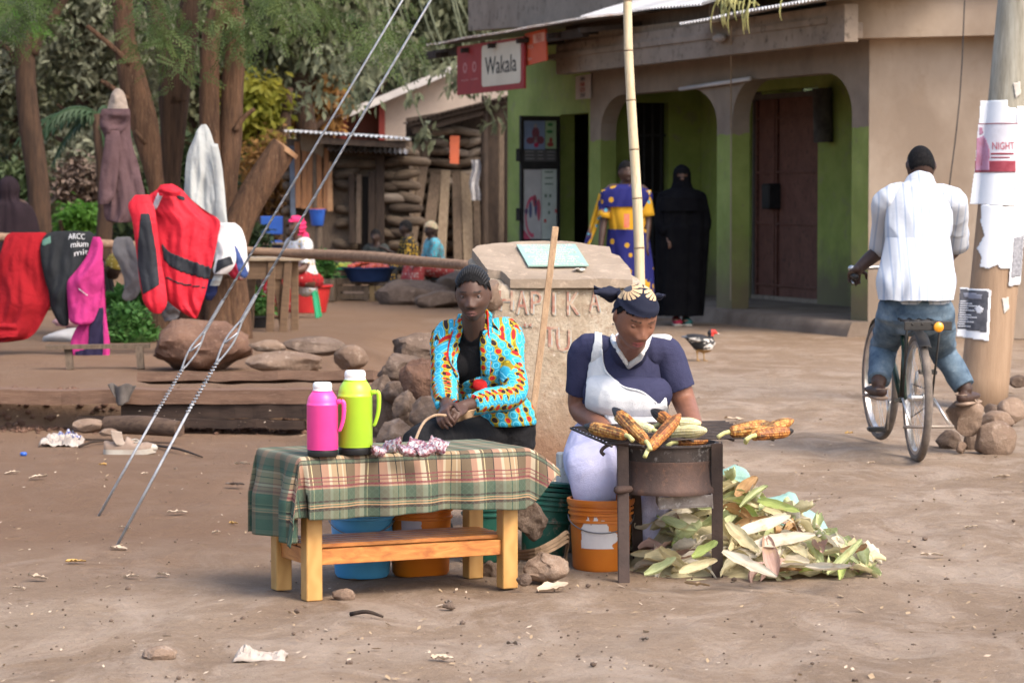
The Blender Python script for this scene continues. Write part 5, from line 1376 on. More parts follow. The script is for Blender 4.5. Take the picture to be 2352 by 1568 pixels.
rock_px(858,1015,835,1060,17.0,STONE,'big dark rubble block at the back of the pile',99,group=GST,facets=8,rough=.14)
for i,(a,b_,c_,d,D,m,lb,fc)in enumerate((
 (164,246,962,994,17.6,STONEP,'flat pale slab stone on the dirt below the planks',14),(228,270,984,1002,17.3,STONEP,'small pale stone beside the flat slab',9))):
 rock_px(a,b_,c_,d,D,m,lb,140+i,facets=fc,rough=.06)
q0,q1 =P(246,975,17.6),P(412,985,17.3)
mb=MB();mb.tube([q0,q0.lerp(q1,.5)+Vector((0,0,.01)),q1],[.055,.06,.05],10,sub=4);tag(mb.build('log',mat('rotten_log',(.12,.078,.055),(.07,.046,.034),8,(1,5,5),.95,.9,22),None,smooth=True,angle=50),'short rotten log lying below the dark beam','log')

mb=MB();q=random.Random(4)
for k in range(420):
 x=q.uniform(-3.4,-.75);y=18.2+q.gauss(0,.12);p=atz((x,y));r=q.uniform(.008,.03)
 b2 =rock_mesh((x,y,p.z+r*.3),(r,r,r*.8),k,0,4,.2,1);mb.add(b2.v,b2.f)
tag(mb.build('clods',STONER,None,smooth=True),'loose reddish clods along the terrace bank','earth',kind='stuff')
# ------------------------------------------------------------------ rail log and low bench
rl=MB();rl.tube([P(-60,541,23.2),P(120,551,23.6),P(260,561,24.1),P(420,566,24.6),P(590,577,24.6),P(700,583,24.4),P(850,590,23.6),P(960,600,22.9),P(1100,611,22.0)],[.036,.036,.036,.034,.034,.042,.046,.042,.036],12,sub=4)
tag(rl.build('rail_log',mat('peeled_log',(.26,.17,.115),(.16,.10,.068),6,(.6,6,6),.85,.5,20),None,smooth=True),'long peeled log rail running from the clothes past the tree to the concrete marker','rail')
q=P(1100,611,22.0);mb=MB();mb.tube([(q.x+.02,q.y+.1,0),(q.x+.02,q.y+.1,q.z+.12)],[.05,.045],8);tag(mb.build('post',OLDW),'short post holding the rail log behind the concrete marker','post')
q=P(-55,545,23.2);mb=MB();mb.tube([(q.x,q.y+.05,0),(q.x,q.y+.05,q.z+.1)],[.05,.045],8);tag(mb.build('post',OLDW),'post under the clothes end of the rail log','post')
def lowbench():
 a,b_=P(104,797,20.8),P(345,794,20.9);t=thing('low_bench',atz(a.lerp(b_,.5)),'low narrow bench of one worn board under the hanging clothes','bench')
 mb=MB();mb.beam(a,b_,.10,.03);mb.build('seat',OLDW,t)
 for px,dx in((156,6),(320,4)):
  p=P(px,797,20.85);e=atz(P(px+dx,850,20.8));mb=MB();mb.beam(p,e,.05,.05,(0,1,0));mb.build('leg',OLDW,t)
lowbench()
# ------------------------------------------------------------------ clothes
def cloth_mat(name,c,vary=.85,weave=350,rough=.9,b_=.25):
 m,n,b=new_mat(name,rough,0,.15);co=n.coord('Object')
 n.lk(n.ramp(n.noise(co,5,4),[(.3,tuple(v*vary for v in c)),(.7,c)]),b.inputs['Base Color'])
 h=n.math('ADD',n.noise(co,weave,2),n.math('MULTIPLY',n.noise(co,11,4,.55,.8),5));n.bump(h,b_*1.1,.010);return m
def hang(name,rows,D,th,fold,nf,m,par,seed=0,n=72,lean=0.0,sub=6,skew=0.0):
 """soft cloth hanging in folds: rows of (py, px0, px1), real thickness, open folds running down it"""
 rw=catmull([np.array(r,float)for r in rows],sub);V,Fc=[],[]
 y0,y1 =rows[0][0],rows[-1][0]
 for i,(py,a,b_)in enumerate(rw):
  t=(py-y0)/(y1-y0);c=P((a+b_)/2,py,D+lean*t);hw=abs(b_-a)/2*D/F
  for k in range(n):
   an=2*math.pi*k/n;u=math.cos(an);sv=math.sin(an)
   w_=max(0,1-u*u)**.22;u+=.05*nz((sv*2,t*6,seed+5),1)*(1-w_*.5)
   ux=u*hw/.12
   fo=1.55*fold*((1-2*abs(math.sin(.5*(ux*nf*1.5+seed+2.6*nz((ux*.5,t*2.2,seed),1)+skew*t*6))))*.65+1.2*nz((ux*1.3+skew*t*3,t*2.6,seed+3),1)+.7*nz((ux*2.9,t*7,seed+6),1))*min(1,.3+t*2)*w_
   tt=.55*th*min(1,hw/.10+.15)*(.35+.65*min(1,4*t+.15))
   V.append((c.x+u*hw,c.y-sv*tt*w_**2+fo+.02*nz((t*3,seed,1),1),c.z+.006*nz((ux*2,t*5,seed),1)))
 m_=len(rw)
 for i in range(m_-1):
  for k in range(n):Fc.append((i*n+k,i*n+(k+1)%n,(i+1)*n+(k+1)%n,(i+1)*n+k))
 Fc.append(tuple(range(n))[::-1]);Fc.append(tuple(range((m_-1)*n,m_*n)))
 mb=MB();mb.add(V,Fc);return mb.build(name,m,par,smooth=True)
def patch(o,poly,m,name,par,off=.004,front=True,label=None):
 me=o.data;c0 =sum((v.co.y for v in me.vertices))/len(me.vertices)
 def sel(c):
  x,y=PXof(c);return inpoly(x,y,poly)
 bm=bmesh.new();bm.from_mesh(me);bmesh.ops.subdivide_edges(bm,edges=bm.edges,cuts=1,use_grid_fill=True);bm.normal_update()
 for f in[f for f in bm.faces if f.normal.y>.05]:pass
 dl=[f for f in bm.faces if f.normal.y>.1];bmesh.ops.delete(bm,geom=dl,context='FACES')
 tm=bpy.data.meshes.new('t');bm.to_mesh(tm);bm.free()
 p=link(name,shell(tm,sel,off,.003),m,par,smooth=True);bpy.data.meshes.remove(tm)
 if label:p['label']=label
 return p
def zq(pts):return[(x*.2929,401.8+y*.2929)for x,y in pts]
def garment(name,label,p):return thing(name,p,label,'garment','clothes hung out for sale on the rail and tree')
CD=22.7
REDJ=cloth_mat('bright_red_nylon',(.50,.017,.032),.9,200,.55,.3);CHAR=cloth_mat('charcoal_nylon',(.022,.024,.030),.8,200,.6)
g=garment('jacket','bright red padded jacket with black panels hanging askew by one shoulder',P(400,560,CD))
jb=hang('jacket_body',[(423,376,396),(432,366,414),(446,345,428),(462,338,445),(485,338,474),(508,344,504),(540,350,502),(590,358,492),(640,370,479),(680,380,470),(700,396,464),(718,420,458),(731,443,452)],CD,.10,.020,1.3,REDJ,g,3,90,skew=.5)
sl=hang('sleeve',[(448,310,345),(465,297,350),(480,296,356),(510,304,360),(560,311,366),(610,316,372),(650,322,380),(672,326,383),(690,329,384),(706,338,380),(720,352,370)],CD-.16,.075,.010,1.2,REDJ,g,5,60)
patch(sl,zq([(1105,300),(1172,303),(1225,610),(1250,862),(1122,935),(1082,700),(1080,560)]),CHAR,'sleeve_panel',g,label='charcoal panel down the red sleeve')
patch(jb,zq([(1262,530),(1330,605),(1450,655),(1675,735),(1640,822),(1420,762),(1330,715),(1284,660)]),CHAR,'band',g,label='charcoal band across the red jacket')
patch(jb,zq([(1240,138),(1280,150),(1232,265),(1196,285),(1205,225)]),cloth_mat('silver_strip',(.48,.44,.46),.9,200,.4),'reflective_strip',g,.006)
patch(jb,zq([(1300,792),(1400,842),(1612,878),(1612,888),(1400,856),(1300,806)]),CHAR,'zip',g)
patch(jb,zq([(1375,150),(1450,175),(1450,205),(1400,190)]),CHAR,'collar_lining',g)
hang('hood',[(425,368,396),(436,362,412),(450,366,414)],CD-.12,.05,.012,2,REDJ,g,8,40)
RF=cloth_mat('red_fleece',(.28,.010,.016),.8,300,.95,.4)
g=garment('sweater','dark red fleece folded over the rail end beside the black shirt',P(40,640,CD))
hang('sweater_body',[(534,26,104),(545,12,110),(580,2,108),(640,-16,112),(690,-20,120),(704,-22,116),(722,-24,104),(755,-26,88),(775,-28,66),(785,-30,30)],CD,.11,.022,1.5,RF,g,11,90)
q=hang('cuff',[(742,-10,36),(760,-12,42),(775,-10,40)],CD-.12,.045,.008,2,RF,g,12,40)
BS=cloth_mat('black_jersey',(.022,.024,.027),.8,300,.9)
g=garment('shirt','black shirt with white chest print draped over the rail',P(160,600,CD))
bs=hang('shirt_body',[(531,126,206),(540,104,216),(560,94,222),(590,94,214),(620,98,206),(650,106,190),(670,112,168),(690,114,160),(710,118,158),(740,134,158),(748,142,156)],CD-.05,.11,.016,1.6,BS,g,13,90,skew=.4)
patch(bs,zq([(335,510),(395,480),(400,535),(330,560)]),cloth_mat('teal_print_cloth',(.10,.20,.16),.8),'sleeve_print',g,.004)
WP=cloth_mat('white_flock_print',(.55,.55,.56),.8,200,.9)
for tx,px,py,wd,hh,sl_ in(('ARCC',176,542,38,13,0),('mium',183,560,40,13,.05),('mit',187,579,32,12,.1)):
 me=text_mesh(tx,1.0,.01);k=MB();mx=[v.co.x for v in me.vertices];my=[v.co.y for v in me.vertices];w_=max(mx)-min(mx);h2 =max(my)-min(my)
 from mathutils.bvhtree import BVHTree
 bv=BVHTree.FromPolygons([v.co for v in bs.data.vertices],[tuple(p.vertices)for p in bs.data.polygons])
 vs2 =[]
 for v in me.vertices:
  u=(v.co.x-min(mx))/w_-.5;t_=(v.co.y-min(my))/h2-.5
  a=P(px+u*wd,py-t_*hh+abs(u)*3-u*sl_*40,10);o_=Vector((0,0,H));hit=bv.ray_cast(o_,(a-o_).normalized())
  p=hit[0]if hit[0]else P(px+u*wd,py,CD-.1);vs2.append(p+Vector((0,-.004-(.004 if v.co.z>0 else 0),0)))
 k.add(vs2,[tuple(p.vertices)for p in me.polygons]);k.build('chest_print',WP,g,fixn=False)
PK=cloth_mat('magenta_fleece',(.40,.032,.16),.85,300,.95,.35);NV=cloth_mat('navy_lining',(.020,.016,.042),.8,300,.9)
g=garment('fleece','magenta fleece with navy lining hanging down from the rail',P(200,690,CD))
pb=hang('fleece_body',[(544,214,230),(560,208,236),(590,198,236),(620,176,236),(645,156,236),(680,155,234),(710,157,226),(735,160,216),(745,172,205)],CD-.14,.08,.016,1.6,PK,g,15,80,skew=.4)
pl_=hang('fleece_tail',[(600,228,237),(660,226,241),(720,206,244),(750,178,248),(780,163,251),(805,161,252),(822,168,251),(836,184,249),(846,226,251),(853,238,252)],CD-.06,.055,.012,1.7,PK,g,17,80)
patch(pl_,zq([(735,1060),(808,1040),(812,1330),(800,1500),(640,1465),(588,1400),(588,1385),(690,1360),(700,1200)]),NV,'lining',g,.005)
patch(pb,zq([(612,880),(690,945),(690,955),(612,892)]),WP,'zip',g,.004)
GS=cloth_mat('grey_jersey',(.155,.150,.155),.8,300,.9)
g=garment('shirt','grey shirt hanging behind the red jacket sleeve',P(290,600,CD+.25))
hang('shirt_body',[(544,268,300),(556,260,306),(580,259,314),(605,272,320),(640,284,322),(665,284,322),(682,280,314),(691,288,304)],CD+.3,.05,.012,1.6,GS,g,19,60)
hang('shirt_tail',[(694,378,412),(706,374,414),(725,372,412),(737,378,400)],CD+.3,.05,.012,1.6,GS,g,20,40)
TC=24.6
MR=cloth_mat('maroon_coat_cloth',(.105,.062,.066),.8,250,.92,.35);BG=cloth_mat('beige_fleece',(.36,.29,.24),.85,200,.95,.5)
g=garment('coat','long maroon hooded coat with beige lining hung from the front stem',P(280,380,TC))
hang('coat_hood',[(203,266,274),(212,258,284),(232,250,291),(250,246,295),(266,240,298)],TC,.09,.012,1.6,BG,g,21,60)
cb=hang('coat_body',[(250,236,298),(262,231,300),(290,230,300),(310,238,300),(335,243,305),(380,240,318),(420,238,328),(460,238,336),(490,238,332),(506,244,312),(511,256,300)],TC-.06,.11,.020,1.5,MR,g,22,90)
hang('coat_sleeve',[(300,244,275),(330,240,277),(380,232,272),(420,228,268),(450,226,262),(470,227,248)],TC-.16,.06,.010,1.5,MR,g,23,50)
hang('coat_collar',[(252,234,296),(268,230,300),(290,230,290),(306,240,276)],TC-.14,.06,.014,2.0,MR,g,24,50)
GH=cloth_mat('pale_grey_fleece',(.42,.43,.42),.85,250,.92,.35)
g=garment('hoodie','pale grey hoodie hanging in long folds from the second stem',P(470,430,TC))
hang('hoodie_body',[(286,462,474),(300,452,482),(318,445,488),(350,432,498),(390,426,506),(430,423,513),(470,424,518),(510,428,522),(560,436,524),(600,450,520)],TC-.1,.11,.030,1.7,GH,g,25,96)
hang('hoodie_sleeve',[(330,482,500),(380,488,510),(440,494,516),(500,498,521),(520,500,520)],TC-.2,.05,.008,1.5,GH,g,26,40)
WJ=cloth_mat('white_track_cloth',(.62,.60,.60),.9,250,.85)
g=garment('jacket','white track jacket with blue and red hem panels by the rough table',P(530,570,TC-.7))
wj=hang('jacket_body',[(512,522,540),(525,512,554),(550,508,564),(580,506,568),(605,508,571),(622,514,571),(634,530,566),(640,540,560)],TC-.7,.08,.016,1.5,WJ,g,27,70)
sv=hang('sleeve',[(512,500,526),(540,498,534),(575,498,540),(600,494,542),(618,490,534),(630,492,520)],TC-.82,.06,.010,1.5,WJ,g,28,50)
patch(wj,[(536,560),(546,572),(572,632),(566,642),(548,630),(540,600)],cloth_mat('blue_panel_cloth',(.045,.075,.21),.85),'blue_panel',g)
patch(wj,[(527,600),(541,600),(549,628),(552,642),(536,640),(520,622)],cloth_mat('red_panel_cloth',(.40,.03,.06),.85),'red_panel',g,.006)
patch(sv,[(500,598),(530,588),(536,606),(512,616),(494,628)],CHAR,'cuff_opening',g)
hang('hem',[(632,492,512),(645,486,508),(656,482,504)],TC-.7,.05,.01,1.5,GH,g,29,40)
g=garment('trousers','bit of navy cloth hanging below the white jacket',P(483,665,TC-.6))
hang('trouser_leg',[(642,474,498),(665,468,500),(682,472,492),(690,474,486)],TC-.6,.05,.012,1.5,cloth_mat('navy_cloth',(.018,.024,.075),.8),g,30,40)
# ------------------------------------------------------------------ concrete marker with a plaque
MA=R(14);MX=Vector((math.cos(MA),math.sin(MA),0));MY=Vector((-math.sin(MA),math.cos(MA),0))
m0 =P(1124,1060,14.35);m0.z=0;MW=.84;MDp=.62
mk=thing('stone_marker',m0+MX*MW/2+MY*MDp/2,'broad concrete marker with a sloping top, pale green plaque and worn red lettering','monument')
m,n,b=new_mat('worn_concrete',.93,0,.2);co=n.coord('Object')
c=n.ramp(n.noise(co,5,7,.7),[(.35,(.28,.22,.155)),(.52,(.37,.30,.222)),(.68,(.46,.40,.32))])
c=n.mix(n.ramp(n.noise(co,22,7,.8),[(.52,(0,0,0)),(.64,(.8,)*3)]),c,(.25,.165,.11))
c=n.mix(n.ramp(n.noise(co,45,4,.7),[(.60,(0,0,0)),(.70,(.7,)*3)]),c,(.55,.50,.44))
z=n.math('ADD',n.sep(co)[2],n.math('MULTIPLY',n.math('SUBTRACT',n.noise(co,4,5),.5),.5));mr=n.node('ShaderNodeMapRange');n.lk(z,mr.inputs[0]);mr.inputs[1].default_value=.5;mr.inputs[2].default_value=.1
c=n.mix(mr.outputs[0],c,(.20,.118,.075));n.lk(c,b.inputs['Base Color'])
n.bump(n.math('ADD',n.noise(co,30,8,.8),n.math('MULTIPLY',n.noise(co,8,4),1.5)),.8,.02)
def onM(u,v,z):return m0+MX*(u*MW)+MY*(v*MDp)+Vector((0,0,z))
def rough_prism(corners,cuts,amp,sc,seed):
 """eight corners (bottom four, top four), subdivided and weathered"""
 bm=bmesh.new();vs_=[bm.verts.new(c)for c in corners]
 for f in((3,2,1,0),(4,5,6,7),(0,1,5,4),(1,2,6,5),(2,3,7,6),(3,0,4,7)):bm.faces.new([vs_[i]for i in f])
 bmesh.ops.bevel(bm,geom=list(bm.edges),offset=.02,segments=1,affect='EDGES')
 bmesh.ops.subdivide_edges(bm,edges=bm.edges,cuts=cuts,use_grid_fill=True);bm.normal_update()
 for v in bm.verts:v.co+=v.normal*(amp*fbm(v.co,sc,seed,3))
 mb=MB();mb.bm(bm);return mb
zf,zb=.935,1.10
bb=rough_prism([onM(0,0,-.05),onM(1,0,-.05),onM(1.02,1,-.05),onM(0,1,-.05),onM(.015,.02,zf-.03),onM(.985,.02,zf-.03),onM(.97,.97,zb-.05),onM(.03,.97,zb-.05)],9,.011,6,2)
bb.build('base',MATS['worn_concrete'],mk,smooth=True,angle=40)
capm=mat('brown_concrete_cap',(.285,.225,.17),(.225,.175,.13),4,None,.93,.5,30,c3=(.37,.29,.22),bdist=.015)
def plane_hit(px,py):
 """on the sloping top"""
 p0 =onM(.5,0,zf+.012);nrm=MX.cross((onM(.5,1,zb+.005)-p0));o_=Vector((0,0,H));d=P(px,py,1)-o_
 return o_+d*((p0-o_).dot(nrm)/d.dot(nrm))
ol=[plane_hit(*q)for q in((1172,640),(1453,642),(1447,618),(1422,586),(1404,580),(1400,566),(1375,563),(1290,553),(1200,554),(1130,559),(1096,566),(1084,573),(1102,596),(1120,618),(1150,622))]
bm=bmesh.new();vs_=[bm.verts.new(p)for p in ol];f=bm.faces.new(vs_)
ex=bmesh.ops.extrude_face_region(bm,geom=[f])
for g_ in ex['geom']:
 if isinstance(g_,bmesh.types.BMVert):g_.co.z-=.045
bmesh.ops.triangulate(bm,faces=bm.faces);bmesh.ops.subdivide_edges(bm,edges=bm.edges,cuts=3,use_grid_fill=True);bm.normal_update()
for v in bm.verts:v.co.z+=.007*fbm(v.co,9,3,3)
mb=MB();mb.bm(bm);mb.build('cap',capm,mk,smooth=True,angle=35)
rock_mesh(onM(.03,.12,.86),(.075,.12,.09),5,0,8,.16,3).build('broken_corner',STONEP,mk,smooth=True,angle=40)
pq=[plane_hit(*q)for q in((1213,617),(1352,616),(1321,567),(1186,568))]
nrm=(pq[1]-pq[0]).cross(pq[3]-pq[0]).normalized()
if nrm.z<0:nrm=-nrm
mb=MB();mb.poly([p+nrm*.010 for p in pq],nrm*.006);pqo=mb.build('plaque',mat('pale_green_plaque',(.27,.40,.34),(.22,.34,.29),5,None,.6,.05,30,c3=(.33,.40,.35)),mk)
px_=(pq[1]-pq[0]).normalized();py_=nrm.cross(px_)
LET=mat('pale_plaque_letters',(.58,.58,.50),None,9)
for k,s_ in enumerate(('BARABARA HII YA','MTO WA MBU','ZIMEFUNGULIWA NA','NDUGU MWAHIJA S','RAMADHANI','KIONGOZI WA MBIO','ZA MWENGE WA','UHURU KITAIFA','TAREHE 22 - 10 - 2002')):
 v=(k+.55)/9.1;c_=(pq[3]+(pq[0]-pq[3])*v+pq[2]+(pq[1]-pq[2])*v)/2;hh=(pq[3]-pq[0]).length/9*.62
 mb=MB();text_on(mb,s_,c_+nrm*.0165,px_,py_,min(.27,.0185*len(s_)),hh,.0015);mb.build('lettering',LET,pqo,fixn=False)
ou=pq[0].copy();mb=MB()
FX=MX;FN=-MY
def onF(px,py):
 p0 =onM(.5,.012,.5);o_=Vector((0,0,H));d=P(px,py,1)-o_;return o_+d*((p0-o_).dot(MY)/d.dot(MY))
GR,GB=mat('faded_red_paint',(.26,.125,.095),(.36,.27,.20),28,None,.9,lo=.45,hi=.6),mat('faded_blue_paint',(.30,.33,.32),(.36,.30,.23),24,None,.9,lo=.42,hi=.6)
for s_,px,py,wd,hh in(('H',1161,688,34,48),('A',1198,693,28,56),('P',1231,693,26,54),('I',1271,695,6,56),('K',1316,695,30,56),('“',1212,752,20,22),('T',1262,772,40,50),('U',1293,780,34,54),('A',1365,690,26,50)):
 for m_,dx,dp in((GB,3,-.001),(GR,0,.001)):
  mb=MB();text_on(mb,s_,onF(px+dx,py+(2 if dx else 0))-MY*dp,MX,(0,0,1),wd/455,hh/455*.98,.004)
  mb.build('painted_letter',m_,mk,fixn=False)
q=plane_hit(1331,625);mb=MB();mb.grid(lambda u,v:q+Vector(((u-.5)*.055,(v-.5)*.05,.012+.012*math.sin(u*6+v*3)*(1-abs(2*u-1)))),8,6);o=mb.build('paper_scrap',mat('white_scrap',(.6,.56,.48),None,9),None,smooth=True);o.modifiers.new('t','SOLIDIFY').thickness=.004;tag(o,'scrap of white paper lying on the sloping top of the concrete marker','paper')

a,b_=P(1276,521,14.1),P(1206,1098,13.85);mb=MB();mb.beam(a,b_,.032,.022,(0,-1,0),.003);tag(mb.build('batten',mat('pale_batten',(.36,.24,.145),(.25,.16,.095),8,(8,8,1),.8,.4,30,c3=(.17,.11,.07))),'thin wooden batten leaning upright against the concrete marker','stick')

BD=15.4;bt=thing('bamboo_pole',P(1482,1030,BD),'tall pale bamboo pole with dark rings standing behind the concrete marker','pole')
BAM=mat('pale_bamboo',(.54,.45,.30),(.43,.33,.20),5,(9,9,.8),.55,.15,30,c3=(.30,.22,.13),spec=.4)
st=[1036,910,797,683,570,456,344,231,117,3,-112,-230]
def bx_(py):return 1441+28*smooth(0,1,py/640)*.999 if 0 <=py<=640 else(1441+(py)*.012 if py<0 else 1469+(py-640)*.033)
for i in range(len(st)-1):
 p0,p1 =P(bx_(st[i]),st[i],BD),P(bx_(st[i+1]),st[i+1],BD);r0 =lerp(.0315,.022,(1036-st[i])/1266);r1 =lerp(.0315,.022,(1036-st[i+1])/1266)
 d=p1-p0;mb=MB();mb.tube([p0+d*.012,p0+d*.04,p0.lerp(p1,.5),p1-d*.04,p1-d*.012],[r0*1.03,r0*.99,(r0+r1)/2*.97,r1*.99,r1*1.04],18,sub=2);mb.build('segment',BAM,bt,smooth=True)
 if i:
  mb=MB();mb.tube([p0-d*.014,p0-d*.004,p0+d*.004,p0+d*.014],[r0*1.0,r0*1.12,r0*1.12,r0*1.0],18);mb.build('node',mat('bamboo_node',(.13,.095,.065),(.22,.16,.1),40),bt,smooth=True)
# ------------------------------------------------------------------ utility pole with posters
UPD=18.6;s_u=F/UPD
def uc(py):return P(2346-.0955*py,py,UPD)
m,n,b=new_mat('pole_wood',.85,0,.25);co=n.coord('Object',(6,6,.5));cz=n.sep(n.coord('Object'))[2]
c=n.ramp(n.noise(co,4,6,.7),[(.3,(.23,.15,.095)),(.7,(.32,.22,.145))]);g_=n.ramp(n.noise(co,3,6,.7),[(.35,(.20,.175,.13)),(.65,(.36,.34,.28))])
mr=n.node('ShaderNodeMapRange');n.lk(n.math('ADD',cz,n.math('MULTIPLY',n.noise(n.coord('Object'),3,4),.4)),mr.inputs[0]);mr.inputs[1].default_value=1.6;mr.inputs[2].default_value=2.1
n.lk(n.mix(mr.outputs[0],c,g_),b.inputs['Base Color']);n.bump(n.noise(co,14,6,.7),.4,.01)
RU=55/s_u
top=uc(-900);ub=uc(945);ub.z=-.05
ut=thing('utility_pole',ub,'thick wooden utility pole covered with torn paper posters beside the cyclist','pole')
mb=MB();mb.tube([ub,uc(700),uc(400),uc(0),top],[RU*1.0,RU,RU*.98,RU*.97,RU*.9],40,sub=3);mb.build('trunk',MATS['pole_wood'],ut,smooth=True)
def onU(px,py,o=.004):
 c_=uc(py);hw=55;u=(px-(2346-.0955*py))/hw;r=RU+o
 if abs(u)<.98:a=math.asin(u);return Vector((c_.x+r*math.sin(a),c_.y-r*math.cos(a),c_.z))
 a=math.copysign(math.asin(.98),u);e=(abs(u)-.98)*hw/s_u
 return Vector((c_.x+r*math.sin(a)+math.copysign(e*.9,u),c_.y-r*math.cos(a)+e*.2,c_.z))
WPAP=mat('white_paper',(.72,.73,.75),(.66,.67,.69),7,None,.7)
def pole_sheet(poly,m,name,label,par,off=.004,nn=14):
 xs_=[x for x,y in poly];ys_=[y for x,y in poly];x0,x1,y0,y1 =min(xs_),max(xs_),min(ys_),max(ys_);mb=MB();nu=max(2,int((x1-x0)/1.5));nv=max(2,int((y1-y0)/2.5))
 def inside(u,v):return inpoly(lerp(x0,x1,u),lerp(y0,y1,v),poly)
 vs2 =[onU(lerp(x0,x1,i/nu),lerp(y0,y1,j/nv),off)for j in range(nv+1)for i in range(nu+1)];fs=[]
 for j in range(nv):
  for i in range(nu):
   if inside((i+.5)/nu,(j+.5)/nv):a=j*(nu+1)+i;fs.append((a,a+1,a+nu+2,a+nu+1))
 mb.add(vs2,fs);o=mb.build(name,m,par,smooth=True,fixn=False);md=o.modifiers.new('t','SOLIDIFY');md.thickness=.0015
 if label and par is ut:o['label']=label
 return o
def rect(a,b_,c_,d):return[(a,b_),(c_,b_),(c_,d),(a,d)]
pole_sheet([(2250,232),(2306,232),(2306,248),(2330,252),(2330,288),(2247,288)],WPAP,'poster','white paper strip at the top of the posters',ut)
p2_=pole_sheet([(2246,285),(2332,285),(2330,398),(2238,398)],mat('white_bill',(.66,.64,.68),None,7,None,.6),'poster','white and maroon bill with a standing figure',ut,.007)
MRN=mat('maroon_print',(.22,.035,.05),(.28,.06,.08),20);LIL=mat('lilac_print',(.45,.27,.38),(.36,.16,.22),12)
pole_sheet([(2244,318),(2262,312),(2270,345),(2268,392),(2242,392)],LIL,'figure_picture',None,p2_,.0105)
pole_sheet([(2250,293),(2258,293),(2260,308),(2250,310)],LIL,'figure_head',None,p2_,.0105)
pole_sheet(rect(2240,370,2322,396),MRN,'band',None,p2_,.0098)
pole_sheet(rect(2247,284,2330,286),MRN,'line',None,p2_,.0098)
def pole_text(s_,px,py,wd,hh,m_,par,off):
 me=text_mesh(s_,1.0,.02);mx=[v.co.x for v in me.vertices];my=[v.co.y for v in me.vertices];k=MB()
 k.add([onU(px+((v.co.x-min(mx))/(max(mx)-min(mx))-.5)*wd,py-((v.co.y-min(my))/(max(my)-min(my))-.5)*hh,off+(.001 if v.co.z>0 else 0))for v in me.vertices],[tuple(p.vertices)for p in me.polygons]);return k.build('print',m_,par,fixn=False)
pole_text('NIGHT',2297,336,44,17,mat('red_outline_print',(.45,.12,.14),None,8),p2_,.011)
pole_sheet(rect(2272,352,2318,356),MRN,'line',None,p2_,.0098);pole_sheet(rect(2272,361,2310,364),MRN,'line',None,p2_,.0098)
pole_sheet([(2236,398),(2322,398),(2320,472),(2226,470)],WPAP,'poster','white sheet under the maroon bill',ut,.005)
p3_=pole_sheet([(2326,246),(2385,246),(2378,540),(2312,560),(2305,520),(2318,480)],WPAP,'poster','long white notice wrapping round the pole',ut,.009)
PRT=mat('pale_print',(.48,.49,.52),(.58,.59,.62),40)
for k in range(14):pole_sheet(rect(2334,290+k*15,2372-(k%3)*6,293+k*15),PRT,'print_line',None,p3_,.0125)
pole_sheet([(2252,470),(2318,476),(2336,500),(2333,618),(2285,614),(2283,606),(2262,616),(2246,612),(2250,590),(2242,570),(2256,540),(2250,510)],WPAP,'poster','large torn white paper',ut,.006)
p4_=pole_sheet([(2314,538),(2345,532),(2338,652),(2306,656)],mat('bw_bill',(.60,.60,.62),None,9),'poster','narrow black and white bill at the pole edge',ut,.010)
pole_sheet([(2318,545),(2342,540),(2336,632),(2312,636)],mat('grey_print',(.16,.16,.18),(.30,.30,.32),60),'picture',None,p4_,.0125)
p5_=pole_sheet([(2204,660),(2268,664),(2262,780),(2196,772)],WPAP,'poster','dark bill with white lines of print low on the pole',ut,.006)
pole_sheet([(2205,663),(2263,667),(2258,760),(2199,754)],mat('dark_bill',(.060,.062,.072),(.12,.12,.135),16),'dark_field',None,p5_,.009)
for k in range(12):
 w_=16+((k*7)%5)*5;pole_sheet(rect(2206-k*.4,690+k*5.2,2206-k*.4+w_,692.4+k*5.2),PRT,'print_line',None,p5_,.0115)
pole_sheet([(2236,706),(2244,700),(2252,706),(2250,716),(2240,718)],PRT,'emblem',None,p5_,.0115);pole_sheet([(2214,672),(2250,674),(2248,686),(2216,684)],mat('blue_grey_print',(.22,.23,.28),None,9),'picture',None,p5_,.0112)
for k,(a,b_)in enumerate(((2330,330),(2338,300),(2326,210),(2312,480),(2300,700))):pole_sheet([(a-8,b_-16),(a+7,b_-20),(a+9,b_+8),(a-3,b_+18)],mat('old_paper',(.52,.49,.45),(.42,.38,.33),12),'paper_scrap','torn scrap of old paper',ut,.004)

mb=MB();mb.tube([P(2217,-40,25.8),P(2204,230,25.6),P(2168,520,25.4)],.006,5,sub=3);tag(mb.build('wire',BLK),'thin dark wire running down the beige corner wall','wire')
mb=MB();mb.tube([fq(1679,60,.6),fq(1679,300,.02),fq(1678,690,.02)],.008,5);tag(mb.build('wire',mat('pale_cord',(.34,.27,.20),None,5)),'pale cord hanging down the pier between the arches','wire')
mb=MB();mb.poly([W2(2.62,.012,.55),W2(3.1,.012,.55),W2(3.1,.012,1.25),W2(2.75,.012,1.3),W2(2.62,.012,1.1)],N2*.01);tag(mb.build('painted_board',mat('faded_red_board',(.30,.07,.06),(.24,.12,.10),8,None,.9)),'faded red board on the beige wall past the utility pole','sign')
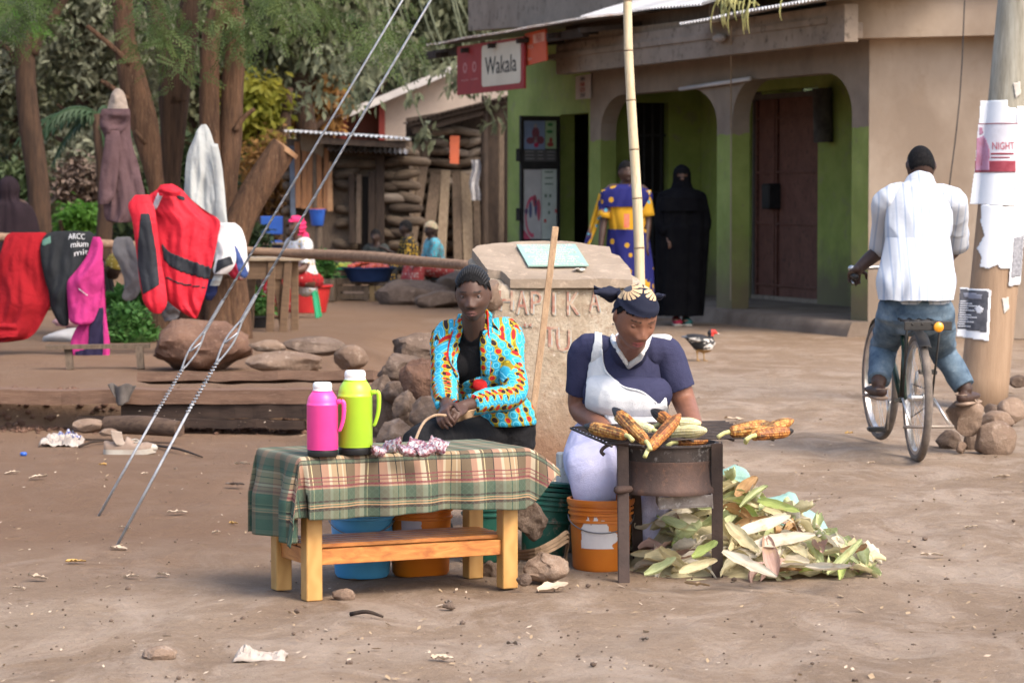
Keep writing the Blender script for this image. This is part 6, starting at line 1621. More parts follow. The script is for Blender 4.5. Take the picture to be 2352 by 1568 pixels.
# ------------------------------------------------------------------ stones round the pole
GPS='stones piled round the foot of the utility pole'
for i,(a,b_,c_,d,D,m,lb,fc)in enumerate((
 (2174,2260,916,1000,15.25,STONEP,'tall pale stone on which the cyclist rests a sandal',8),
 (2240,2332,968,1052,15.2,STONEP,'largest round pale stone at the front of the pole pile',4),
 (2146,2206,988,1040,15.5,STONE,'dark stone nearest the rear wheel',7),
 (2256,2325,944,990,16.2,STONEP,'flat pale stone behind the largest round one',6),
 (2290,2356,915,975,17.0,STONEP,'blocky brown stone at the picture edge by the pole foot',7),
 (2262,2294,926,955,17.0,STONE,'small stone between the pole and the flat stone',6),
 (2196,2220,1014,1042,15.2,STONEP,'small pale chip of stone before the dark ones',9),
 (2215,2248,990,1042,15.6,STONE,'narrow dark stone beside the largest round one',8),
 (2318,2362,862,890,19.6,STONE,'dark flat stone on the ground beyond the pole',8))):
 rock_px(a,b_,c_,d,D,m,lb,170+i*5,group=GPS,facets=fc,rough=.08)
# ------------------------------------------------------------------ guy wires
CAB=mat('galvanised_strand',(.38,.39,.41),(.26,.27,.29),40,None,.45,.4,300,.6,.5)
def guy(g0,eye,wrap_end,topq,label):
 a=gpt(*g0);D=(a.y)/CP
 D=DG(g0[1],a.z)
 e,w_,tp_=P(*eye,D),P(*wrap_end,D),P(*topq,D);d=(tp_-e).normalized();t=thing('guy_wire',a,label,'cable')
 mb=MB();mb.tube([a-Vector((0,0,.05)),e-d*.26],[.0056,.0054],8);mb.build('anchor_rod',CAB,t,smooth=True)
 sd=d.cross(Vector((0,1,0))).normalized()
 def helix(p0,p1,r,turns,rr_,nm):
  k=MB();pts=[];nn=int(turns*8);dd=(p1-p0);u=dd.normalized();s1 =u.cross(Vector((0,1,0))).normalized();s2 =u.cross(s1)
  for i in range(nn+1):
   an=i/8*2*math.pi;pts.append(p0+dd*(i/nn)+(s1*math.cos(an)+s2*math.sin(an))*r)
  k.tube(pts,rr_,5);return k.build(nm,CAB,t,smooth=True)
 helix(e-d*.30,e-d*.06,.0062,17,.0028,'lower_wrap');helix(e+d*.10,w_,.0058,26,.0026,'upper_wrap')

 for s_ in(-1,1):
  mb=MB();pts=[e-d*.09,e-d*.03+sd*.012*s_,e+d*.02+sd*.016*s_,e+d*.07+sd*.010*s_,e+d*.12];mb.tube(pts,.0044,7,sub=4);mb.build('eye_strand',CAB,t,smooth=True)
 mb=MB();mb.tube([e+d*.0+sd*.013,e+d*.03+Vector((0,-.012,0)),e+d*.06-sd*.010],.004,7,sub=3);mb.build('thimble',CAB,t,smooth=True)
 up=tp_+d*1.3
 mb=MB();mb.tube([e+d*.09,up],[.0050,.0050],8);mb.build('cable',CAB,t,smooth=True)
 helix(e+d*.1,up,.0034,70,.0022,'strand')
guy((210,1187),(440,812),(512,690),(925,0),'steel guy wire anchored in the dirt, the farther one of the pair')
guy((248,1262),(522,792),(588,678),(990,0),'steel guy wire anchored in the dirt, the nearer one of the pair')
# ------------------------------------------------------------------ low table and its cloth
def flatp(v):return Vector((v.x,v.y,0))
tFL,tFR,tBR,tBL=(flatp(gpt(*q))for q in((716,1378),(1165,1351),(1075,1326),(649,1353)))
ex=(tFR-tFL).normalized();ey=Vector((-ex.y,ex.x,0));TL=(tFR-tFL).length;TW=.29
tBL=tFL+ey*TW;tBR=tFR+ey*TW
tM=Matrix((ex,ey,Vector((0,0,1)))).transposed()
m,n,b=new_mat('varnished_pine',.42,0,.45);co=n.coord('Object',(7,7,7))
wv=n.node('ShaderNodeTexWave');wv.inputs['Scale'].default_value=1.1;wv.inputs['Distortion'].default_value=7;wv.inputs['Detail'].default_value=3;n.lk(co,wv.inputs[0])
n.lk(n.mix(n.math('MULTIPLY',wv.outputs['Fac'],.55),(.47,.265,.085),(.35,.17,.045)),b.inputs['Base Color']);n.bump(n.noise(n.coord(),60,4),.1,.004)
m,n,b=new_mat('red_pine',.42,0,.45);co=n.coord('Object',(4,4,14))
n.lk(n.ramp(n.noise(co,3,5,.6,1),[(.3,(.30,.095,.025)),(.55,(.46,.18,.045)),(.75,(.55,.26,.075))]),b.inputs['Base Color'])
PINE,RPINE=MATS['varnished_pine'],MATS['red_pine']
tb=thing('low_table',tFL+ex*TL/2+ey*TW/2,'low varnished pine table with a slatted lower shelf under the plaid cloth','table')
tz=.462;bas=lambda s_,t_,z_:tFL+ex*s_+ey*t_+Vector((0,0,z_))
for s_,t_ in((0,0),(TL,0),(TL,TW),(0,TW)):
 mb=MB();mb.box(bas(s_,t_,tz/2),(.057,.057,tz),tM,.003);mb.build('leg',PINE,tb)
for z0,z1,nm in((.118,.170,'rail'),(.39,.455,'apron')):
 for a,b_,w_ in(((.029,0),(TL-.029,0),.024),((.029,TW),(TL-.029,TW),.024),((0,.029),(0,TW-.029),.024),((TL,.029),(TL,TW-.029),.024)):
  mb=MB();mb.beam(bas(*a,(z0+z1)/2),bas(*b_,(z0+z1)/2),w_,z1-z0,(0,0,1),.002);mb.build(nm,RPINE,tb)
for k in range(5):
 t_=.035+k*.055;mb=MB();mb.beam(bas(-.01,t_,.179),bas(TL+.01,t_,.179),.040,.014,(0,0,1),.002);mb.build('shelf_slat',RPINE,tb)
mb=MB();mb.box(bas(TL/2,TW/2,tz+.011),(TL+.10,TW+.10,.02),tM,.003);mb.build('table_top',PINE,tb)

oL,oW,ztp=.055,.055,tz+.0255
CLL,CLW=TL+2*oL,TW+2*oW
def clothp(s_,t_):
 bx2,by2 =min(max(s_,0),CLL),min(max(t_,0),CLW);dx,dy=s_-bx2,t_-by2
 z=ztp+.002*nz((s_*8,t_*8,0),1);ox=oy=0
 lx=-dx if dx<0 else 0;rx=dx if dx>0 else 0;fy=-dy if dy<0 else 0;by_=dy if dy>0 else 0
 wav=.016*math.sin(s_*19+1)+.012*math.sin(s_*41+2)+.02*nz((s_*6,1,0),1)
 if lx or fy:
  d=(lx**5+fy**5)**.2 if(lx and fy)else lx+fy
  soft=1-math.exp(-d/.012)
  z-=max(0,d-.006*soft)*.985
  if lx and fy:
   ph=math.atan2(fy,lx);e=.012*soft+.085*d/.25*math.sin(2*ph)**2*(1 if ph>.5 else.7)
   ox-=e*math.cos(ph)+.018*math.sin(ph*7)*d/.2;oy-=e*math.sin(ph)*.8
  elif lx:ox-=.012*soft+(.028*math.sin(t_*24+.5)+.02)*min(1,d/.16)
  else:oy-=.012*soft+(wav+.018)*min(1,d/.12)
 if rx:
  ox+=rx*.90;z-=rx*.42+1.4*rx*rx
 if by_:
  oy+=.010;z-=by_*(.97 if not lx else.03)
 return bas(-oL+bx2+ox,-oW+by2+oy,0)+Vector((0,0,z))
def front_len(s_):
 if s_<=CLL-.01:return.212+.006*math.sin(s_*9)
 return lerp(.21,.03,smooth(0,1,(s_-CLL+.01)/.14))
s0,s1 =-.295,CLL+.13;nu,nv=150,84;V,Fc,U=[],[],[]
for j in range(nv+1):
 for i in range(nu+1):
  s_=lerp(s0,s1,i/nu);f_=front_len(s_);v=j/nv
  t_=lerp(-f_,0,v/.45)if v<.45 else(lerp(0,CLW,(v-.45)/.3)if v<.75 else lerp(CLW,CLW+.12,(v-.75)/.25))
  V.append(clothp(s_,t_));U.append((s_,t_))
fs,us=[],[]
for j in range(nv):
 for i in range(nu):
  a=j*(nu+1)+i;q=(a,a+1,a+nu+2,a+nu+1);fs.append(q);us.append([U[k]for k in q])
m,n,b=new_mat('plaid_cloth',.9,0,.15)
uv=n.coord('UV');su,sv,_=n.sep(uv)
def stripes(x,per,st):
 """constant colour bands over one repeat"""
 return n.ramp(n.math('FRACT',n.math('DIVIDE',n.math('ADD',x,10*per),per)),[(p,c)for p,c in st],'CONSTANT')
CRM,BRN,TANp,BEI,BLKc,GRNc,MRc,PEA=(.36,.30,.21),(.105,.073,.044),(.26,.145,.098),(.27,.19,.11),(.008,.010,.012),(.016,.070,.050),(.13,.014,.030),(.40,.235,.12)
warp=stripes(su,.212,[(0,CRM),(.055,BRN),(.10,(.40,.33,.18)),(.115,BRN),(.265,BLKc),(.278,TANp),(.40,(.35,.22,.15)),(.41,CRM),(.45,BEI),(.545,BLKc),(.56,BEI),(.63,CRM),(.65,BEI),(.70,BLKc),(.712,BRN),(.87,TANp),(.965,(.36,.24,.16)),(.98,CRM)])
def band(x):
 r_=n.ramp(n.math('MULTIPLY',x,4.2),[(p*4.2,c)for p,c in((0,(.3,)*3),(.013,BLKc),(.0165,GRNc),(.026,BLKc),(.030,(.3,)*3),(.072,MRc),(.077,(.3,)*3),(.085,MRc),(.089,(.3,)*3),(.098,MRc),(.106,TANp),(.111,GRNc),(.150,BLKc),(.157,GRNc),(.163,PEA),(.166,GRNc),(.172,PEA),(.175,BLKc),(.186,GRNc))],'CONSTANT')
 a_=n.ramp(n.math('MULTIPLY',x,4.2),[(p*4.2,(v,)*3)for p,v in((0,0),(.013,.85),(.0165,.6),(.026,.85),(.030,0),(.072,.85),(.077,0),(.085,.8),(.089,0),(.098,.85),(.106,.5),(.111,.68),(.150,.85),(.157,.68),(.163,.8),(.166,.68),(.172,.8),(.175,.85),(.186,.66),(.235,.66))],'CONSTANT')
 return r_,a_
b1,a1 =band(n.math('MULTIPLY',sv,-1.0));b2,a2 =band(n.math('SUBTRACT',n.math('MULTIPLY',su,-1.0),.04))
c=n.mix(a1,warp,b1);c=n.mix(n.math('MULTIPLY',n.math('LESS_THAN',su,-.02),a2),c,b2)
ontop=n.math('MULTIPLY',n.math('GREATER_THAN',sv,.012),.62)
c=n.mix(ontop,c,n.mix(n.ramp(n.math('FRACT',n.math('MULTIPLY',sv,9)),[(0,(0,0,0)),(.6,(1,1,1))],'CONSTANT'),(.028,.092,.066),(.12,.11,.07)))

d1 =n.math('ABSOLUTE',n.math('SUBTRACT',n.math('FRACT',n.math('MULTIPLY',n.math('ADD',su,sv),42)),.5));d2 =n.math('ABSOLUTE',n.math('SUBTRACT',n.math('FRACT',n.math('MULTIPLY',n.math('SUBTRACT',su,sv),42)),.5))
wv_=n.math('GREATER_THAN',n.math('MAXIMUM',d1,d2),.43)
c=n.mix(n.math('MULTIPLY',wv_,n.math('MULTIPLY',a1,.22)),c,(.13,.19,.14))
c=n.mix(n.math('MULTIPLY',n.noise(n.coord(),260,2),.14),c,(.30,.27,.22));n.lk(c,b.inputs['Base Color'])
n.bump(n.noise(n.coord(),420,2),.25,.002)
mb=MB();mb.add(V,fs,us);tc=mb.build('tablecloth',MATS['plaid_cloth'],None,smooth=True,fixn=False);md=tc.modifiers.new('thick','SOLIDIFY');md.thickness=.0022;md.offset=1
tag(tc,'green maroon and beige plaid cloth hanging unevenly over the low table','tablecloth')
# ------------------------------------------------------------------ flasks
def flask(px,py,r,h,m,label):
 D=DG(py,ztp+.003);c=P(px,py,D);c.z=ztp+.003;t=thing('vacuum_flask',c,label,'flask')
 mb=MB();mb.lathe([(r*.93,0),(r*.965,.004),(r*.97,h*.075),(r*.94,h*.085)],c,40);mb.build('base',mat('flask_black',(.012,.012,.013),(.02,.02,.02),8,None,.4),t,smooth=True,angle=40)
 pr=[(r*.93,h*.083),(r*.985,h*.090),(r*.985,h*.105),(r,h*.11),(r*1.0,h*.68),(r*1.015,h*.685),(r*1.015,h*.70),(r*.985,h*.705),(r*.97,h*.74),(r*.90,h*.80),(r*.70,h*.865),(r*.66,h*.87),(r*.66,h*.89)]
 mb=MB();mb.lathe(pr,c,48);bd=mb.build('body',m,t,smooth=True,angle=50)
 pr=[(r*.60,h*.872),(r*.615,h*.878),(r*.615,h*.895),(r*.60,h*.90),(r*.60,h*.925),(r*.615,h*.93),(r*.615,h*.955),(r*.585,h*.985),(r*.52,h),(0,h*1.0)]
 mb=MB();mb.lathe(pr,c,36);mb.build('lid',mat('flask_white',(.74,.73,.71),(.68,.67,.65),8,None,.35),t,smooth=True,angle=40)
 hd=Vector((.97,-.25,0)).normalized();mb=MB()
 pts=[c+hd*(r*.97)+Vector((0,0,h*.735)),c+hd*(r*1.30)+Vector((0,0,h*.745)),c+hd*(r*1.43)+Vector((0,0,h*.70)),c+hd*(r*1.40)+Vector((0,0,h*.52)),c+hd*(r*1.20)+Vector((0,0,h*.37)),c+hd*(r*1.08)+Vector((0,0,h*.345))]
 mb.tube(pts,[(.006,.009),(.006,.008),(.006,.008),(.0055,.007),(.005,.006),(.004,.005)],10,hd,True,False,False,4);mb.build('handle',m,t,smooth=True)
 return t
PKP=mat('hot_pink_plastic',(.80,.060,.30),(.74,.045,.26),5,None,.38,0,40,0,.5);LMP=mat('lime_plastic',(.36,.56,.030),(.30,.48,.03),5,None,.38,0,40,0,.5)
flask(741,1046,.0525,.246,PKP,'hot pink vacuum flask with white lid on the plaid cloth, the shorter of two')
flask(816,1042,.0585,.282,LMP,'lime green vacuum flask with white lid on the plaid cloth, the taller of two')

m,n,b=new_mat('nut_packet',.22,0,.6);co=n.coord('Object')
v=n.node('ShaderNodeTexVoronoi');v.inputs['Scale'].default_value=85;n.lk(co,v.inputs[0])
c=n.ramp(v.outputs['Distance'],[(.25,(.13,.030,.045)),(.5,(.22,.09,.10)),(.7,(.28,.24,.26))]);c=n.mix(n.ramp(n.noise(co,34,5),[(.55,(0,0,0)),(.66,(1,1,1))]),c,(.34,.31,.33));n.lk(c,b.inputs['Base Color']);n.bump(n.noise(co,60,4),.5,.006);b.inputs['Coat Weight'].default_value=.6;b.inputs['Coat Roughness'].default_value=.12
for k,(px,py,w_,h_,rz,tl,lb)in enumerate(((868,1040,.026,.020,.3,.1,'small packet of groundnuts lying nearest the lime flask'),(900,1034,.036,.030,-.5,.75,'clear packet of groundnuts propped up at the near end of the heap'),(934,1040,.034,.026,.5,.25,'clear packet of dark groundnuts lying low in the middle of the heap'),(958,1034,.034,.030,-.4,.7,'clear packet of groundnuts leaning at the back of the heap'),(978,1040,.032,.026,.35,.35,'clear packet with silvery crumpled top in the heap'),(1006,1032,.034,.026,-.6,.8,'crumpled packet of groundnuts at the far end of the heap'))):
 D=DG(py+4,ztp+.003);c=P(px,py+4,D);c.z=ztp+.013+.011*tl;M=rotz(rz)@Matrix.Rotation(tl,3,'X')@Matrix.Rotation((.3,-.35,.2,.4,-.3,.5)[k],3,'Y');mb=MB()
 def pf_(u,v,sg):
  a,b2 =(u-.5)*2,(v-.5)*2;th=.015*max(0,(1-a**4)*(1-b2**4))**.6;return c+M@Vector((a*w_*(1+.15*nz((a*2,b2*2,k),1)),b2*h_*(1+.2*nz((a*2,k,2),1)),sg*th+.005*nz((a*4,b2*4,k+5),1)+.012*(abs(a)**6)))
 mb.grid(lambda u,v:pf_(u,v,1),22,16);mb.grid(lambda u,v:pf_(u,v,-1),22,16);tag(mb.build('packet',MATS['nut_packet'],None,smooth=True),lb,'packet','groundnut packets on the plaid cloth')
# ------------------------------------------------------------------ buckets
def sticker(bt_,c,r0,r1,h,poly,m,off=.0016):
 """torn label on the bucket wall: poly in (angle deg from the viewer, height share)"""
 xs_=[x for x,y in poly];ys_=[y for x,y in poly];mb=MB();nu,nv=48,40;vs2,fs=[],[]
 for j in range(nv+1):
  for i in range(nu+1):
   a=R(lerp(min(xs_),max(xs_),i/nu));z=lerp(min(ys_),max(ys_),j/nv);r=lerp(r0,r1,z)+off;vs2.append(Vector(c)+Vector((r*math.sin(a),-r*math.cos(a),z*h)))
 for j in range(nv):
  for i in range(nu):
   x,y=lerp(min(xs_),max(xs_),(i+.5)/nu),lerp(min(ys_),max(ys_),(j+.5)/nv)
   if inpoly(x+2.2*nz((x*.3,y*30,1),1),y+.015*nz((x*.3,y*30,4),1),poly):a=j*(nu+1)+i;fs.append((a,a+1,a+nu+2,a+nu+1))
 mb.add(vs2,fs);return mb.build('label',m,bt_,smooth=True,fixn=False)
ORG=mat('orange_bucket_plastic',(.56,.175,.018),(.48,.13,.015),4,None,.42,.05,30,0,.45,c3=(.40,.15,.035));ORG2 =mat('bright_orange_plastic',(.62,.19,.010),(.52,.13,.008),3,None,.42,0,30,0,.45)
LBL=mat('white_label',(.62,.60,.60),(.55,.52,.52),14,None,.6)
def wire_handle(t,c,r,z,drop,side=-1):
 pts=[]
 for k in range(13):
  a=math.pi*k/12;pts.append(Vector(c)+Vector((-r*math.cos(a)*1.02,-r*math.sin(a)*.98*1.03,z-drop*math.sin(a))))
 mb=MB();mb.tube(pts,.0022,6,sub=2);mb.build('handle',mat('wire_grey',(.20,.20,.21),None,9,None,.5,0,40,.5),t,smooth=True)
q=gpt(1380,1306);bo=bucket(q,.103,.117,.262,ORG,'orange bucket with a torn white label standing beside the charcoal stove',(.70,.80,.87,.93));sticker(bo,q,.103,.117,.262,[(-42,.33),(-40,.62),(-25,.78),(-20,.66),(-12,.80),(-4,.70),(6,.74),(14,.58),(30,.54),(31,.44),(20,.38),(24,.33)],LBL);wire_handle(bo,q,.118,.20,.055)
q=gpt(1380,1306);mb=MB();mb.lathe([(.0,.236),(.108,.236),(.108,.238),(0,.238)],q,28);mb.build('water',mat('dark_water',(.05,.04,.03),None,3,None,.2),bo)
q=gpt(832,1322);bb_=bucket(q,.098,.118,.27,mat('sky_blue_plastic',(.085,.36,.66),(.07,.31,.60),4,None,.4,0,30,0,.45),'sky blue bucket standing under the low table',(.80,.88));sticker(bb_,q,.098,.118,.27,[(5,.50),(20,.60),(34,.62),(46,.64),(46,.52),(30,.50),(18,.46)],mat('torn_label',(.52,.44,.36),(.60,.56,.52),12));wire_handle(bb_,q,.119,.22,.06)
q=gpt(966,1318);b2_=bucket(q,.103,.112,.262,ORG2,'bright orange bucket under the low table beside the blue one',(.80,.9));sticker(b2_,q,.103,.112,.262,[(-36,.58),(-36,.80),(4,.82),(4,.60)],mat('lilac_label',(.44,.42,.52),(.40,.38,.46),6))
DKG=mat('muddy_green_plastic',(.020,.125,.080),(.012,.075,.055),5,None,.5,.1,30,0,.4,c3=(.22,.165,.12))
q=gpt(1246,1288);q.z=.01;bg_=bucket(q+Vector((0,.05,0)),.080,.098,.245,DKG,'stack of muddy dark green buckets leaning behind the rock',(.55,.74,.82,.90),tilt=Matrix.Rotation(.09,3,'Y')@Matrix.Rotation(-.06,3,'X'))
mb=MB();M=Matrix.Rotation(.09,3,'Y')@Matrix.Rotation(-.06,3,'X')
for k in range(3):mb.lathe([(.094+.002*k,.232+.018*k),(.102+.002*k,.232+.018*k),(.102+.002*k,.244+.018*k),(.092+.002*k,.244+.018*k)],q+Vector((0,.05,0)),32,M)
o=mb.build('stacked_rims',mat('dark_green_rim',(.014,.085,.062),(.01,.06,.045),6,None,.45),bg_,smooth=True,angle=40)
q=gpt(1122,1285);bucket(q,.085,.10,.22,DKG,'muddy green bucket standing behind the table leg',(.8,.9))
rock_px(1178,1256,1142,1236,10.35,STONE,'craggy brown rock wedged against the green buckets',231,facets=8,rough=.2)
rock_px(1206,1304,1268,1334,10.1,STONEP,'pale angular rock on the dirt before the green buckets',235,facets=9,rough=.14)
rock_px(1188,1220,1316,1344,9.9,STONE,'small round stone beside the pale angular rock',238,facets=5,rough=.1)
rock_px(1108,1150,1288,1342,10.3,STONE,'brown stone behind the table leg',241,facets=7,rough=.14)
rock_px(1148,1200,1232,1300,10.5,STONE,'dark stone below the craggy rock',244,facets=7,rough=.14)
mb=MB();
for k in range(3):mb.tube([P(1180,1268+k*7,10.25),P(1230,1262+k*8,10.12),P(1275,1240+k*9,10.15),P(1304,1222+k*10,10.3),P(1300,1270,10.4),P(1298,1300,10.4)],[(.004,.008)]*6,6,sub=4)
tag(mb.build('strap',mat('brown_strap',(.20,.135,.085),(.12,.08,.05),14)),'frayed brown straps looped round the green buckets','strap')
pw=thing('white_post',gpt(1303,1262),'chipped white painted block standing beside the corn seller','block')
CHW=mat('chipped_white',(.60,.60,.56),(.52,.51,.46),8,None,.6,.1,30,c3=(.34,.29,.24))
a=gpt(1303,1270)
mb=MB();mb.box((a.x-.014,a.y+.10,.19),(.045,.05,.38),rotz(.3),.006);mb.build('board',CHW,pw)
mb=MB();mb.box((a.x+.022,a.y+.13,.165),(.035,.05,.33),rotz(.3),.006);mb.build('board',CHW,pw)
# ------------------------------------------------------------------ charcoal stove
sFL,sFR,sBL=gpt(1434,1335),gpt(1647,1322),gpt(1468,1299)
scx=(1536-CX)/(F/10.28)
sc=Vector((scx,10.27,0));stv=thing('charcoal_stove',sc,'charcoal stove made from a rusty wheel rim on four iron legs','stove')
RST=mat('rusty_iron',(.115,.072,.058),(.070,.048,.042),9,None,.75,.35,50,.35,.3,c3=(.15,.085,.06));IRN=mat('dark_angle_iron',(.085,.060,.052),(.055,.042,.038),9,None,.7,.3,50,.4)
SOOT=mat('sooty_rim',(.040,.036,.036),(.075,.06,.055),12,None,.75,.3,40,.3,c3=(.26,.25,.25))
rr_=.176
mb=MB();mb.lathe([(.14,.305),(rr_*.985,.300),(rr_*1.0,.306),(rr_*1.0,.318),(rr_*.955,.332),(rr_*.945,.350),(rr_*.93,.362),(rr_*.93,.405),(rr_*.945,.412),(rr_*.945,.418),(rr_*.94,.419)],sc,56);mb.build('drum',RST,stv,smooth=True,angle=35)
mb=MB();mb.lathe([(rr_*.945,.4195),(rr_*.955,.424),(rr_*.965,.458),(rr_*1.0,.468),(rr_*1.03,.472),(rr_*1.03,.478),(rr_*.97,.479),(rr_*.92,.45),(rr_*.9,.36),(0,.35)],sc,56);mb.build('upper_rim',SOOT,stv,smooth=True,angle=35)
CHA=mat('charcoal_bed',(.02,.018,.017),(.12,.115,.11),30,None,.95)
cb_=thing('charcoal',sc+Vector((0,0,.36)),'bed of black charcoal inside the wheel rim stove','charcoal');q=random.Random(8);mb=MB()
for k in range(70):
 a=q.random()*6.28;r=math.sqrt(q.random())*.14;d=rock_mesh((sc.x+r*math.cos(a),sc.y+r*math.sin(a),.37+q.random()*.04),(.022,.018,.016),k,a,6,.1,1);mb.add(d.v,d.f)
o=mb.build('coals',CHA,cb_,smooth=False);o['kind']='stuff'
def angle_iron(p0,p1,w_=.038,th=.005,inx=1,iny=1):
 mb=MB();d=(p1-p0);
 mb.beam(p0,p1,w_,th,(0,-1,0));mb.beam(p0+Vector((inx*w_/2,w_/2*iny,0)),p1+Vector((inx*w_/2,w_/2*iny,0)),th,w_,(0,-1,0));return mb
for(ga,tx,ty2,sx)in((sFL,1424,1034,-1),(sFR,1644,1022,1)):
 D=DG(1328);tp=Vector((ga.x+((tx-(1434 if sx<0 else 1647))/(F/10.15)),sc.y-.105,.482));tp.x=sc.x+sx*.166
 angle_iron(Vector((ga.x,ga.y,-.02)),tp,inx=sx).build('leg',IRN,stv)
for(ga,sx)in((sBL,-1),(Vector((sFR.x-.02,sBL.y+.1,0)),1)):
 angle_iron(Vector((ga.x,ga.y,-.02)),Vector((sc.x+sx*.12,sc.y+.13,.47)),inx=sx,iny=-1).build('leg',IRN,stv)
mb=MB();M=Matrix.Rotation(-.05,3,'Y');mb.box(sc+Vector((.055,-.02,.262)),(.19,.20,.004),M);mb.box(sc+Vector((.055,-.12,.275)),(.19,.004,.045),M@Matrix.Rotation(.25,3,'X'));mb.box(sc+Vector((-.04,-.02,.278)),(.004,.2,.05),M);mb.box(sc+Vector((.15,-.02,.278)),(.004,.2,.05),M);mb.build('ash_tray',mat('ashy_metal',(.30,.27,.25),(.17,.14,.125),12,None,.7,.2,40,.3,c3=(.42,.40,.38)),stv)
mb=MB();a=P(1424,1022,10.12);mb.tube([a+Vector((.03,0,0)),a+Vector((-.015,0,.006)),a+Vector((-.05,0,-.004)),a+Vector((-.066,0,-.022)),a+Vector((-.055,0,-.035))],.0065,8,sub=4);mb.build('hook',IRN,stv,smooth=True)
mb=MB();a=P(1414,1125,10.15);mb.tube([a+Vector((.008,.01,0)),a+Vector((.05,.04,0))],[.015,.013],10,rnd=True);mb.build('knob',RST,stv,smooth=True)

gFL,gFR,gBL=Vector((.345,10.03,.492)),Vector((.922,10.16,.503)),Vector((.222,10.60,.505))
gu,gv=gFR-gFL,gBL-gFL
gr=thing('grill_rack',gFL+gu*.5+gv*.5,'blackened rack of welded rods laid over the charcoal stove','grill')
def onG(u,v,dz=0):return gFL+gu*u+gv*v+Vector((0,0,dz+.006*math.sin(u*3.1)))
def rod(a,b_,r=.0042):
 mb=MB();mb.tube([onG(*a),onG((a[0]+b_[0])/2,(a[1]+b_[1])/2),onG(*b_)],r,7);return mb
ROD=mat('burnt_rod',(.045,.038,.036),(.08,.062,.055),20,None,.6,.2,60,.5)
for k in range(13):rod((.0,k/12),(1.0,k/12),.0032).build('rod',ROD,gr,smooth=True)
for u in(.0,.25,.5,.75,1.0):
 mb=MB();mb.tube([onG(u,-.03,-.006),onG(u,.5,-.006),onG(u,1.03,-.006)],.005,7);mb.build('cross_rod',ROD,gr,smooth=True)

def cob(px0,py0,D0,px1,py1,D1,r,kind,label,black=0.0,spot=None,seed=0,husk=False):
 """butt end at 0, tip at 1"""
 a,b_=P(px0,py0,D0),P(px1,py1,D1);d=b_-a;L=d.length;u=d.normalized();s1 =u.cross(Vector((.1,.2,1))).normalized();s2 =u.cross(s1)
 t=thing('maize_cob',a,label,'maize','maize cobs roasting on the rack');rows,cols,sub=14,30,4;nu,nv=rows*sub,cols*3;V,Fc,colr=[],[],[]
 q=random.Random(seed);kc={}
 pal={'roast':[(.50,.235,.050),(.40,.16,.032),(.56,.31,.085),(.30,.105,.025)],'brown':[(.38,.145,.030),(.30,.10,.022),(.46,.20,.045),(.22,.07,.018)],'raw':[(.66,.58,.30),(.70,.63,.36),(.62,.55,.27)]}[kind]
 for j in range(nv+1):
  v=j/nv;rad=r*(.80+.25*math.sin(min(1,v*1.6)*math.pi/2))*(1 if v<.62 else max(.12,math.cos((v-.62)/.38*1.40)**.75));rad*=min(1,.55+v*9)
  for i in range(nu):
   a2 =2*math.pi*i/nu+v*.35
   kx=(i/sub)%1;ky=(v*cols)%1
   bmp=(abs(math.sin(math.pi*(i/sub)))**.5*.55+abs(math.sin(math.pi*v*cols))**.5*.45)
   rr2 =rad*(.86+.17*bmp+.04*nz((i*.3,v*9,seed),1));V.append(a+u*(L*v)+(s1*math.cos(a2)+s2*math.sin(a2))*rr2)
   key=(i//sub,int(v*cols));
   if key not in kc:kc[key]=pal[q.randrange(len(pal))]
   c_=tuple(x*(.45+.6*bmp)if kind!='raw' else x*(.75+.25*bmp)for x in kc[key])
   e=nz((i*.13,v*4,seed+3),1)
   if kind!='raw' and e>.22:c_=tuple(x*.35 for x in c_)
   if black and v>1-black+.08*e:c_=(.018,.014,.012)
   if spot and abs(v-spot[0])<spot[1]and abs(((i/nu-spot[2]+.5)%1)-.5)<.12:c_=(.02,.016,.014)
   colr.append(c_)
 for j in range(nv):
  for i in range(nu):Fc.append((j*nu+i,j*nu+(i+1)%nu,(j+1)*nu+(i+1)%nu,(j+1)*nu+i))
 Fc.append(tuple(range(nu))[::-1]);Fc.append(tuple(range(nv*nu,(nv+1)*nu)))
 mb=MB();mb.add(V,Fc);o=mb.build('kernels',attr_mat('maize',.5,0,60,.4,.1),t,smooth=True)
 it=iter(colr);vcol(o.data,lambda co:next(it))
 mb=MB();st_=a-u*.045+Vector((0,0,-.012));mb.tube([a+u*.01,a-u*.02,st_],[.009,.0075,.0085],8,sub=2);mb.build('stalk',mat('pale_stalk',(.52,.48,.24),(.40,.40,.15),14),t,smooth=True)
 return t
cob(1438,1000,10.02,1343,978,10.28,.0225,'roast','roasted cob with a black tip at the near corner of the rack',.20,seed=1)
cob(1484,1014,9.98,1409,938,10.30,.0235,'roast','roasted cob with a long charred tip propped steeply upward',.22,seed=2)
cob(1556,980,10.42,1497,942,10.55,.022,'brown','dark charred cob half hidden behind the others',.38,seed=3)
cob(1493,1028,9.97,1562,952,10.18,.0225,'brown','deep brown roasted cob leaning across the pale raw one',.0,seed=4)
cob(1528,998,10.25,1622,988,10.12,.024,'raw','pale unroasted cob lying towards the bare end of the rack',seed=5)
cob(1500,988,10.38,1412,960,10.50,.021,'raw','pale raw cob lying at the back beside the charred tip',seed=6)
cob(1530,972,10.50,1610,972,10.46,.021,'raw','pale raw cob at the back near the dark charred one',seed=7)
cob(1676,992,10.08,1776,976,10.12,.0262,'roast','fat golden cob overhanging the end of the rack',.0,(.72,.12,.30),seed=8)
cob(1728,1002,10.02,1821,965,10.22,.0225,'roast','golden cob pointing up at the outer end of the rack',seed=9)
cob(1736,1000,9.98,1821,989,10.06,.021,'brown','roasted cob with a burnt end at the outer edge of the rack',.14,seed=10)
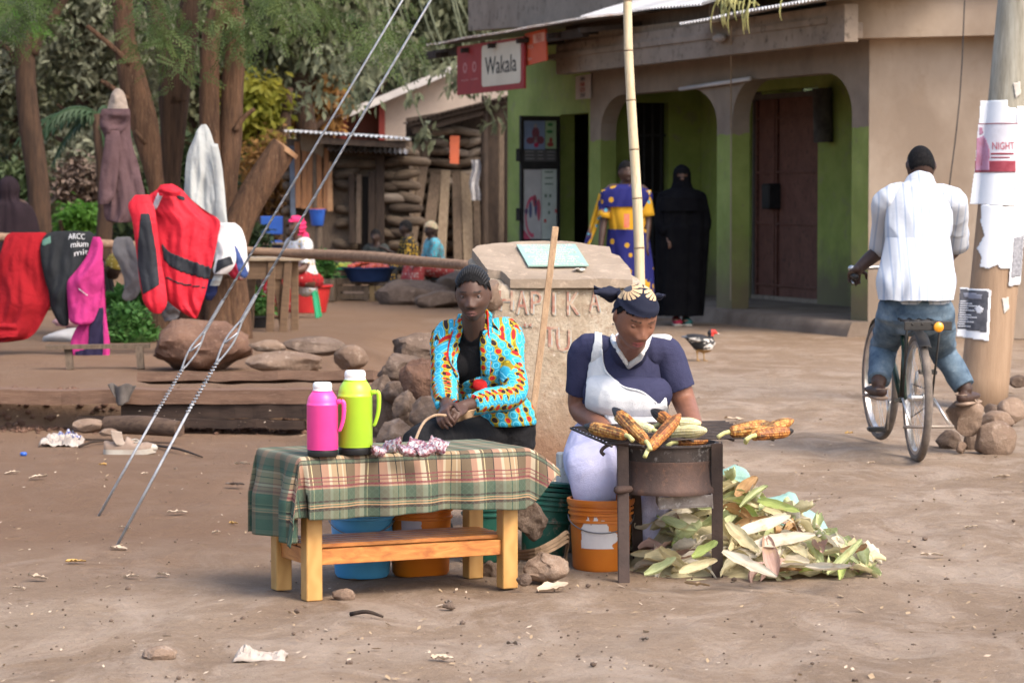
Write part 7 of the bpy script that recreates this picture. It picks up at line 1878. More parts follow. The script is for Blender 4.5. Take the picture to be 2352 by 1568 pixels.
cob(1556,1016,10.2,1625,1012,10.25,.019,'brown','cob lying beneath the rods inside the stove',seed=11)
# ------------------------------------------------------------------ husks and sack
def husk_mat(name,c1,c2,scale=3,trans=.25,rough=.6):
 m=leaf_mat(name,c1,c2,scale,trans,rough);n=NT(m);co=n.coord('Object',(3,55,25));f=n.noise(co,3,5,.7)
 b=n.n['Principled BSDF'];l=b.inputs['Base Color'].links[0].from_socket
 c=n.mix(n.ramp(f,[(.4,(0,0,0)),(.62,(.55,)*3)]),l,tuple(v*.72 for v in c2));c=n.mix(n.ramp(n.noise(n.coord('Object'),14,4),[(.60,(0,0,0)),(.70,(.5,)*3)]),c,(.38,.25,.12));n.lk(c,b.inputs['Base Color']);n.lk(c,n.n['Translucent BSDF'].inputs[0]);n.bump(f,.5,.004);return m
HM=[husk_mat('husk_cream',(.60,.53,.33),(.52,.45,.25),5,.25,.6),husk_mat('husk_pale_green',(.54,.57,.33),(.46,.51,.24),5,.25,.6),husk_mat('husk_lime',(.48,.56,.20),(.40,.48,.14),5,.3,.6),husk_mat('husk_tan',(.46,.29,.135),(.36,.20,.09),6,.2,.7),husk_mat('husk_pink',(.44,.30,.25),(.36,.22,.17),6,.2,.7),husk_mat('husk_white',(.68,.62,.50),(.60,.52,.38),5,.25,.6)]
hq=random.Random(42)
def husk_mesh(L,W,curl,cup,seed,torn=0.0):
 V,Fc=[],[];nu,nv=6,10
 for j in range(nv+1):
  v=j/nv;w_=W*min(1,.35+2.2*v)*(1-.62*v**2.6)*(1+.16*nz((v*5,seed,3),1))
  if v==1:w_=W*.16
  a=curl*v;x=L*(math.sin(a)/curl if abs(curl)>.01 else v);z=L*((1-math.cos(a))/curl if abs(curl)>.01 else 0)
  for i in range(nu+1):
   u=(i/nu-.5)*2;V.append(Vector((x,u*w_/2*(math.cos(cup*u*.5)),z+cup*w_*.30*u*u+.008*nz((v*4,u*2,seed),1)+.0022*math.cos(u*14)+.012*nz((v*9,u*3,seed+4),1)*v)))
 for j in range(nv):
  for i in range(nu):
   a=j*(nu+1)+i;Fc.append((a,a+1,a+nu+2,a+nu+1))
 mb=MB();mb.add(V,Fc);return mb.mesh('husk')
HME=[[None]*len(HM)for _ in range(9)]
for k in range(9):
 base_=husk_mesh(hq.uniform(.10,.19),(.026,.070,.042,.078,.034,.062,.050,.072,.038)[k],hq.uniform(-1.6,1.9),hq.uniform(.6,3.0),k)
 base_.polygons.foreach_set('use_smooth',[True]*len(base_.polygons))
 for j,m_ in enumerate(HM):
  me=base_.copy();me.materials.append(m_);HME[k][j]=me
def heap(x,y):
 return.235*math.exp(-((x-.80)/.19)**2-((y-10.62)/.20)**2)+.17*math.exp(-((x-.60)/.14)**2-((y-10.55)/.20)**2)+.13*math.exp(-((x-1.02)/.16)**2-((y-10.45)/.22)**2)+.03*math.exp(-((x-1.2)/.12)**2-((y-10.3)/.2)**2)
hp=thing('husk_heap',Vector((.80,10.5,0)),'heap of peeled green and cream maize husks on the dirt beside the stove','husks')
mb=MB();mb.grid(lambda u,v:Vector((lerp(.42,1.25,u),lerp(10.2,11.0,v),heap(lerp(.42,1.25,u),lerp(10.2,11.0,v))-.03+.02*nz((u*20,v*20,0),1))),40,40);mb.build('inner_husks',HM[0],hp,smooth=True)
cnt=0
while cnt<283:
 x,y=hq.uniform(.42,1.30),hq.uniform(10.12,10.95);h_=heap(x,y)
 if h_<.016 and hq.random()>.10:continue
 if x<.50 and y<10.25:continue
 k=hq.randrange(9);wt=[.34,.22,.03,.09,.06,.26];j=hq.choices(range(6),wt)[0]
 o=bpy.data.objects.new('husk',HME[k][j]);COL.objects.link(o)
 gx=(heap(x+.02,y)-h_)/.02;gy=(heap(x,y+.02)-h_)/.02;nrm=Vector((-gx,-gy,1)).normalized()
 dr=hq.uniform(0,6.28);d=Vector((math.cos(dr),math.sin(dr)*.7,hq.uniform(-.1,.55)));d=(d-nrm*d.dot(nrm)*.7).normalized();yv=nrm.cross(d).normalized();zv=d.cross(yv)
 M=Matrix((d,yv,zv)).transposed().to_4x4();M=M@Matrix.Rotation(hq.gauss(0,.5),4,'X');M.translation=Vector((x,y,h_+hq.uniform(.005,.045)))-d*.07;
 if M.translation.z<.012:M.translation.z=.012
 o.matrix_basis=M;attach(o,hp);cnt+=1

for(px,py,D,px2,py2,D2,W,j,cu,cp)in((1780,1325,9.95,1760,1255,10.08,.07,4,.5,1.0),(1900,1318,9.85,1960,1285,10.0,.06,1,.9,2.2),(1660,1265,10.0,1775,1330,9.85,.05,5,.2,.6),(1670,1200,10.2,1740,1290,10.0,.06,0,.4,.7),(1700,1165,10.5,1760,1110,10.55,.045,1,-.4,2.2),(1690,1140,10.55,1735,1105,10.6,.06,3,.3,1.0),(1520,1190,10.35,1600,1235,10.25,.05,1,.5,1.1),(1480,1320,9.9,1560,1300,9.9,.05,1,.9,1.6),(1560,1315,9.85,1640,1300,9.88,.05,0,.5,1.2),(1850,1300,9.9,1960,1322,9.78,.04,5,.5,1.4),(1730,1250,10.05,1860,1235,10.05,.06,5,.15,.6),(1800,1230,10.1,1850,1290,9.95,.055,0,.3,.8),(1740,1150,10.5,1830,1180,10.4,.05,2,.2,1.0),(1930,1265,10.1,2000,1275,10.0,.05,3,.6,1.0),(1590,1280,10.0,1650,1255,10.0,.05,2,.6,1.3),(1690,1225,10.15,1800,1200,10.25,.055,5,.3,.6)):
 a,b_=P(px,py,D),P(px2,py2,D2);L=(b_-a).length*1.1;me=husk_mesh(L,W,cu,cp,px);me.materials.append(HM[j]);me.polygons.foreach_set('use_smooth',[True]*len(me.polygons));o=bpy.data.objects.new('husk',me);COL.objects.link(o)
 d=(b_-a).normalized();nrm=Vector((0,-.75,.65));yv=nrm.cross(d).normalized();zv=d.cross(yv);M=Matrix((d,yv,zv)).transposed().to_4x4();a.z=max(a.z,.015);M.translation=a;o.matrix_basis=M;attach(o,hp)
SK=cloth_mat('mint_sack_weave',(.25,.40,.35),.85,300,.7,.35)
hull=MB();hull.tube([P(1690,1100,10.9),P(1690,1160,10.95),P(1720,1230,10.9)],[.05,.10,.13],14,None,True,True,sub=3);hull.tube([P(1690,1215,10.9),P(1785,1205,10.9),P(1850,1215,10.85),P(1897,1250,10.8)],[.12,.105,.075,.04],16,None,True,True,sub=3);hull.tube([P(1795,1205,10.9),P(1818,1150,10.9)],[.075,.03],14,None,True,True,sub=3);hull.tube([P(1668,1130,10.85),P(1664,1085,10.85)],[.05,.02],10,None,True,True)
me=remesh(hull.v,hull.f,.012,5)
for v in me.vertices:
 k=1-2*abs(nz(v.co,7,3));v.co+=v.normal*(.022*k*k*(1 if nz(v.co,3,8)>-.2 else.3)+.006*fbm(v.co,18,2));v.co.z=max(v.co.z,.005)
tag(link('sack',me,SK,None,smooth=True),'mint green woven sack slumped behind the heap of husks','sack')
# ------------------------------------------------------------------ litter on the dirt
shm=thing('canvas_shoe',gpt(298,1040),'worn pale canvas shoe lying alone on the dirt below the planks','shoe')
sp=gpt(298,1044);L_=.30
def shp(u,y,z):return sp+Vector(((u-.5)*L_,y,z))
def outl(u):return.030+.018*math.sin(math.pi*min(1,u*1.05))**.7+.012*smooth(.45,.8,u)*(1-smooth(.88,1,u))
mb=MB()
ring=[(u,outl(u)*(1 if 0 <u<1 else.45))for u in np.linspace(0,1,15)];top_=[(u,-w_)for u,w_ in ring]+[(u,w_)for u,w_ in ring[::-1]]
mb.poly([shp(u,y,.002+.012*smooth(.75,1,u))for u,y in top_],(0,0,.030));mb.build('shoe_sole',mat('off_white_rubber',(.42,.39,.34),(.33,.29,.24),12,None,.7),shm,smooth=True,angle=50)
CNV=mat('dirty_canvas',(.28,.21,.165),(.21,.15,.115),10,None,.95,.4,60);mb=MB()
def upf(u,v):
 a=math.pi*v;h_=lerp(.085,.040,smooth(.35,.7,u))*(1-.55*smooth(.82,1,u));w_=outl(u)*.93*(1 if 0 <u<1 else.6);return shp(u*.97+.01,-w_*math.cos(a),.032+.012*smooth(.75,1,u)+h_*(math.sin(a)**.8)*(1 if u>.42 else.55+.1*nz((u*9,v,0),1)))
mb.grid(upf,22,14);mb.build('upper',CNV,shm,smooth=True);mb=MB();mb.ell(shp(.90,0,.040),(.042,.036,.026),None,3);mb.build('toe_cap',MATS['off_white_rubber'],shm,smooth=True)
mb=MB();mb.grid(lambda u,v:shp(.16+.20*u+.10*v*v,-.045+.02*u,.06+.085*(1-v)-.01*u),10,10);o=mb.build('tongue',mat('pale_canvas',(.35,.29,.24),(.28,.22,.18),10,None,.95,.4,60),shm,smooth=True);o.modifiers.new('t','SOLIDIFY').thickness=.006
mb=MB();mb.tube([shp(.55,-.02,.088),shp(.62,.01,.088),shp(.70,-.01,.078),shp(.60,-.035,.075)],.004,6,sub=4);mb.build('lace',MATS['off_white_rubber'],shm,smooth=True)
def sheet(name,c,w_,d_,h_,seed,m,label,cat,group=None,sc=9,n_=20,rz=0,th=.002):
 M=rotz(rz);c=Vector(c)
 def f(u,v):
  x,y=(u-.5)*w_*(1+.25*nz((v*3,seed,1),1)),(v-.5)*d_*(1+.25*nz((u*3,seed,4),1));z=h_*(abs(nz((u*sc*.30,v*sc*.30,seed),1))*.9+.55*abs(nz((u*sc*.8,v*sc*.8,seed),1))+.3*abs(nz((u*sc*2,v*sc*2,seed),1)))*(1-.6*max(abs(2*u-1),abs(2*v-1))**3)
  return c+M@Vector((x,y,z+.004))
 mb=MB();mb.grid(f,n_,n_);o=mb.build(name,m,None,smooth=True,angle=28);o.modifiers.new('t','SOLIDIFY').thickness=th;return tag(o,label,cat,group)
q=gpt(142,1024);sheet('plastic_bag',q,.24,.26,.12,3,mat('white_poly_litter',(.38,.34,.30),(.26,.21,.18),9,None,.5),'crumpled white plastic bag with faded stripes lying beside the canvas shoe','bag')
sheet('plastic_bag',gpt(158,1012),.13,.16,.10,5,(lambda:(lambda mm:mm)(mat('striped_litter',(.48,.46,.45),(.05,.10,.30),5,(1,14,14),.5,c3=(.45,.12,.05),lo=.5,hi=.53)))(),'striped scrap of a plastic packet on top of the white bag','bag',rz=.5)
mb=MB();q=P(283,893,18.0);mb.grid(lambda u,v:q+Vector(((u-.5)*.18*(1-.55*v*abs(2*u-1)),-.06+.03*math.sin(u*9)-.02*v,.03-.13*v*(1-.35*abs(2*u-1.1))+.01*math.sin(u*12))),14,12);o=mb.build('rag',mat('grey_rag',(.11,.095,.085),(.065,.055,.05),12,None,.95,.5,30),None,smooth=True);o.modifiers.new('t','SOLIDIFY').thickness=.006;tag(o,'crumpled dark rag hanging over the long edging plank','rag')
for k,(a,b_,lb)in enumerate((((182,1030),(240,1018),'thin bent stick lying between the white bag and the canvas shoe'),((362,1028),(465,1054),'thin dark stick pointing away from the toe of the canvas shoe'),((805,1418),(880,1424),'thin twig lying on the dirt before the table'))):
 p0,p1 =gpt(*a,.012),gpt(*b_,.012);mb=MB();mb.tube([p0,p0.lerp(p1,.5)+Vector((0,0,.012)),p1],[.008,.007,.004],6,sub=3);tag(mb.build('stick',DARKW,None,smooth=True),lb,'stick')
q=gpt(54,1046);mb=MB();mb.lathe([(.018,0),(.02,.012),(.016,.02),(0,.021)],q,14);tag(mb.build('bottle_cap',BLUEP,None,smooth=True),'blue bottle cap on the dirt near the white bag','cap')
LFM=[leaf_mat('dry_leaf_tan',(.38,.28,.17),(.29,.20,.12),12,.15,.8),leaf_mat('dry_leaf_pale',(.52,.42,.32),(.42,.32,.23),12,.15,.8),leaf_mat('dry_leaf_ochre',(.46,.29,.10),(.36,.21,.07),12,.15,.8),leaf_mat('dry_leaf_grey',(.20,.165,.14),(.14,.11,.09),12,.1,.9)]
lq=random.Random(15)
def dry_leaf(px,py,wpx,j,label,ang=None,cup=1.4):
 p=gpt(px,py,.004);s=F/p.y;L=wpx/s;L*=.85;me=husk_mesh(L,L*lq.uniform(.36,.55),lq.uniform(-.15,.45),cup*.45,px);me.materials.append(LFM[j]);me.polygons.foreach_set('use_smooth',[True]*len(me.polygons));o=bpy.data.objects.new('dry_leaf',me);COL.objects.link(o)
 a=lq.uniform(-.5,.5)+(math.pi if lq.random()<.5 else 0)if ang is None else ang;M=Matrix.Rotation(a,4,'Z')@Matrix.Rotation(lq.gauss(0,.2),4,'X');M.translation=p-Vector((math.cos(a),math.sin(a),0))*L/2+Vector((0,0,.008));o.matrix_basis=M;return tag(o,label,'leaf','dry leaves lying on the dirt')
for(px,py,w_,j,lb)in((28,1090,42,1,'small pale curled leaf below the blue bottle cap'),(88,1102,50,1,'long pale leaf lying level with the striped litter'),(407,1182,55,1,'pale curled leaf between the guy wires and the table'),(287,1220,34,1,'folded pale leaf just above the nearer guy wire foot'),(272,1266,50,1,'long ragged leaf at the nearer guy wire foot'),(174,1296,56,2,'ochre leaf on the dirt below the farther guy wire'),(497,1228,24,1,'upright twisted leaf near the plaid cloth'),(536,1206,26,2,'small orange leaf beside the plaid cloth'),(86,1334,58,1,'grey brown flat leaf at the near edge'),(44,1356,36,1,'whitish round scrap of leaf beside the flat grey brown leaf'),(540,1118,52,3,'dark shrivelled leaf beside the hanging end of the cloth'),(332,1092,20,1,'tiny pale leaf between the two guy wires'),(556,1070,44,1,'pale crumpled leaf behind the hanging cloth'),(236,1070,22,2,'yellow leaf below the canvas shoe'),(138,1016+8,24,2,'yellow leaf by the white bag'),(300,1330,44,1,'split pale leaf in front of the guy wires'),(375,1325,40,1,'torn pale leaf before the table leg'),(1015,1520,62,1,'pale twisted leaf alone on the near dirt'),(1180,1484,40,3,'grey leaf on the near dirt'),(1600,1352,70,0,'big brown curled leaf before the stove'),(1270,1360,90,1,'long pale husk strip before the pale rock'),(2140,1281,62,1,'pale strip of husk on the bare dirt away from the heap'),(1870,1158,40,1,'green tinged strip behind the mint sack'),(1690,968,50,1,'pale scrap of husk on the dirt beyond the rack'),(1950,998,24,2,'ochre leaf near the front bicycle wheel'),(2230,1216,40,1,'pale crumpled scrap before the stones of the pole'),(2300,1100,50,1,'pale torn scrap below the largest stone'),(1030,1390,24,3,'small grey scrap in front of the table'),(2000,1068,26,1,'small pale leaf left of the rear wheel'),(1480,1475,26,3,'tiny grey leaf on the near dirt before the stove')):
 dry_leaf(px,py,w_,j,lb)
q=gpt(598,1516);sheet('paper',q,.155,.12,.05,8,mat('crumpled_paper',(.38,.33,.29),(.30,.25,.21),14,None,.8),'crumpled pale paper lying on the near dirt','paper')
rock_px(330,402,1484,1524,DG(1515),STONEP,'half buried reddish clod on the near dirt',301,facets=6,rough=.15)
rock_px(1016,1046,1382,1400,DG(1398),STONE,'small grey stone in front of the table',303,facets=8)
rock_px(765,815,1350,1385,DG(1376),STONEP,'low brown stone beside the front table leg',304,facets=6)
rock_px(142,182,1280-140,1160,DG(1156),STONE,'small dark stone left on open dirt',305,facets=6)if False else None

mb=MB();q=random.Random(77);mb2 =MB();mb3 =MB()
for k in range(1900):
 px,py=q.uniform(-30,2380),870+q.random()**.8*700;p=gpt(px,py)
 if p.x<-.8 and 17.9 <p.y<18.7:continue
 r=q.uniform(.002,.006)*(1 if q.random()<.93 else 2.2);t=q.random()
 tgt=mb if t<.45 else(mb2 if t<.8 else mb3)
 if t<.45:
  b5 =rock_mesh((p.x,p.y,p.z+r*.3),(r,r,r*.7),k,0,3,.1,1);tgt.add(b5.v,b5.f)
 else:
  a=q.random()*6.28;l=r*2.2;d=Vector((math.cos(a)*l,math.sin(a)*l,q.uniform(0,l*.5)));s_=Vector((-d.y,d.x,l*.3))*.45;c=Vector((p.x,p.y,p.z+.004));tgt.add([c-d,c+s_,c+d,c-s_],[(0,1,2,3)])
tag(mb.build('pebbles',STONE,None),'tiny pebbles strewn over the dirt','pebbles',kind='stuff')
tag(mb2.build('leaf_litter',LFM[0],None,fixn=False),'tan crumbs of dry leaf strewn over the dirt','litter',kind='stuff')
tag(mb3.build('pale_crumbs',LFM[1],None,fixn=False),'pale crumbs of husk and paper strewn over the dirt','litter',kind='stuff')
# ------------------------------------------------------------------ the two sellers
from mathutils.bvhtree import BVHTree
def bvh_of(me):return BVHTree.FromPolygons([v.co.copy()for v in me.vertices],[tuple(p.vertices)for p in me.polygons])
def cast(bv,px,py,lift=0.0,D=None):
 o_=Vector((0,0,H));d=(P(px,py,10)-o_).normalized();h_=bv.ray_cast(o_,d)
 if h_[0]is None:return P(px,py,D or 11)
 return h_[0]-d*lift
def zm(pts,ox,oy,k=.3296):return[(ox+x*k,oy+y*k)for x,y in pts]

m,n,b=new_mat('wax_print',.85,0,.2)
uv=n.coord('UV');su,sv,_=n.sep(uv);PER=.050;VP_=.034
x=n.math('DIVIDE',n.math('ADD',su,10.0),PER);col_i=n.math('FLOOR',x);xf=n.math('SUBTRACT',n.math('FRACT',x),.5)
y=n.math('DIVIDE',n.math('ADD',sv,10.0),VP_);yf=n.math('SUBTRACT',n.math('FRACT',y),.5);yi=n.math('FLOOR',y)
wv=n.math('ADD',.215,n.math('MULTIPLY',n.math('COSINE',n.math('MULTIPLY',yf,6.2832)),.085))
inol=n.math('LESS_THAN',n.math('ABSOLUTE',xf),wv)
c=n.mix(inol,(.024,.30,.46),(.25,.185,.012))
edge=n.math('LESS_THAN',n.math('ABSOLUTE',n.math('SUBTRACT',n.math('ABSOLUTE',xf),n.math('ADD',wv,.018))),.022);c=n.mix(edge,c,(.10,.30,.33))
def ell_(dx,dy,rx,ry):return n.math('SQRT',n.math('ADD',n.math('POWER',n.math('DIVIDE',dx,rx),2),n.math('POWER',n.math('DIVIDE',dy,ry),2)))
d=ell_(xf,yf,.205,.30);alt=n.math('FRACT',n.math('MULTIPLY',n.math('ADD',yi,col_i),.5))
dot=n.mix(n.math('GREATER_THAN',alt,.25),(.38,.018,.018),(.030,.014,.016))
c=n.mix(n.math('LESS_THAN',d,1.22),c,(.46,.36,.03));c=n.mix(n.math('LESS_THAN',d,1.0),c,dot)
xo=n.math('SUBTRACT',n.math('FRACT',n.math('ADD',x,.5)),.5);yo=n.math('SUBTRACT',n.math('FRACT',n.math('ADD',y,.5)),.5)
d2 =ell_(xo,yo,.22,.36);ring=n.math('LESS_THAN',n.math('ABSOLUTE',n.math('SUBTRACT',d2,.92)),.09);c=n.mix(ring,c,(.20,.62,.74))
n.lk(c,b.inputs['Base Color']);n.bump(n.math('ADD',n.noise(n.coord(),300,2),n.math('MULTIPLY',n.noise(n.coord(),20,5),3)),.3,.006)
BLKJ=cloth_mat('black_knit',(.010,.0095,.011),.7,350,.85,.3);BLKT=cloth_mat('black_trouser_cloth',(.013,.0125,.014),.7,300,.8,.3)
REDC=cloth_mat('red_cord',(.50,.020,.020),.8,300,.8,.2)
def seller1():
 t=thing('person',gpt(1130,1215),'seated person in a turquoise dotted print jacket and black trousers behind the low table','person')
 hipc=P(1134,992,11.78);nk=P(1090,768,11.53);hc=P(1087,677,11.42);B=Body();fT=Vector((-.25,-1,.25)).normalized()
 mid=lambda f_:hipc.lerp(nk,f_)
 B.limb('torso',[hipc-Vector((0,0,.06)),mid(.10),mid(.38)+Vector((0,.015,0)),mid(.70),mid(.90),nk+Vector((0,0,.01))],[(.155,.125),(.160,.125),(.122,.098),(.142,.108),(.130,.078),(.062,.055)],fT,22)

 for px in(1052,1112):B.mb.ell(P(px,838,11.53),(.052,.040,.055),None,3)
 B.limb('neck',[nk-Vector((0,.005,.02)),hc-Vector((0,-.012,.08))],[.050,.047])
 Mh=face_matrix((-.13,-1,0),.20,-.03);B.head(hc,Mh,.93,5,.98)
 sh=[P(1026,776,11.56),P(1166,770,11.66)];el=[P(1021,892,11.40),P(1180,906,11.42)];wr=[P(1026,934,11.14),P(1062,934,11.20)]
 for i in(0,1):
  B.limb('arm%d' %i,[nk.lerp(sh[i],.62),sh[i],sh[i].lerp(el[i],.5),el[i],el[i].lerp(wr[i],.5),wr[i]],[.052,.050,.043,.038,.034,.0245])
 B.hand(wr[0],P(1010,962,11.02)-wr[0],Vector((.55,.1,-.6)),.92,.75,-1)
 B.hand(wr[1],P(1012,962,11.02)-wr[1],Vector((-.2,.55,-.75)),.92,.75,1)
 hp_=[P(1088,1008,11.66),P(1160,1000,11.80)];kn=[P(968,1024,11.14),P(990,1008,11.40)];an=[P(958,1180,11.22),P(1000,1180,11.42)]
 for i in(0,1):
  B.limb('leg%d' %i,[hp_[i],hp_[i].lerp(kn[i],.5),kn[i],kn[i].lerp(an[i],.45),an[i]],[.100,.086,.064,.056,.040]);B.foot(an[i],(-.5,-1,0),.95)
 B.grow(.0045,3)
 sk,lp=(.078,.040,.028),(.185,.085,.074)
 o=finish_skin(B,t,sk,lp,'dark_skin');eyes(B,t,sk,(.12,-1,.16),.0036,-.0046)

 def hl(p):return p.z>.080-9*p.x*p.x+.004*math.sin(p.x*260)if p.y<-.035 else(p.z>lerp(.050,.010,smooth(-.035,.01,p.y))if p.y<.012 else p.z>lerp(.010,-.06,smooth(.012,.06,p.y)))
 hair_cap(B,t,hl,HAIR,.006,'hair')
 for k in range(17):
  u=lerp(-1.15,1.15,k/16);pts=[]
  for j in range(9):
   ph=lerp(-.66,1.5,j/8);q=Vector((math.sin(u)*math.cos(ph*.9),math.sin(ph),math.cos(u)*math.cos(ph)+.14)).normalized();p=head_shape(q);pts.append(B.hw(p*(1.045+.02*(j>0))+Vector((0,.004,.003))))
  if k%1 ==0:
   mb=MB();mb.tube(pts,[.0015,.005]+[.0068]*6+[.005],8,sub=4);c0 =[np.array(v)for v in mb.v]
   mb.build('braid',mat('braid_hair',(.008,.0075,.008),(.016,.015,.015),60,None,.55,.6,160,0,.3),t,smooth=True)

 opn=zm([(592,470),(612,560),(575,680),(548,790),(560,880),(598,932),(640,908),(748,872),(742,760),(735,640),(752,520),(775,415),(690,440)],861,574)
 neckz=zm([(605,470),(612,570),(640,625),(675,640),(720,610),(750,520),(775,410)],861,574)
 def isneck(c):
  x_,y_=PXof(c);return inpoly(x_,y_,neckz)or y_<752 and 1052 <x_<1120 and(c-hc).length<.2
 me=shell(B.me,lambda c:B.near(c,None)[0]=='torso' and not isneck(c)and not(c-hc).length<.145,.004,.003);link('top',me,BLKJ,t,smooth=True)
 def jsel(c):
  nm,tt,_=B.near(c)
  if nm not in('torso','arm0','arm1')or(c-hc).length<.150:return False
  if nm!='torso' and tt>.93:return False
  if nm=='torso' and tt<.22:return False
  x_,y_=PXof(c)
  if c.y<mid(.6).y+.03 and(inpoly(x_,y_,opn)or isneck(c)):return False
  if y_<742 and 1062 <x_<1112:return False
  return True
 def wk(co):
  nm,tt,_=B.near(co);a=.0035 if nm=='torso' else.0045
  return a*(1-2*abs(nz((co.x*1.2,co.y*1.2,co.z*.9),20,4)))+.003*nz(co,9,2)
 jm=shell(B.me,jsel,.013,.006,wk);B.uv(jm);jo=link('jacket',jm,MATS['wax_print'],t,smooth=True)
 bj=bvh_of(jm)
 for inn,out in(([(1057,728),(1063,757),(1050,798),(1042,834),(1048,866)],[(1046,736),(1040,764),(1031,800),(1034,832),(1052,862)]),([(1117,708),(1109,742),(1103,785),(1105,824),(1106,862)],[(1130,720),(1128,760),(1126,800),(1126,830),(1124,862)])):
  i_,o_=[catmull([np.array(tuple(cast(bj,x_,y_,.009,11.455)))for x_,y_ in q_],5)for q_ in(inn,out)];k=len(i_)-1
  mb=MB();mb.grid(lambda u,v:Vector(i_[round(v*k)]).lerp(Vector(o_[round(v*k)]),u)+Vector((0,-.005*math.sin(u*3.1),0)),6,k,lambda u,v:(.012+u*.045,v*.25));l_=mb.build('lapel',MATS['wax_print'],t,smooth=True,fixn=False);l_.modifiers.new('t','SOLIDIFY').thickness=.005
 mb=MB();V_,F_,U_=robe([(P(1090,722,11.54),.062,.050),(P(1090,745,11.54),.078,.062),(P(1091,765,11.54),.105,.075)],64);kk=[(f_,u_)for f_,u_ in zip(F_,U_)if sum(V_[i][1]for i in f_)/4 >P(1090,740,11.52).y]
 mb.add(V_,[a_[0]for a_ in kk],[a_[1]for a_ in kk]);mb.build('back_collar',MATS['wax_print'],t,smooth=True,fixn=False).modifiers.new('t','SOLIDIFY').thickness=.005

 c_=lambda px,py,D:P(px,py,D)
 V,Fc,U=robe([(c_(1118,868,11.66),.118,.105),(c_(1124,890,11.68),.128,.118),(c_(1136,930,11.72),.140,.150),(c_(1148,972,11.76),.150,.175)],96,.012,7,3)

 keep=[]
 for f_,u_ in zip(Fc,U):
  c=sum((Vector(V[i])for i in f_),Vector())/4;x_,y_=PXof(c)
  if x_<1082 and y_>925 and c.y<11.75:continue
  keep.append((f_,u_))
 mb=MB();mb.add(V,[k[0]for k in keep],[k[1]for k in keep]);po=mb.build('peplum',MATS['wax_print'],t,smooth=True,fixn=False);md=po.modifiers.new('t','SOLIDIFY');md.thickness=.004
 mb=MB();fl=[(1172,885),(1196,925),(1219,978),(1217,996),(1200,990),(1176,968)]
 mb.grid(lambda u,v:P(lerp(1168,lerp(1196,1219,v),u),lerp(890,lerp(965,994,u),v),11.70+.05*u+.03*math.sin(v*5)),12,16,lambda u,v:(u*.09,v*.2));fo_=mb.build('peplum_flap',MATS['wax_print'],t,smooth=True,fixn=False);fo_.modifiers.new('t','SOLIDIFY').thickness=.004
 bv=bvh_of(jm)
 for poly in([(605,480),(575,525),(545,570),(520,640),(512,700),(524,780),(548,825),(575,850)],[(783,418),(786,480),(790,560),(796,640),(800,720),(802,800),(800,862)]):
  pts=[cast(bv,x_,y_,.003,11.45)for x_,y_ in zm(poly,861,574)];mb=MB();mb.tube(pts,.0036,8,sub=4);mb.build('piping',REDC,t,smooth=True)
 q=cast(bv,1102,884,.006,11.4);mb=MB();mb.ell(q,(.030,.014,.028),Matrix.Rotation(.4,3,'Y'),3);mb.ell(q+Vector((.016,-.004,-.022)),(.022,.012,.020),Matrix.Rotation(.9,3,'Y'),3);mb.build('red_bow',REDC,t,smooth=True)
 def tsel(c):
  nm,tt,_=B.near(c);return(nm in('leg0','leg1')and tt<.97)or(nm=='torso' and tt<.28)
 link('trousers',shell(B.me,tsel,.014,.008,lambda co:.006*(1-2*abs(nz((co.x*.7,co.y*.7,co.z*1.2),14,7)))),BLKT,t,smooth=True)

 for i in(0,1):
  mb=MB();a=an[i];mb.tube([Vector((a.x+.03,a.y+.06,.035)),Vector((a.x-.02,a.y-.04,.035)),Vector((a.x-.07,a.y-.14,.028))],[(.042,.036),(.048,.036),(.040,.026)],12,(0,0,1),True,True,sub=3);mb.build('shoe',BLKT,t,smooth=True)
 return B
B1 =seller1()
rock_px(1066,1236,1004,1150,11.78,mat('sandy_rock',(.34,.235,.165),(.25,.165,.11),5,None,.93,.6,26),'smooth sandy boulder used as a seat by the person in the print jacket',260,facets=4,rough=.08,depth=.9)
q=atz(P(1150,1190,11.8));
w0 =P(1018,955,10.98)
mb=MB();mb.tube([w0+Vector((.01,.02,0)),w0+Vector((-.03,-.02,.004)),P(975,968,10.7),P(958,1000,10.4),P(948,1036,10.05)],[.006,.0055,.0055,.0055,.005],8,sub=4);tag(mb.build('cord',mat('tan_cord',(.36,.25,.16),(.28,.18,.11),20),None,smooth=True),'tan cord held in the hands and trailing to the groundnut packets','cord')
mb=MB();a=P(1090,938,11.10);mb.grid(lambda u,v:P(lerp(1046,1128,u),lerp(lerp(950,926,u),lerp(968,944,u),v),11.16+.12*u+.02*math.sin(u*14)*v+.03*v),20,8);o=mb.build('paper',mat('brown_paper',(.42,.29,.17),(.34,.22,.13),10,None,.7,.3,40),None,smooth=True);o.modifiers.new('t','SOLIDIFY').thickness=.006;tag(o,'crumpled brown paper lying in the lap of the print jacket','paper')
NAVY=cloth_mat('navy_jersey',(.036,.037,.078),.8,350,.9,.3);WHT=cloth_mat('white_apron_cotton',(.60,.60,.60),.92,300,.9,.3);LAV=cloth_mat('lavender_wrap_cloth',(.50,.49,.66),.9,300,.9,.35)
m,n,b=new_mat('sunflower_scarf',.85,0,.2);co=n.coord('Object')
c=(.010,.012,.026)
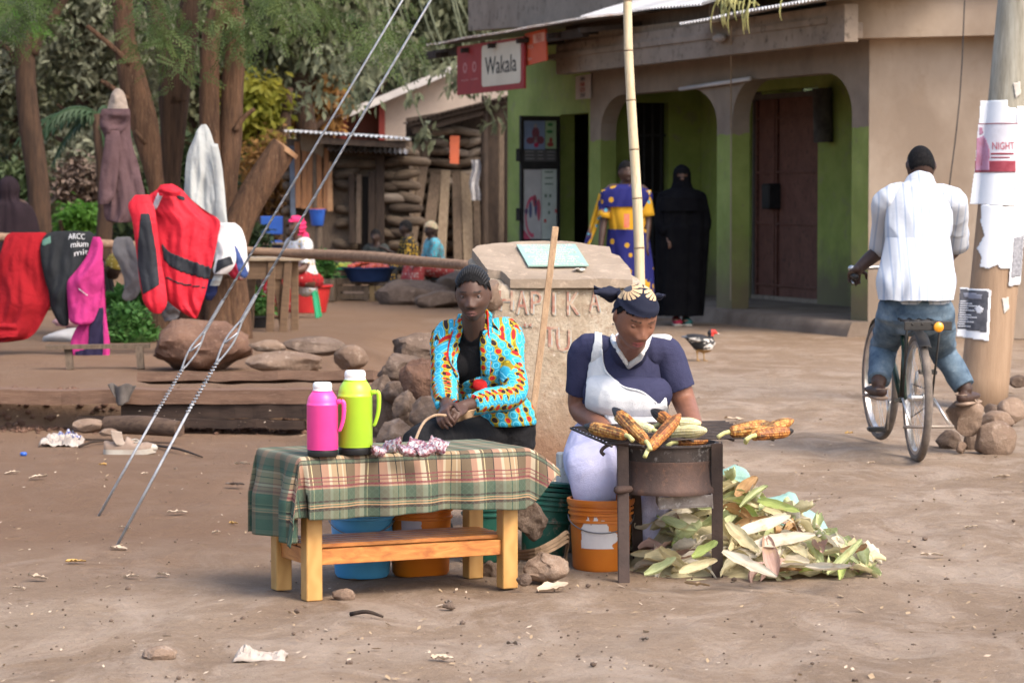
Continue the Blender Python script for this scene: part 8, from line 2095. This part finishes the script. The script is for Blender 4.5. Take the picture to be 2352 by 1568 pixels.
for ctr,rad in((P(1440,660,10.66),.056),(P(1506,664,10.70),.050)):
 vm=n.node('ShaderNodeVectorMath',operation='SUBTRACT');n.lk(co,vm.inputs[0]);vm.inputs[1].default_value=ctr;xx,yy,zz_=n.sep(vm.outputs[0]);r_=n.math('SQRT',n.math('ADD',n.math('POWER',xx,2),n.math('POWER',n.math('MULTIPLY',zz_,1.25),2)))
 an_=n.math('ADD',n.math('ARCTAN2',zz_,xx),n.math('MULTIPLY',n.noise(co,60,2),.25));sp_=n.math('GREATER_THAN',n.math('FRACT',n.math('MULTIPLY',an_,16/6.2832)),n.math('MULTIPLY',n.math('DIVIDE',r_,rad),.38))
 rj=n.math('ADD',r_,n.math('MULTIPLY',n.math('SUBTRACT',n.noise(co,90,2),.5),.012));inn=n.math('MULTIPLY',n.math('LESS_THAN',rj,rad),n.math('MULTIPLY',n.math('GREATER_THAN',rj,rad*.30),sp_));c=n.mix(inn,c,(.50,.35,.20))
 c=n.mix(n.math('MULTIPLY',n.math('LESS_THAN',rj,rad*.28),.5),c,(.12,.12,.13))
n.lk(c,b.inputs['Base Color']);n.bump(n.noise(co,40,5),.3,.006)
def seller2():
 t=thing('person',gpt(1440,1262),'seated person in a navy shirt and white apron roasting maize at the stove','person')
 hipc=P(1428,1090,11.05);nk=P(1441,806,10.90);hc=P(1459,728,10.66);B=Body();fT=Vector((.05,-1,.05)).normalized();mid=lambda f_:hipc.lerp(nk,f_)
 B.limb('torso',[hipc-Vector((0,0,.06)),mid(.12),mid(.40),mid(.66),mid(.90),nk+Vector((0,0,.015))],[(.18,.145),(.182,.14),(.156,.122),(.156,.112),(.132,.076),(.066,.058)],fT,24)
 B.mb.tube([P(1378,905,10.86),P(1410,912,10.835),P(1470,912,10.835),P(1502,905,10.86)],[.058,.070,.070,.058],16,None,True,True,sub=3)
 B.mb.ell(P(1430,985,10.87),(.145,.085,.10),None,3)
 B.limb('neck',[nk-Vector((0,-.01,.03)),hc-Vector((.008,-.05,.075))],[.060,.054])
 Mh=face_matrix((.34,-1,0),.54,.05);B.head(hc,Mh,1.02,5,1.0)
 sh=[P(1344,808,10.94),P(1530,812,10.92)];el=[P(1332,938,10.98),P(1573,925,10.90)];wr=[P(1402,996,10.70),P(1602,1000,10.62)]
 for i in(0,1):
  B.limb('arm%d' %i,[nk.lerp(sh[i],.6),sh[i],sh[i].lerp(el[i],.5),el[i],el[i].lerp(wr[i],.45),wr[i]],[.054,.053,.051,.044,.039,.028])
 B.hand(wr[0],Vector((.6,-.7,-.25)),Vector((.1,-.1,-1)),.95,.5,-1);B.hand(wr[1],Vector((-.35,-.9,-.2)),Vector((0,-.1,-1)),.95,.5,1)
 hp_=[P(1385,1100,11.0),P(1475,1100,11.0)];kn=[P(1362,1062,10.62),P(1512,1066,10.62)];an=[P(1372,1232,10.62),P(1500,1228,10.62)]
 for i in(0,1):
  B.limb('leg%d' %i,[hp_[i],hp_[i].lerp(kn[i],.5),kn[i],kn[i].lerp(an[i],.45),an[i]],[.105,.095,.072,.06,.042]);B.foot(an[i],(0,-1,0),.95)
 B.grow(.0045,3)
 sk,lp=(.200,.088,.054),(.34,.095,.085)
 finish_skin(B,t,sk,lp,'brown_skin',brow=(.03,.018,.013));eyes(B,t,sk,(.1,-1,-.5),-.0045,-.0058)
 Z2 =lambda p:zm(p,1234,602.7,.3111)
 vneck=Z2([(545,440),(580,590),(672,745),(745,690),(800,610),(832,540),(840,440)]);vout=Z2([(520,440),(548,590),(672,785),(765,720),(830,600),(852,500),(860,440)])
 def shs(c):
  nm,tt,_=B.near(c)
  if nm not in('torso','arm0','arm1')or(c-hc).length<.155:return False
  if nm!='torso' and tt>.47:return False
  x_,y_=PXof(c)
  if c.y<nk.y+.03 and inpoly(x_,y_,vneck):return False
  return not(y_<752 and 1412 <x_<1500)
 wk2 =lambda co:.0025*(1-2*abs(nz((co.x*1.3,co.y,co.z*.5),13,3)))+.003*nz(co,6,5)
 sm=shell(B.me,shs,.010,.006,wk2);link('shirt',sm,NAVY,t,smooth=True)
 front=lambda c:c.y<nk.y+.10
 def piece(name,poly,m_,off,src=sm,extra=None,thick=.003):
  me=shell(src,lambda c:front(c)and inpoly(*PXof(c),poly)and(extra is None or extra(c)),off,thick);return link(name,me,m_,t,smooth=True)
 piece('collar',vout,WHT,.0035)
 piece('shoulder_yoke',Z2([(372,478),(440,465),(610,440),(560,500),(470,515),(400,505)]),WHT,.0035);piece('shoulder_yoke',Z2([(840,495),(860,490),(995,545),(985,575),(835,545)]),WHT,.0035)

 ap=Z2([(428,470),(478,465),(474,640),(492,770),(545,850),(640,920),(770,955),(880,1040),(912,1040),(945,990),(960,1130),(950,1300),(330,1300),(352,1180),(400,1150),(362,1040),(370,900),(392,740),(424,560)])
 piece('apron',ap,WHT,.007,thick=.005)
 edge=Z2([(474,640),(492,770),(545,850),(640,920),(770,955),(880,1040)]);bv=bvh_of(sm);mb=MB();mb.tube([cast(bv,x_,y_,.009,10.75)for x_,y_ in edge],.004,7,sub=4);mb.build('apron_edge',WHT,t,smooth=True)

 hull=MB();hull.tube([P(1358,1004,10.98),P(1350,1040,10.88),P(1358,1085,10.74)],[.075,.088,.088],16,None,True,True,sub=3);hull.tube([hipc-Vector((0,-.02,.02)),hipc.lerp(kn[0],.45)+Vector((-.01,0,.0)),kn[0]+Vector((-.008,-.015,-.005)),P(1366,1130,10.55)],[.165,.130,.092,.080],20,None,True,True,sub=4)
 hull.tube([hipc-Vector((0,-.02,.02)),hipc.lerp(kn[1],.5),kn[1]+Vector((0,-.01,0)),P(1502,1150,10.6),P(1500,1215,10.6)],[.165,.12,.090,.075,.06],20,None,True,True,sub=4);hull.tube([kn[0]+Vector((.06,.12,-.03)),kn[1]+Vector((-.06,.12,-.03))],[.09,.09],14,None,True,True)
 sk_=remesh(hull.v,hull.f,.009,4)
 for v_ in sk_.vertices:v_.co+=v_.normal*(.009*(1-2*abs(nz((v_.co.x*1.5+v_.co.z*.7,v_.co.y*.8,v_.co.z*.4),7,6)))+.003*nz((v_.co.x,v_.co.y,v_.co.z*2),9,2));v_.co.z=max(v_.co.z,.03)
 link('wrap_skirt',sk_,LAV,t,smooth=True)

 def hs(p):return p.z>.056 if p.y<-.02 else(p.z>lerp(.056,-.02,smooth(-.02,.05,p.y)))
 hair_cap(B,t,hs,MATS['sunflower_scarf'],.011,'headscarf',lambda p:.0022*math.sin(p.z*210+p.x*30)*(1 if p.z<.075 else.2))
 hair_cap(B,t,hairline,HAIR,.004,'hair')
 SC=mat('dark_scarf_cloth',(.010,.012,.024),(.02,.022,.04),20,None,.85,.3,40)
 def tail(pts,ws,nm):
  mb=MB();c=catmull([np.array(tuple(p))for p in pts],6);w_=catmull([np.array((q_,))for q_ in ws],6)
  mb.grid(lambda u,v:Vector(c[round(u*(len(c)-1))])+Vector((0,.015*math.sin(v*6+u*4),(v-.5)*w_[round(u*(len(c)-1))][0]+.005*math.sin(u*9+v*4))),len(c)-1,8);o=mb.build(nm,SC,t,smooth=True);o.modifiers.new('t','SOLIDIFY').thickness=.006
 tail([P(1424,672,10.72),P(1405,673,10.71),P(1385,670,10.69),P(1364,665,10.67)],[.034,.034,.036,.030],'scarf_tail');tail([P(1422,682,10.75),P(1402,680,10.74),P(1378,676,10.76)],[.03,.03,.012],'scarf_tail')
 tail([P(1494,680,10.72),P(1508,681,10.70),P(1519,681,10.69),P(1527,677,10.69)],[.008,.007,.006,.003],'scarf_tail')
 mb=MB();mb.ell(P(1426,679,10.70),(.016,.016,.016),None,3);mb.build('scarf_knot',SC,t,smooth=True)
 mb=MB();mb.lathe([(.0,0),(.004,.002),(.004,.006),(0,.008)],B.hw((-.078,.0,-.038)),10);mb.build('earring',mat('silver_stud',(.6,.58,.5),None,9,None,.25,0,40,.8),t)
 return B
B2 =seller2()
mb=MB();q=atz(P(1440,1200,11.05));mb.box((q.x,q.y,.095),(.36,.26,.19),None,.015);tag(mb.build('low_stool',OLDW),'low wooden block on which the maize seller sits','stool')
# ------------------------------------------------------------------ bicycle and its rider
BIK=mat('dark_green_frame',(.018,.045,.030),(.012,.03,.022),8,None,.4,0,40,.3,.5,c3=(.10,.08,.06));CHR=mat('dull_chrome',(.58,.57,.56),(.40,.38,.36),14,None,.28,0,40,.85,.5);TYR=mat('dusty_tyre',(.22,.18,.15),(.12,.10,.085),14,None,.9,.6,120);BLM=mat('black_paint',(.020,.020,.021),(.05,.045,.04),10,None,.5)
ra=P(2107,915,14.72);ra.z=.325;hd=Vector((-.045,1,0)).normalized();sd=Vector((hd.y,-hd.x,0));fa=ra+hd*1.10;fa.z=.345
byc=thing('bicycle',flatp(ra.lerp(fa,.5)),'old dark roadster bicycle with a rear rack seen from behind','bicycle')
def bk(a,u,z,s_=0.0):return ra+hd*u+Vector((0,0,z-ra.z))+sd*s_
def wheel(c,dirn,nm):
 s2 =Vector((dirn.y,-dirn.x,0));M=Matrix((dirn,Vector((0,0,1)),s2)).transposed()
 Rr=.308
 mb=MB();vs2,fs=[],[];nu,nv=64,12
 for i in range(nu):
  a=2*math.pi*i/nu
  for j in range(nv):
   b_=2*math.pi*j/nv;r=Rr+.020*math.cos(b_)*(1+.06*(i%2)*(math.cos(b_)>.3));vs2.append(c+M@Vector((r*math.cos(a),r*math.sin(a),.021*math.sin(b_))))
 for i in range(nu):
  for j in range(nv):fs.append((i*nv+j,((i+1)%nu)*nv+j,((i+1)%nu)*nv+(j+1)%nv,i*nv+(j+1)%nv))
 mb.add(vs2,fs);w_=mb.build('wheel',TYR,byc,smooth=True);w_['label']=nm
 mb=MB();mb.lathe([(Rr-.036,-.014),(Rr-.018,-.016),(Rr-.014,-.012),(Rr-.026,-.002),(Rr-.026,.002),(Rr-.014,.012),(Rr-.018,.016),(Rr-.036,.014),(Rr-.034,0),(Rr-.036,-.014)],c,64,M,caps=False);mb.build('rim',CHR,w_,smooth=True,angle=40)
 mb=MB();mb.lathe([(.010,-.05),(.026,-.034),(.026,-.028),(.016,-.024),(.016,.024),(.026,.028),(.026,.034),(.010,.05)],c,20,M);mb.build('hub',CHR,w_,smooth=True,angle=40)
 mb=MB()
 for k in range(32):
  a=2*math.pi*k/32;a2 =a+(.5 if k%2 else-.5);sg=1 if k%4 <2 else-1;mb.tube([c+M@Vector((.025*math.cos(a2),.025*math.sin(a2),.030*sg)),c+M@Vector(((Rr-.03)*math.cos(a),(Rr-.03)*math.sin(a),0))],.0011,4)
 o=mb.build('spokes',CHR,w_);return w_
wheel(ra,hd,'rear wheel with a worn treaded tyre');fd=(hd+sd*-.10).normalized();wheel(fa,fd,'front wheel turned slightly')
bb0 =bk(0,.44,.28);st=bk(0,.30,.78);hdt=bk(0,.93,.80);hdb=bk(0,.98,.64);
def btube(a,b_,r,m_=BIK,nm='frame_tube',par=byc):
 mb=MB();mb.tube([a,b_],r,10);return mb.build(nm,m_,par,smooth=True)
btube(bb0,st,.016);btube(st.lerp(bb0,.06),hdt.lerp(hdb,.1),.0145);btube(bb0,hdb,.016);btube(hdb,hdt+Vector((0,0,.03)),.019)
for s_ in(-1,1):
 btube(ra+sd*.062*s_,bb0+sd*.03*s_,.010,BIK,'chain_stay');btube(ra+sd*.062*s_,st+sd*.03*s_-Vector((0,0,.05)),.009,BIK,'seat_stay');btube(hdb+sd*.035*s_,fa+sd*.05*s_,.010,BIK,'fork_leg')
btube(st,bk(0,.27,.90),.0125,CHR,'seat_post')
mb=MB();mb.tube([bk(0,.13,.925),bk(0,.22,.935),bk(0,.32,.925),bk(0,.42,.92)],[(.095,.028),(.088,.03),(.045,.024),(.02,.018)],16,(0,0,1),True,True,sub=4);mb.build('saddle',mat('black_leather',(.018,.015,.014),(.03,.025,.022),12,None,.5),byc,smooth=True)
hb=bk(0,.90,.97);btube(hdt,hb,.012,CHR,'handlebar_stem')
hpts=[bk(0,.62,.93,-.225),bk(0,.76,.935,-.225),bk(0,.88,.96,-.17),bk(0,.92,.97,-.06),bk(0,.92,.97,.06),bk(0,.88,.96,.17),bk(0,.76,.935,.225),bk(0,.62,.93,.225)]
mb=MB();mb.tube(hpts,.011,10,sub=5);mb.build('handlebar',CHR,byc,smooth=True)
for s_ in(-1,1):
 mb=MB();mb.tube([bk(0,.58,.93,.225*s_),bk(0,.72,.934,.225*s_)],.016,12,rnd=True);mb.build('grip',BLM,byc,smooth=True)
 mb=MB();mb.tube([bk(0,.78,.93,.22*s_),bk(0,.66,.90,.23*s_),bk(0,.60,.895,.235*s_)],.006,8,sub=3);mb.build('brake_lever',CHR,byc,smooth=True)
mb=MB();mb.ell(bk(0,.74,.97,-.22),(.022,.022,.016),None,3);mb.build('bell',CHR,byc,smooth=True)
def guard(c,a0,a1,m_,nm):
 mb=MB();s2 =sd
 def f(u,v):
  a=lerp(a0,a1,u);x_=(v-.5)*2;r=.352-.014*x_*x_;return c+hd*(r*math.cos(a))+Vector((0,0,r*math.sin(a)))+s2*(x_*.032)
 mb.grid(f,40,8);o=mb.build(nm,m_,byc,smooth=True);o.modifiers.new('t','SOLIDIFY').thickness=.0015
guard(ra,R(70),R(128),BLM,'mudguard');guard(fa,R(25),R(150),BLM,'mudguard')

for s_ in(-.075,-.025,.025,.075):btube(bk(0,-.26,.715,s_),bk(0,.14,.725,s_),.006,BLM,'rack_bar')
mb=MB();mb.beam(bk(0,-.25,.705,-.115),bk(0,-.25,.705,.125),.014,.045,(0,0,1),.003);mb.build('rack_end',BLM,byc)
for u in(-.10,.04):btube(bk(0,u,.72,-.085),bk(0,u,.72,.085),.006,BLM,'rack_bar')
for s_ in(-1,1):btube(bk(0,-.16,.71,.085*s_),ra+sd*.075*s_,.006,BLM,'rack_strut')
mb=MB();mb.lathe([(0,0),(.024,0),(.026,.006),(.022,.012),(0,.013)],bk(0,-.265,.700,.055),20,Matrix((sd,Vector((0,0,1)),-hd)).transposed());mb.build('reflector',mat('amber_reflector',(.75,.30,.015),(.65,.24,.01),20,None,.25,0,40,0,.6),byc,smooth=True)
for s_ in(-1,1):btube(ra+sd*.08*s_-hd*.02,bk(0,-.10,.19,.10*s_+.05),.007,CHR,'stand_leg')
btube(bk(0,-.10,.185,-.09),bk(0,-.10,.185,.17),.009,mat('dusty_steel',(.28,.23,.19),None,9,None,.5,0,40,.4),'stand_bar')
mb=MB();M=Matrix((hd,Vector((0,0,1)),sd)).transposed();mb.lathe([(.02,.045),(.088,.045),(.09,.048),(.088,.051),(.02,.051)],bb0,32,M);mb.build('chain_ring',CHR,byc,smooth=True,angle=40)
for s_,an_ in((-1,R(-70)),(1,R(110))):
 e=bb0+hd*(.165*math.cos(an_))+Vector((0,0,.165*math.sin(an_)))+sd*.07*s_;btube(bb0+sd*.065*s_,e,.009,CHR,'crank');mb=MB();mb.box(e+sd*.055*s_,(.09,.085,.022),None,.004);mb.build('pedal',BLM,byc)
for zz_ in(.045,-.045):btube(bb0+sd*.048+Vector((0,0,zz_*2)),ra+sd*.048+Vector((0,0,zz_)),.0035,BLM,'chain_run')
def rider():
 t=thing('person',flatp(bk(0,.25,0)),'person in a white striped shirt and jeans sitting on the bicycle','person')
 B=Body();hip=P(2104,690,14.95);nk=P(2113,430,15.10);hc=P(2115,378,15.20);mid=lambda f_:hip.lerp(nk,f_);f_=Vector((-.05,1,0))
 B.limb('torso',[hip-Vector((0,0,.05)),mid(.10),mid(.40),mid(.70),mid(.90),nk+Vector((0,0,.01))],[(.165,.13),(.165,.125),(.142,.105),(.156,.105),(.135,.078),(.066,.058)],f_,22)
 B.limb('neck',[nk-Vector((0,0,.03)),hc-Vector((0,0,.06))],[.062,.058]);B.head(hc+Vector((0,0,-.008)),face_matrix((-.05,1,0),.58),.96,5,1.04)
 sh=[P(2034,466,15.10),P(2190,466,15.10)];el=[P(2026,568,15.32),P(2196,562,15.32)];wr=[bk(0,.60,.965,-.215),bk(0,.60,.965,.215)]
 for i in(0,1):
  B.limb('arm%d' %i,[nk.lerp(sh[i],.6),sh[i],sh[i].lerp(el[i],.5),el[i],el[i].lerp(wr[i],.5),wr[i]],[.054,.052,.047,.042,.038,.028]);B.hand(wr[i],hd*.9+Vector((0,0,-.2)),Vector((0,0,-1)),1.0,.9,-1 if i else 1)
 hp_=[P(2064,712,14.95),P(2144,712,14.95)];kn=[P(2030,796,15.25),P(2166,806,15.24)];an=[P(2018,878,15.02),P(2217,892,15.16)]
 for i in(0,1):
  B.limb('leg%d' %i,[hp_[i],hp_[i].lerp(kn[i],.5),kn[i],kn[i].lerp(an[i],.45),an[i]],[.092,.074,.057,.050,.040]);B.foot(an[i],(-.15 if i==0 else.5,1,0),1.0)
 B.grow(.006,3);finish_skin(B,t,(.055,.030,.022));hair_cap(B,t,lambda p:p.z>.05 or(p.y>.03 and p.z>-.05),HAIR,.005)
 m,n,b=new_mat('white_striped_shirt',.85,0,.2);co=n.coord('Object');x_=n.sep(co)[0];st_=n.math('LESS_THAN',n.math('FRACT',n.math('MULTIPLY',x_,24)),.22);n.lk(n.mix(n.math('MULTIPLY',st_,.75),(.47,.49,.53),(.29,.34,.44)),b.inputs['Base Color']);n.bump(n.math('ADD',n.noise(co,14,6),n.noise(co,300,2)),.4,.01)
 wk3 =lambda co:.013*(1-2*abs(nz((co.x*1.5+co.z*.3,co.y,co.z*.5),8,2)))+.005*nz(co,6,9)
 sel=lambda c:(lambda q_:q_[0]=='torso' or(q_[0]in('arm0','arm1')and q_[1]<.56))(B.near(c))and(c-hc).length>.135 and c.z>P(0,698,14.95).z
 link('shirt',shell(B.me,sel,.013,.010,wk3),m,t,smooth=True)
 V,Fc,U=robe([(P(2108,545,15.02),.168,.128),(P(2107,600,14.98),.190,.165),(P(2105,645,14.94),.205,.195),(P(2104,688,14.92),.192,.19)],72,.012,6,5);mb=MB();mb.add(V,Fc);o=mb.build('shirt_tail',m,t,smooth=True)
 mb=MB();mb.tube([nk+Vector((0,-.005,.0)),nk+Vector((0,.005,.045))],[.078,.068],20);mb.build('collar',m,t,smooth=True)
 for i in(0,1):
  mb=MB();mb.tube([sh[i]+Vector((0,0,.01)),sh[i].lerp(el[i],.5),sh[i].lerp(el[i],1.02)],[.060,.064,.070],18,None,False,False,False,4);o=mb.build('sleeve',m,t,smooth=True);o.modifiers.new('t','SOLIDIFY').thickness=.004
 m,n,b=new_mat('faded_jeans',.9,0,.2);co=n.coord('Object');n.lk(n.ramp(n.noise(co,7,6,.7),[(.35,(.045,.075,.115)),(.55,(.115,.165,.215)),(.7,(.20,.25,.29))]),b.inputs['Base Color']);n.bump(n.math('ADD',n.noise(co,16,5),n.noise(co,260,2)),.5,.012)
 def js(c):
  nm,tt,_=B.near(c);return(nm in('leg0','leg1')and tt<.98)or(nm=='torso' and tt<.22)
 link('jeans',shell(B.me,js,.014,.010,lambda co:.007*(1-2*abs(nz((co.x*.5,co.y*.5,co.z*1.3),12,3)))),m,t,smooth=True)
 for i in(0,1):
  a=an[i];d=Vector((-.15 if i==0 else.5,1,0)).normalized();base=a-Vector((0,0,.078));mb=MB();mb.tube([base-d*.06,base+d*.04,base+d*.13,base+d*.185],[(.038,.012),(.044,.012),(.048,.012),(.036,.010)],14,(0,0,1),True,True,sub=3);s5 =mb.build('sandal',mat('tan_sandal',(.28,.20,.15),(.20,.14,.10),12),t,smooth=True)
  mb=MB();xs2 =Vector((d.y,-d.x,0));mb.tube([base+d*.06-xs2*.045,base+d*.06+Vector((0,0,.062)),base+d*.06+xs2*.045],[(.012,.004)]*3,8,sub=4);mb.tube([a-d*.062-xs2*.03-Vector((0,0,.03)),a-d*.07-Vector((0,0,.03)),a-d*.062+xs2*.03-Vector((0,0,.03))],[(.010,.004)]*3,8,sub=4);mb.build('strap',MATS['tan_sandal'],s5,smooth=True)
rider()
# ------------------------------------------------------------------ duck
def duck():
 D=DG(828);c=P(1605,828,D);s=F/D;t=thing('duck',flatp(c),'black and white duck with a red face walking on the bare dirt','duck');q=lambda px,py,dy=0:P(px,py,D)+Vector((0,dy,0))
 mb=MB();mb.tube([q(1580,774),q(1592,779),q(1608,787),q(1624,792),q(1634,788)],[(.022,.028),(.050,.050),(.072,.074),(.066,.066),(.035,.035)],18,None,True,True,sub=4)
 mb.tube([q(1630,786),q(1632,776),q(1634,767)],[.040,.026,.022],14,None,True,True,sub=3);mb.tube([q(1632,764),q(1640,762)],[.027,.022],14,None,True,True);mb.tube([q(1585,775),q(1566,773)],[(.030,.014),(.026,.007)],12,(0,0,1),True,True)
 mb.tube([q(1642,763),q(1651,767)],[(.013,.010),(.011,.005)],10,(0,0,1),True,True)
 for px in(1600,1615):mb.tube([q(px,800,-.02),q(px+1,812,-.02),q(px+2,826,-.02)],[.016,.008,.007],8,None,True,True,sub=2);mb.tube([q(px,827,-.02),q(px+9,828,-.03)],[(.012,.006),(.020,.004)],8,(0,0,1),True,True)
 me=remesh(mb.v,mb.f,.006,3)
 def col(co):
  x_,y_=PXof(co);e=nz(co,40,1)
  if x_>1645 and y_>758:return(.55,.48,.44)if x_>1648 else(.50,.05,.03)
  if x_>1634 and 756 <y_<771:return(.50,.030,.020)
  if y_>803:return(.30,.17,.06)
  if x_>1616 and y_>778 and e>-.12:return(.50,.46,.42)
  if 1582 <x_<1606 and 775 <y_<786 and e>-.2:return(.44,.40,.35)
  if x_<1577:return(.07,.08,.10)
  return(.014,.013,.014)
 vcol(me,col);link('body',me,attr_mat('plumage',.6,.3,120,.4,.3),t,smooth=True)
 for dy in(-1,1):
  mb=MB();mb.tube([q(1618,784,.052*dy),q(1604,781,.062*dy),q(1586,777,.045*dy),q(1572,775,.02*dy)],[(.020,.012),(.034,.014),(.024,.010),(.010,.005)],12,(0,0,1),True,True,sub=4);w_=mb.build('wing',attr_mat('plumage'),t,smooth=True);vcol(w_.data,lambda co:(.42,.38,.33)if(1584 <PXof(co)[0]<1606 and nz(co,30,2)>-.15 and PXof(co)[1]>776)else(.016,.015,.016))
 for dy in(-1,1):
  mb=MB();mb.ell(q(1639,761,.021*dy),(.004,)*3,None,2);mb.build('eye',mat('duck_eye',(.01,.01,.01),None,5,None,.2),t,smooth=True)
duck()

def bender():
 D=26.6;hc=P(262,612,D);V3 =Vector;t=thing('person',flatp(hc),'person in a gold patterned head wrap bending over the greens by the tree','person')
 nk=hc+V3((-.10,.06,-.02));hip=V3((hc.x-.42,hc.y+.15,.72));sh=[nk+V3((-.02,-.16,-.03)),nk+V3((-.02,.16,-.03))];el=[sh[0]+V3((.06,-.02,-.26)),sh[1]+V3((.06,.02,-.26))];wr=[el[0]+V3((.10,0,-.18)),el[1]+V3((.12,0,-.18))]
 kn=[V3((hip.x+.10,hip.y-.1,.40)),V3((hip.x+.10,hip.y+.1,.40))];an=[V3((hip.x+.02,hip.y-.1,.09)),V3((hip.x+.02,hip.y+.1,.09))]
 B=simple_body(hip,nk,hc,(.6,-.3,-.7),sh,el,wr,kn,an,.95,.014,hfwd=(.5,-.8,-.2),tilt=.3);finish_skin(B,t,SK_D)
 link('blouse',shell(B.me,lambda c:(lambda q_:q_[0]=='torso' or(q_[0]in('arm0','arm1')and q_[1]<.95))(B.near(c))and(c-hc).length>.15,.014,.008),mat('black_blouse',(.015,.015,.016)),t,smooth=True)
 link('skirt',shell(B.me,lambda c:B.near(c)[0]in('leg0','leg1')and c.z>.12,.03,.012),MATS['maroon_floral'],t,smooth=True)
 hair_cap(B,t,lambda p:p.z>.03 or(p.y>-.02 and p.z>-.08),wax_mat('gold_wrap',(.24,.17,.03),[((.40,.32,.14),1,.3),((.08,.05,.02),1.3,.25)],30),.02,'head_wrap')
bender()
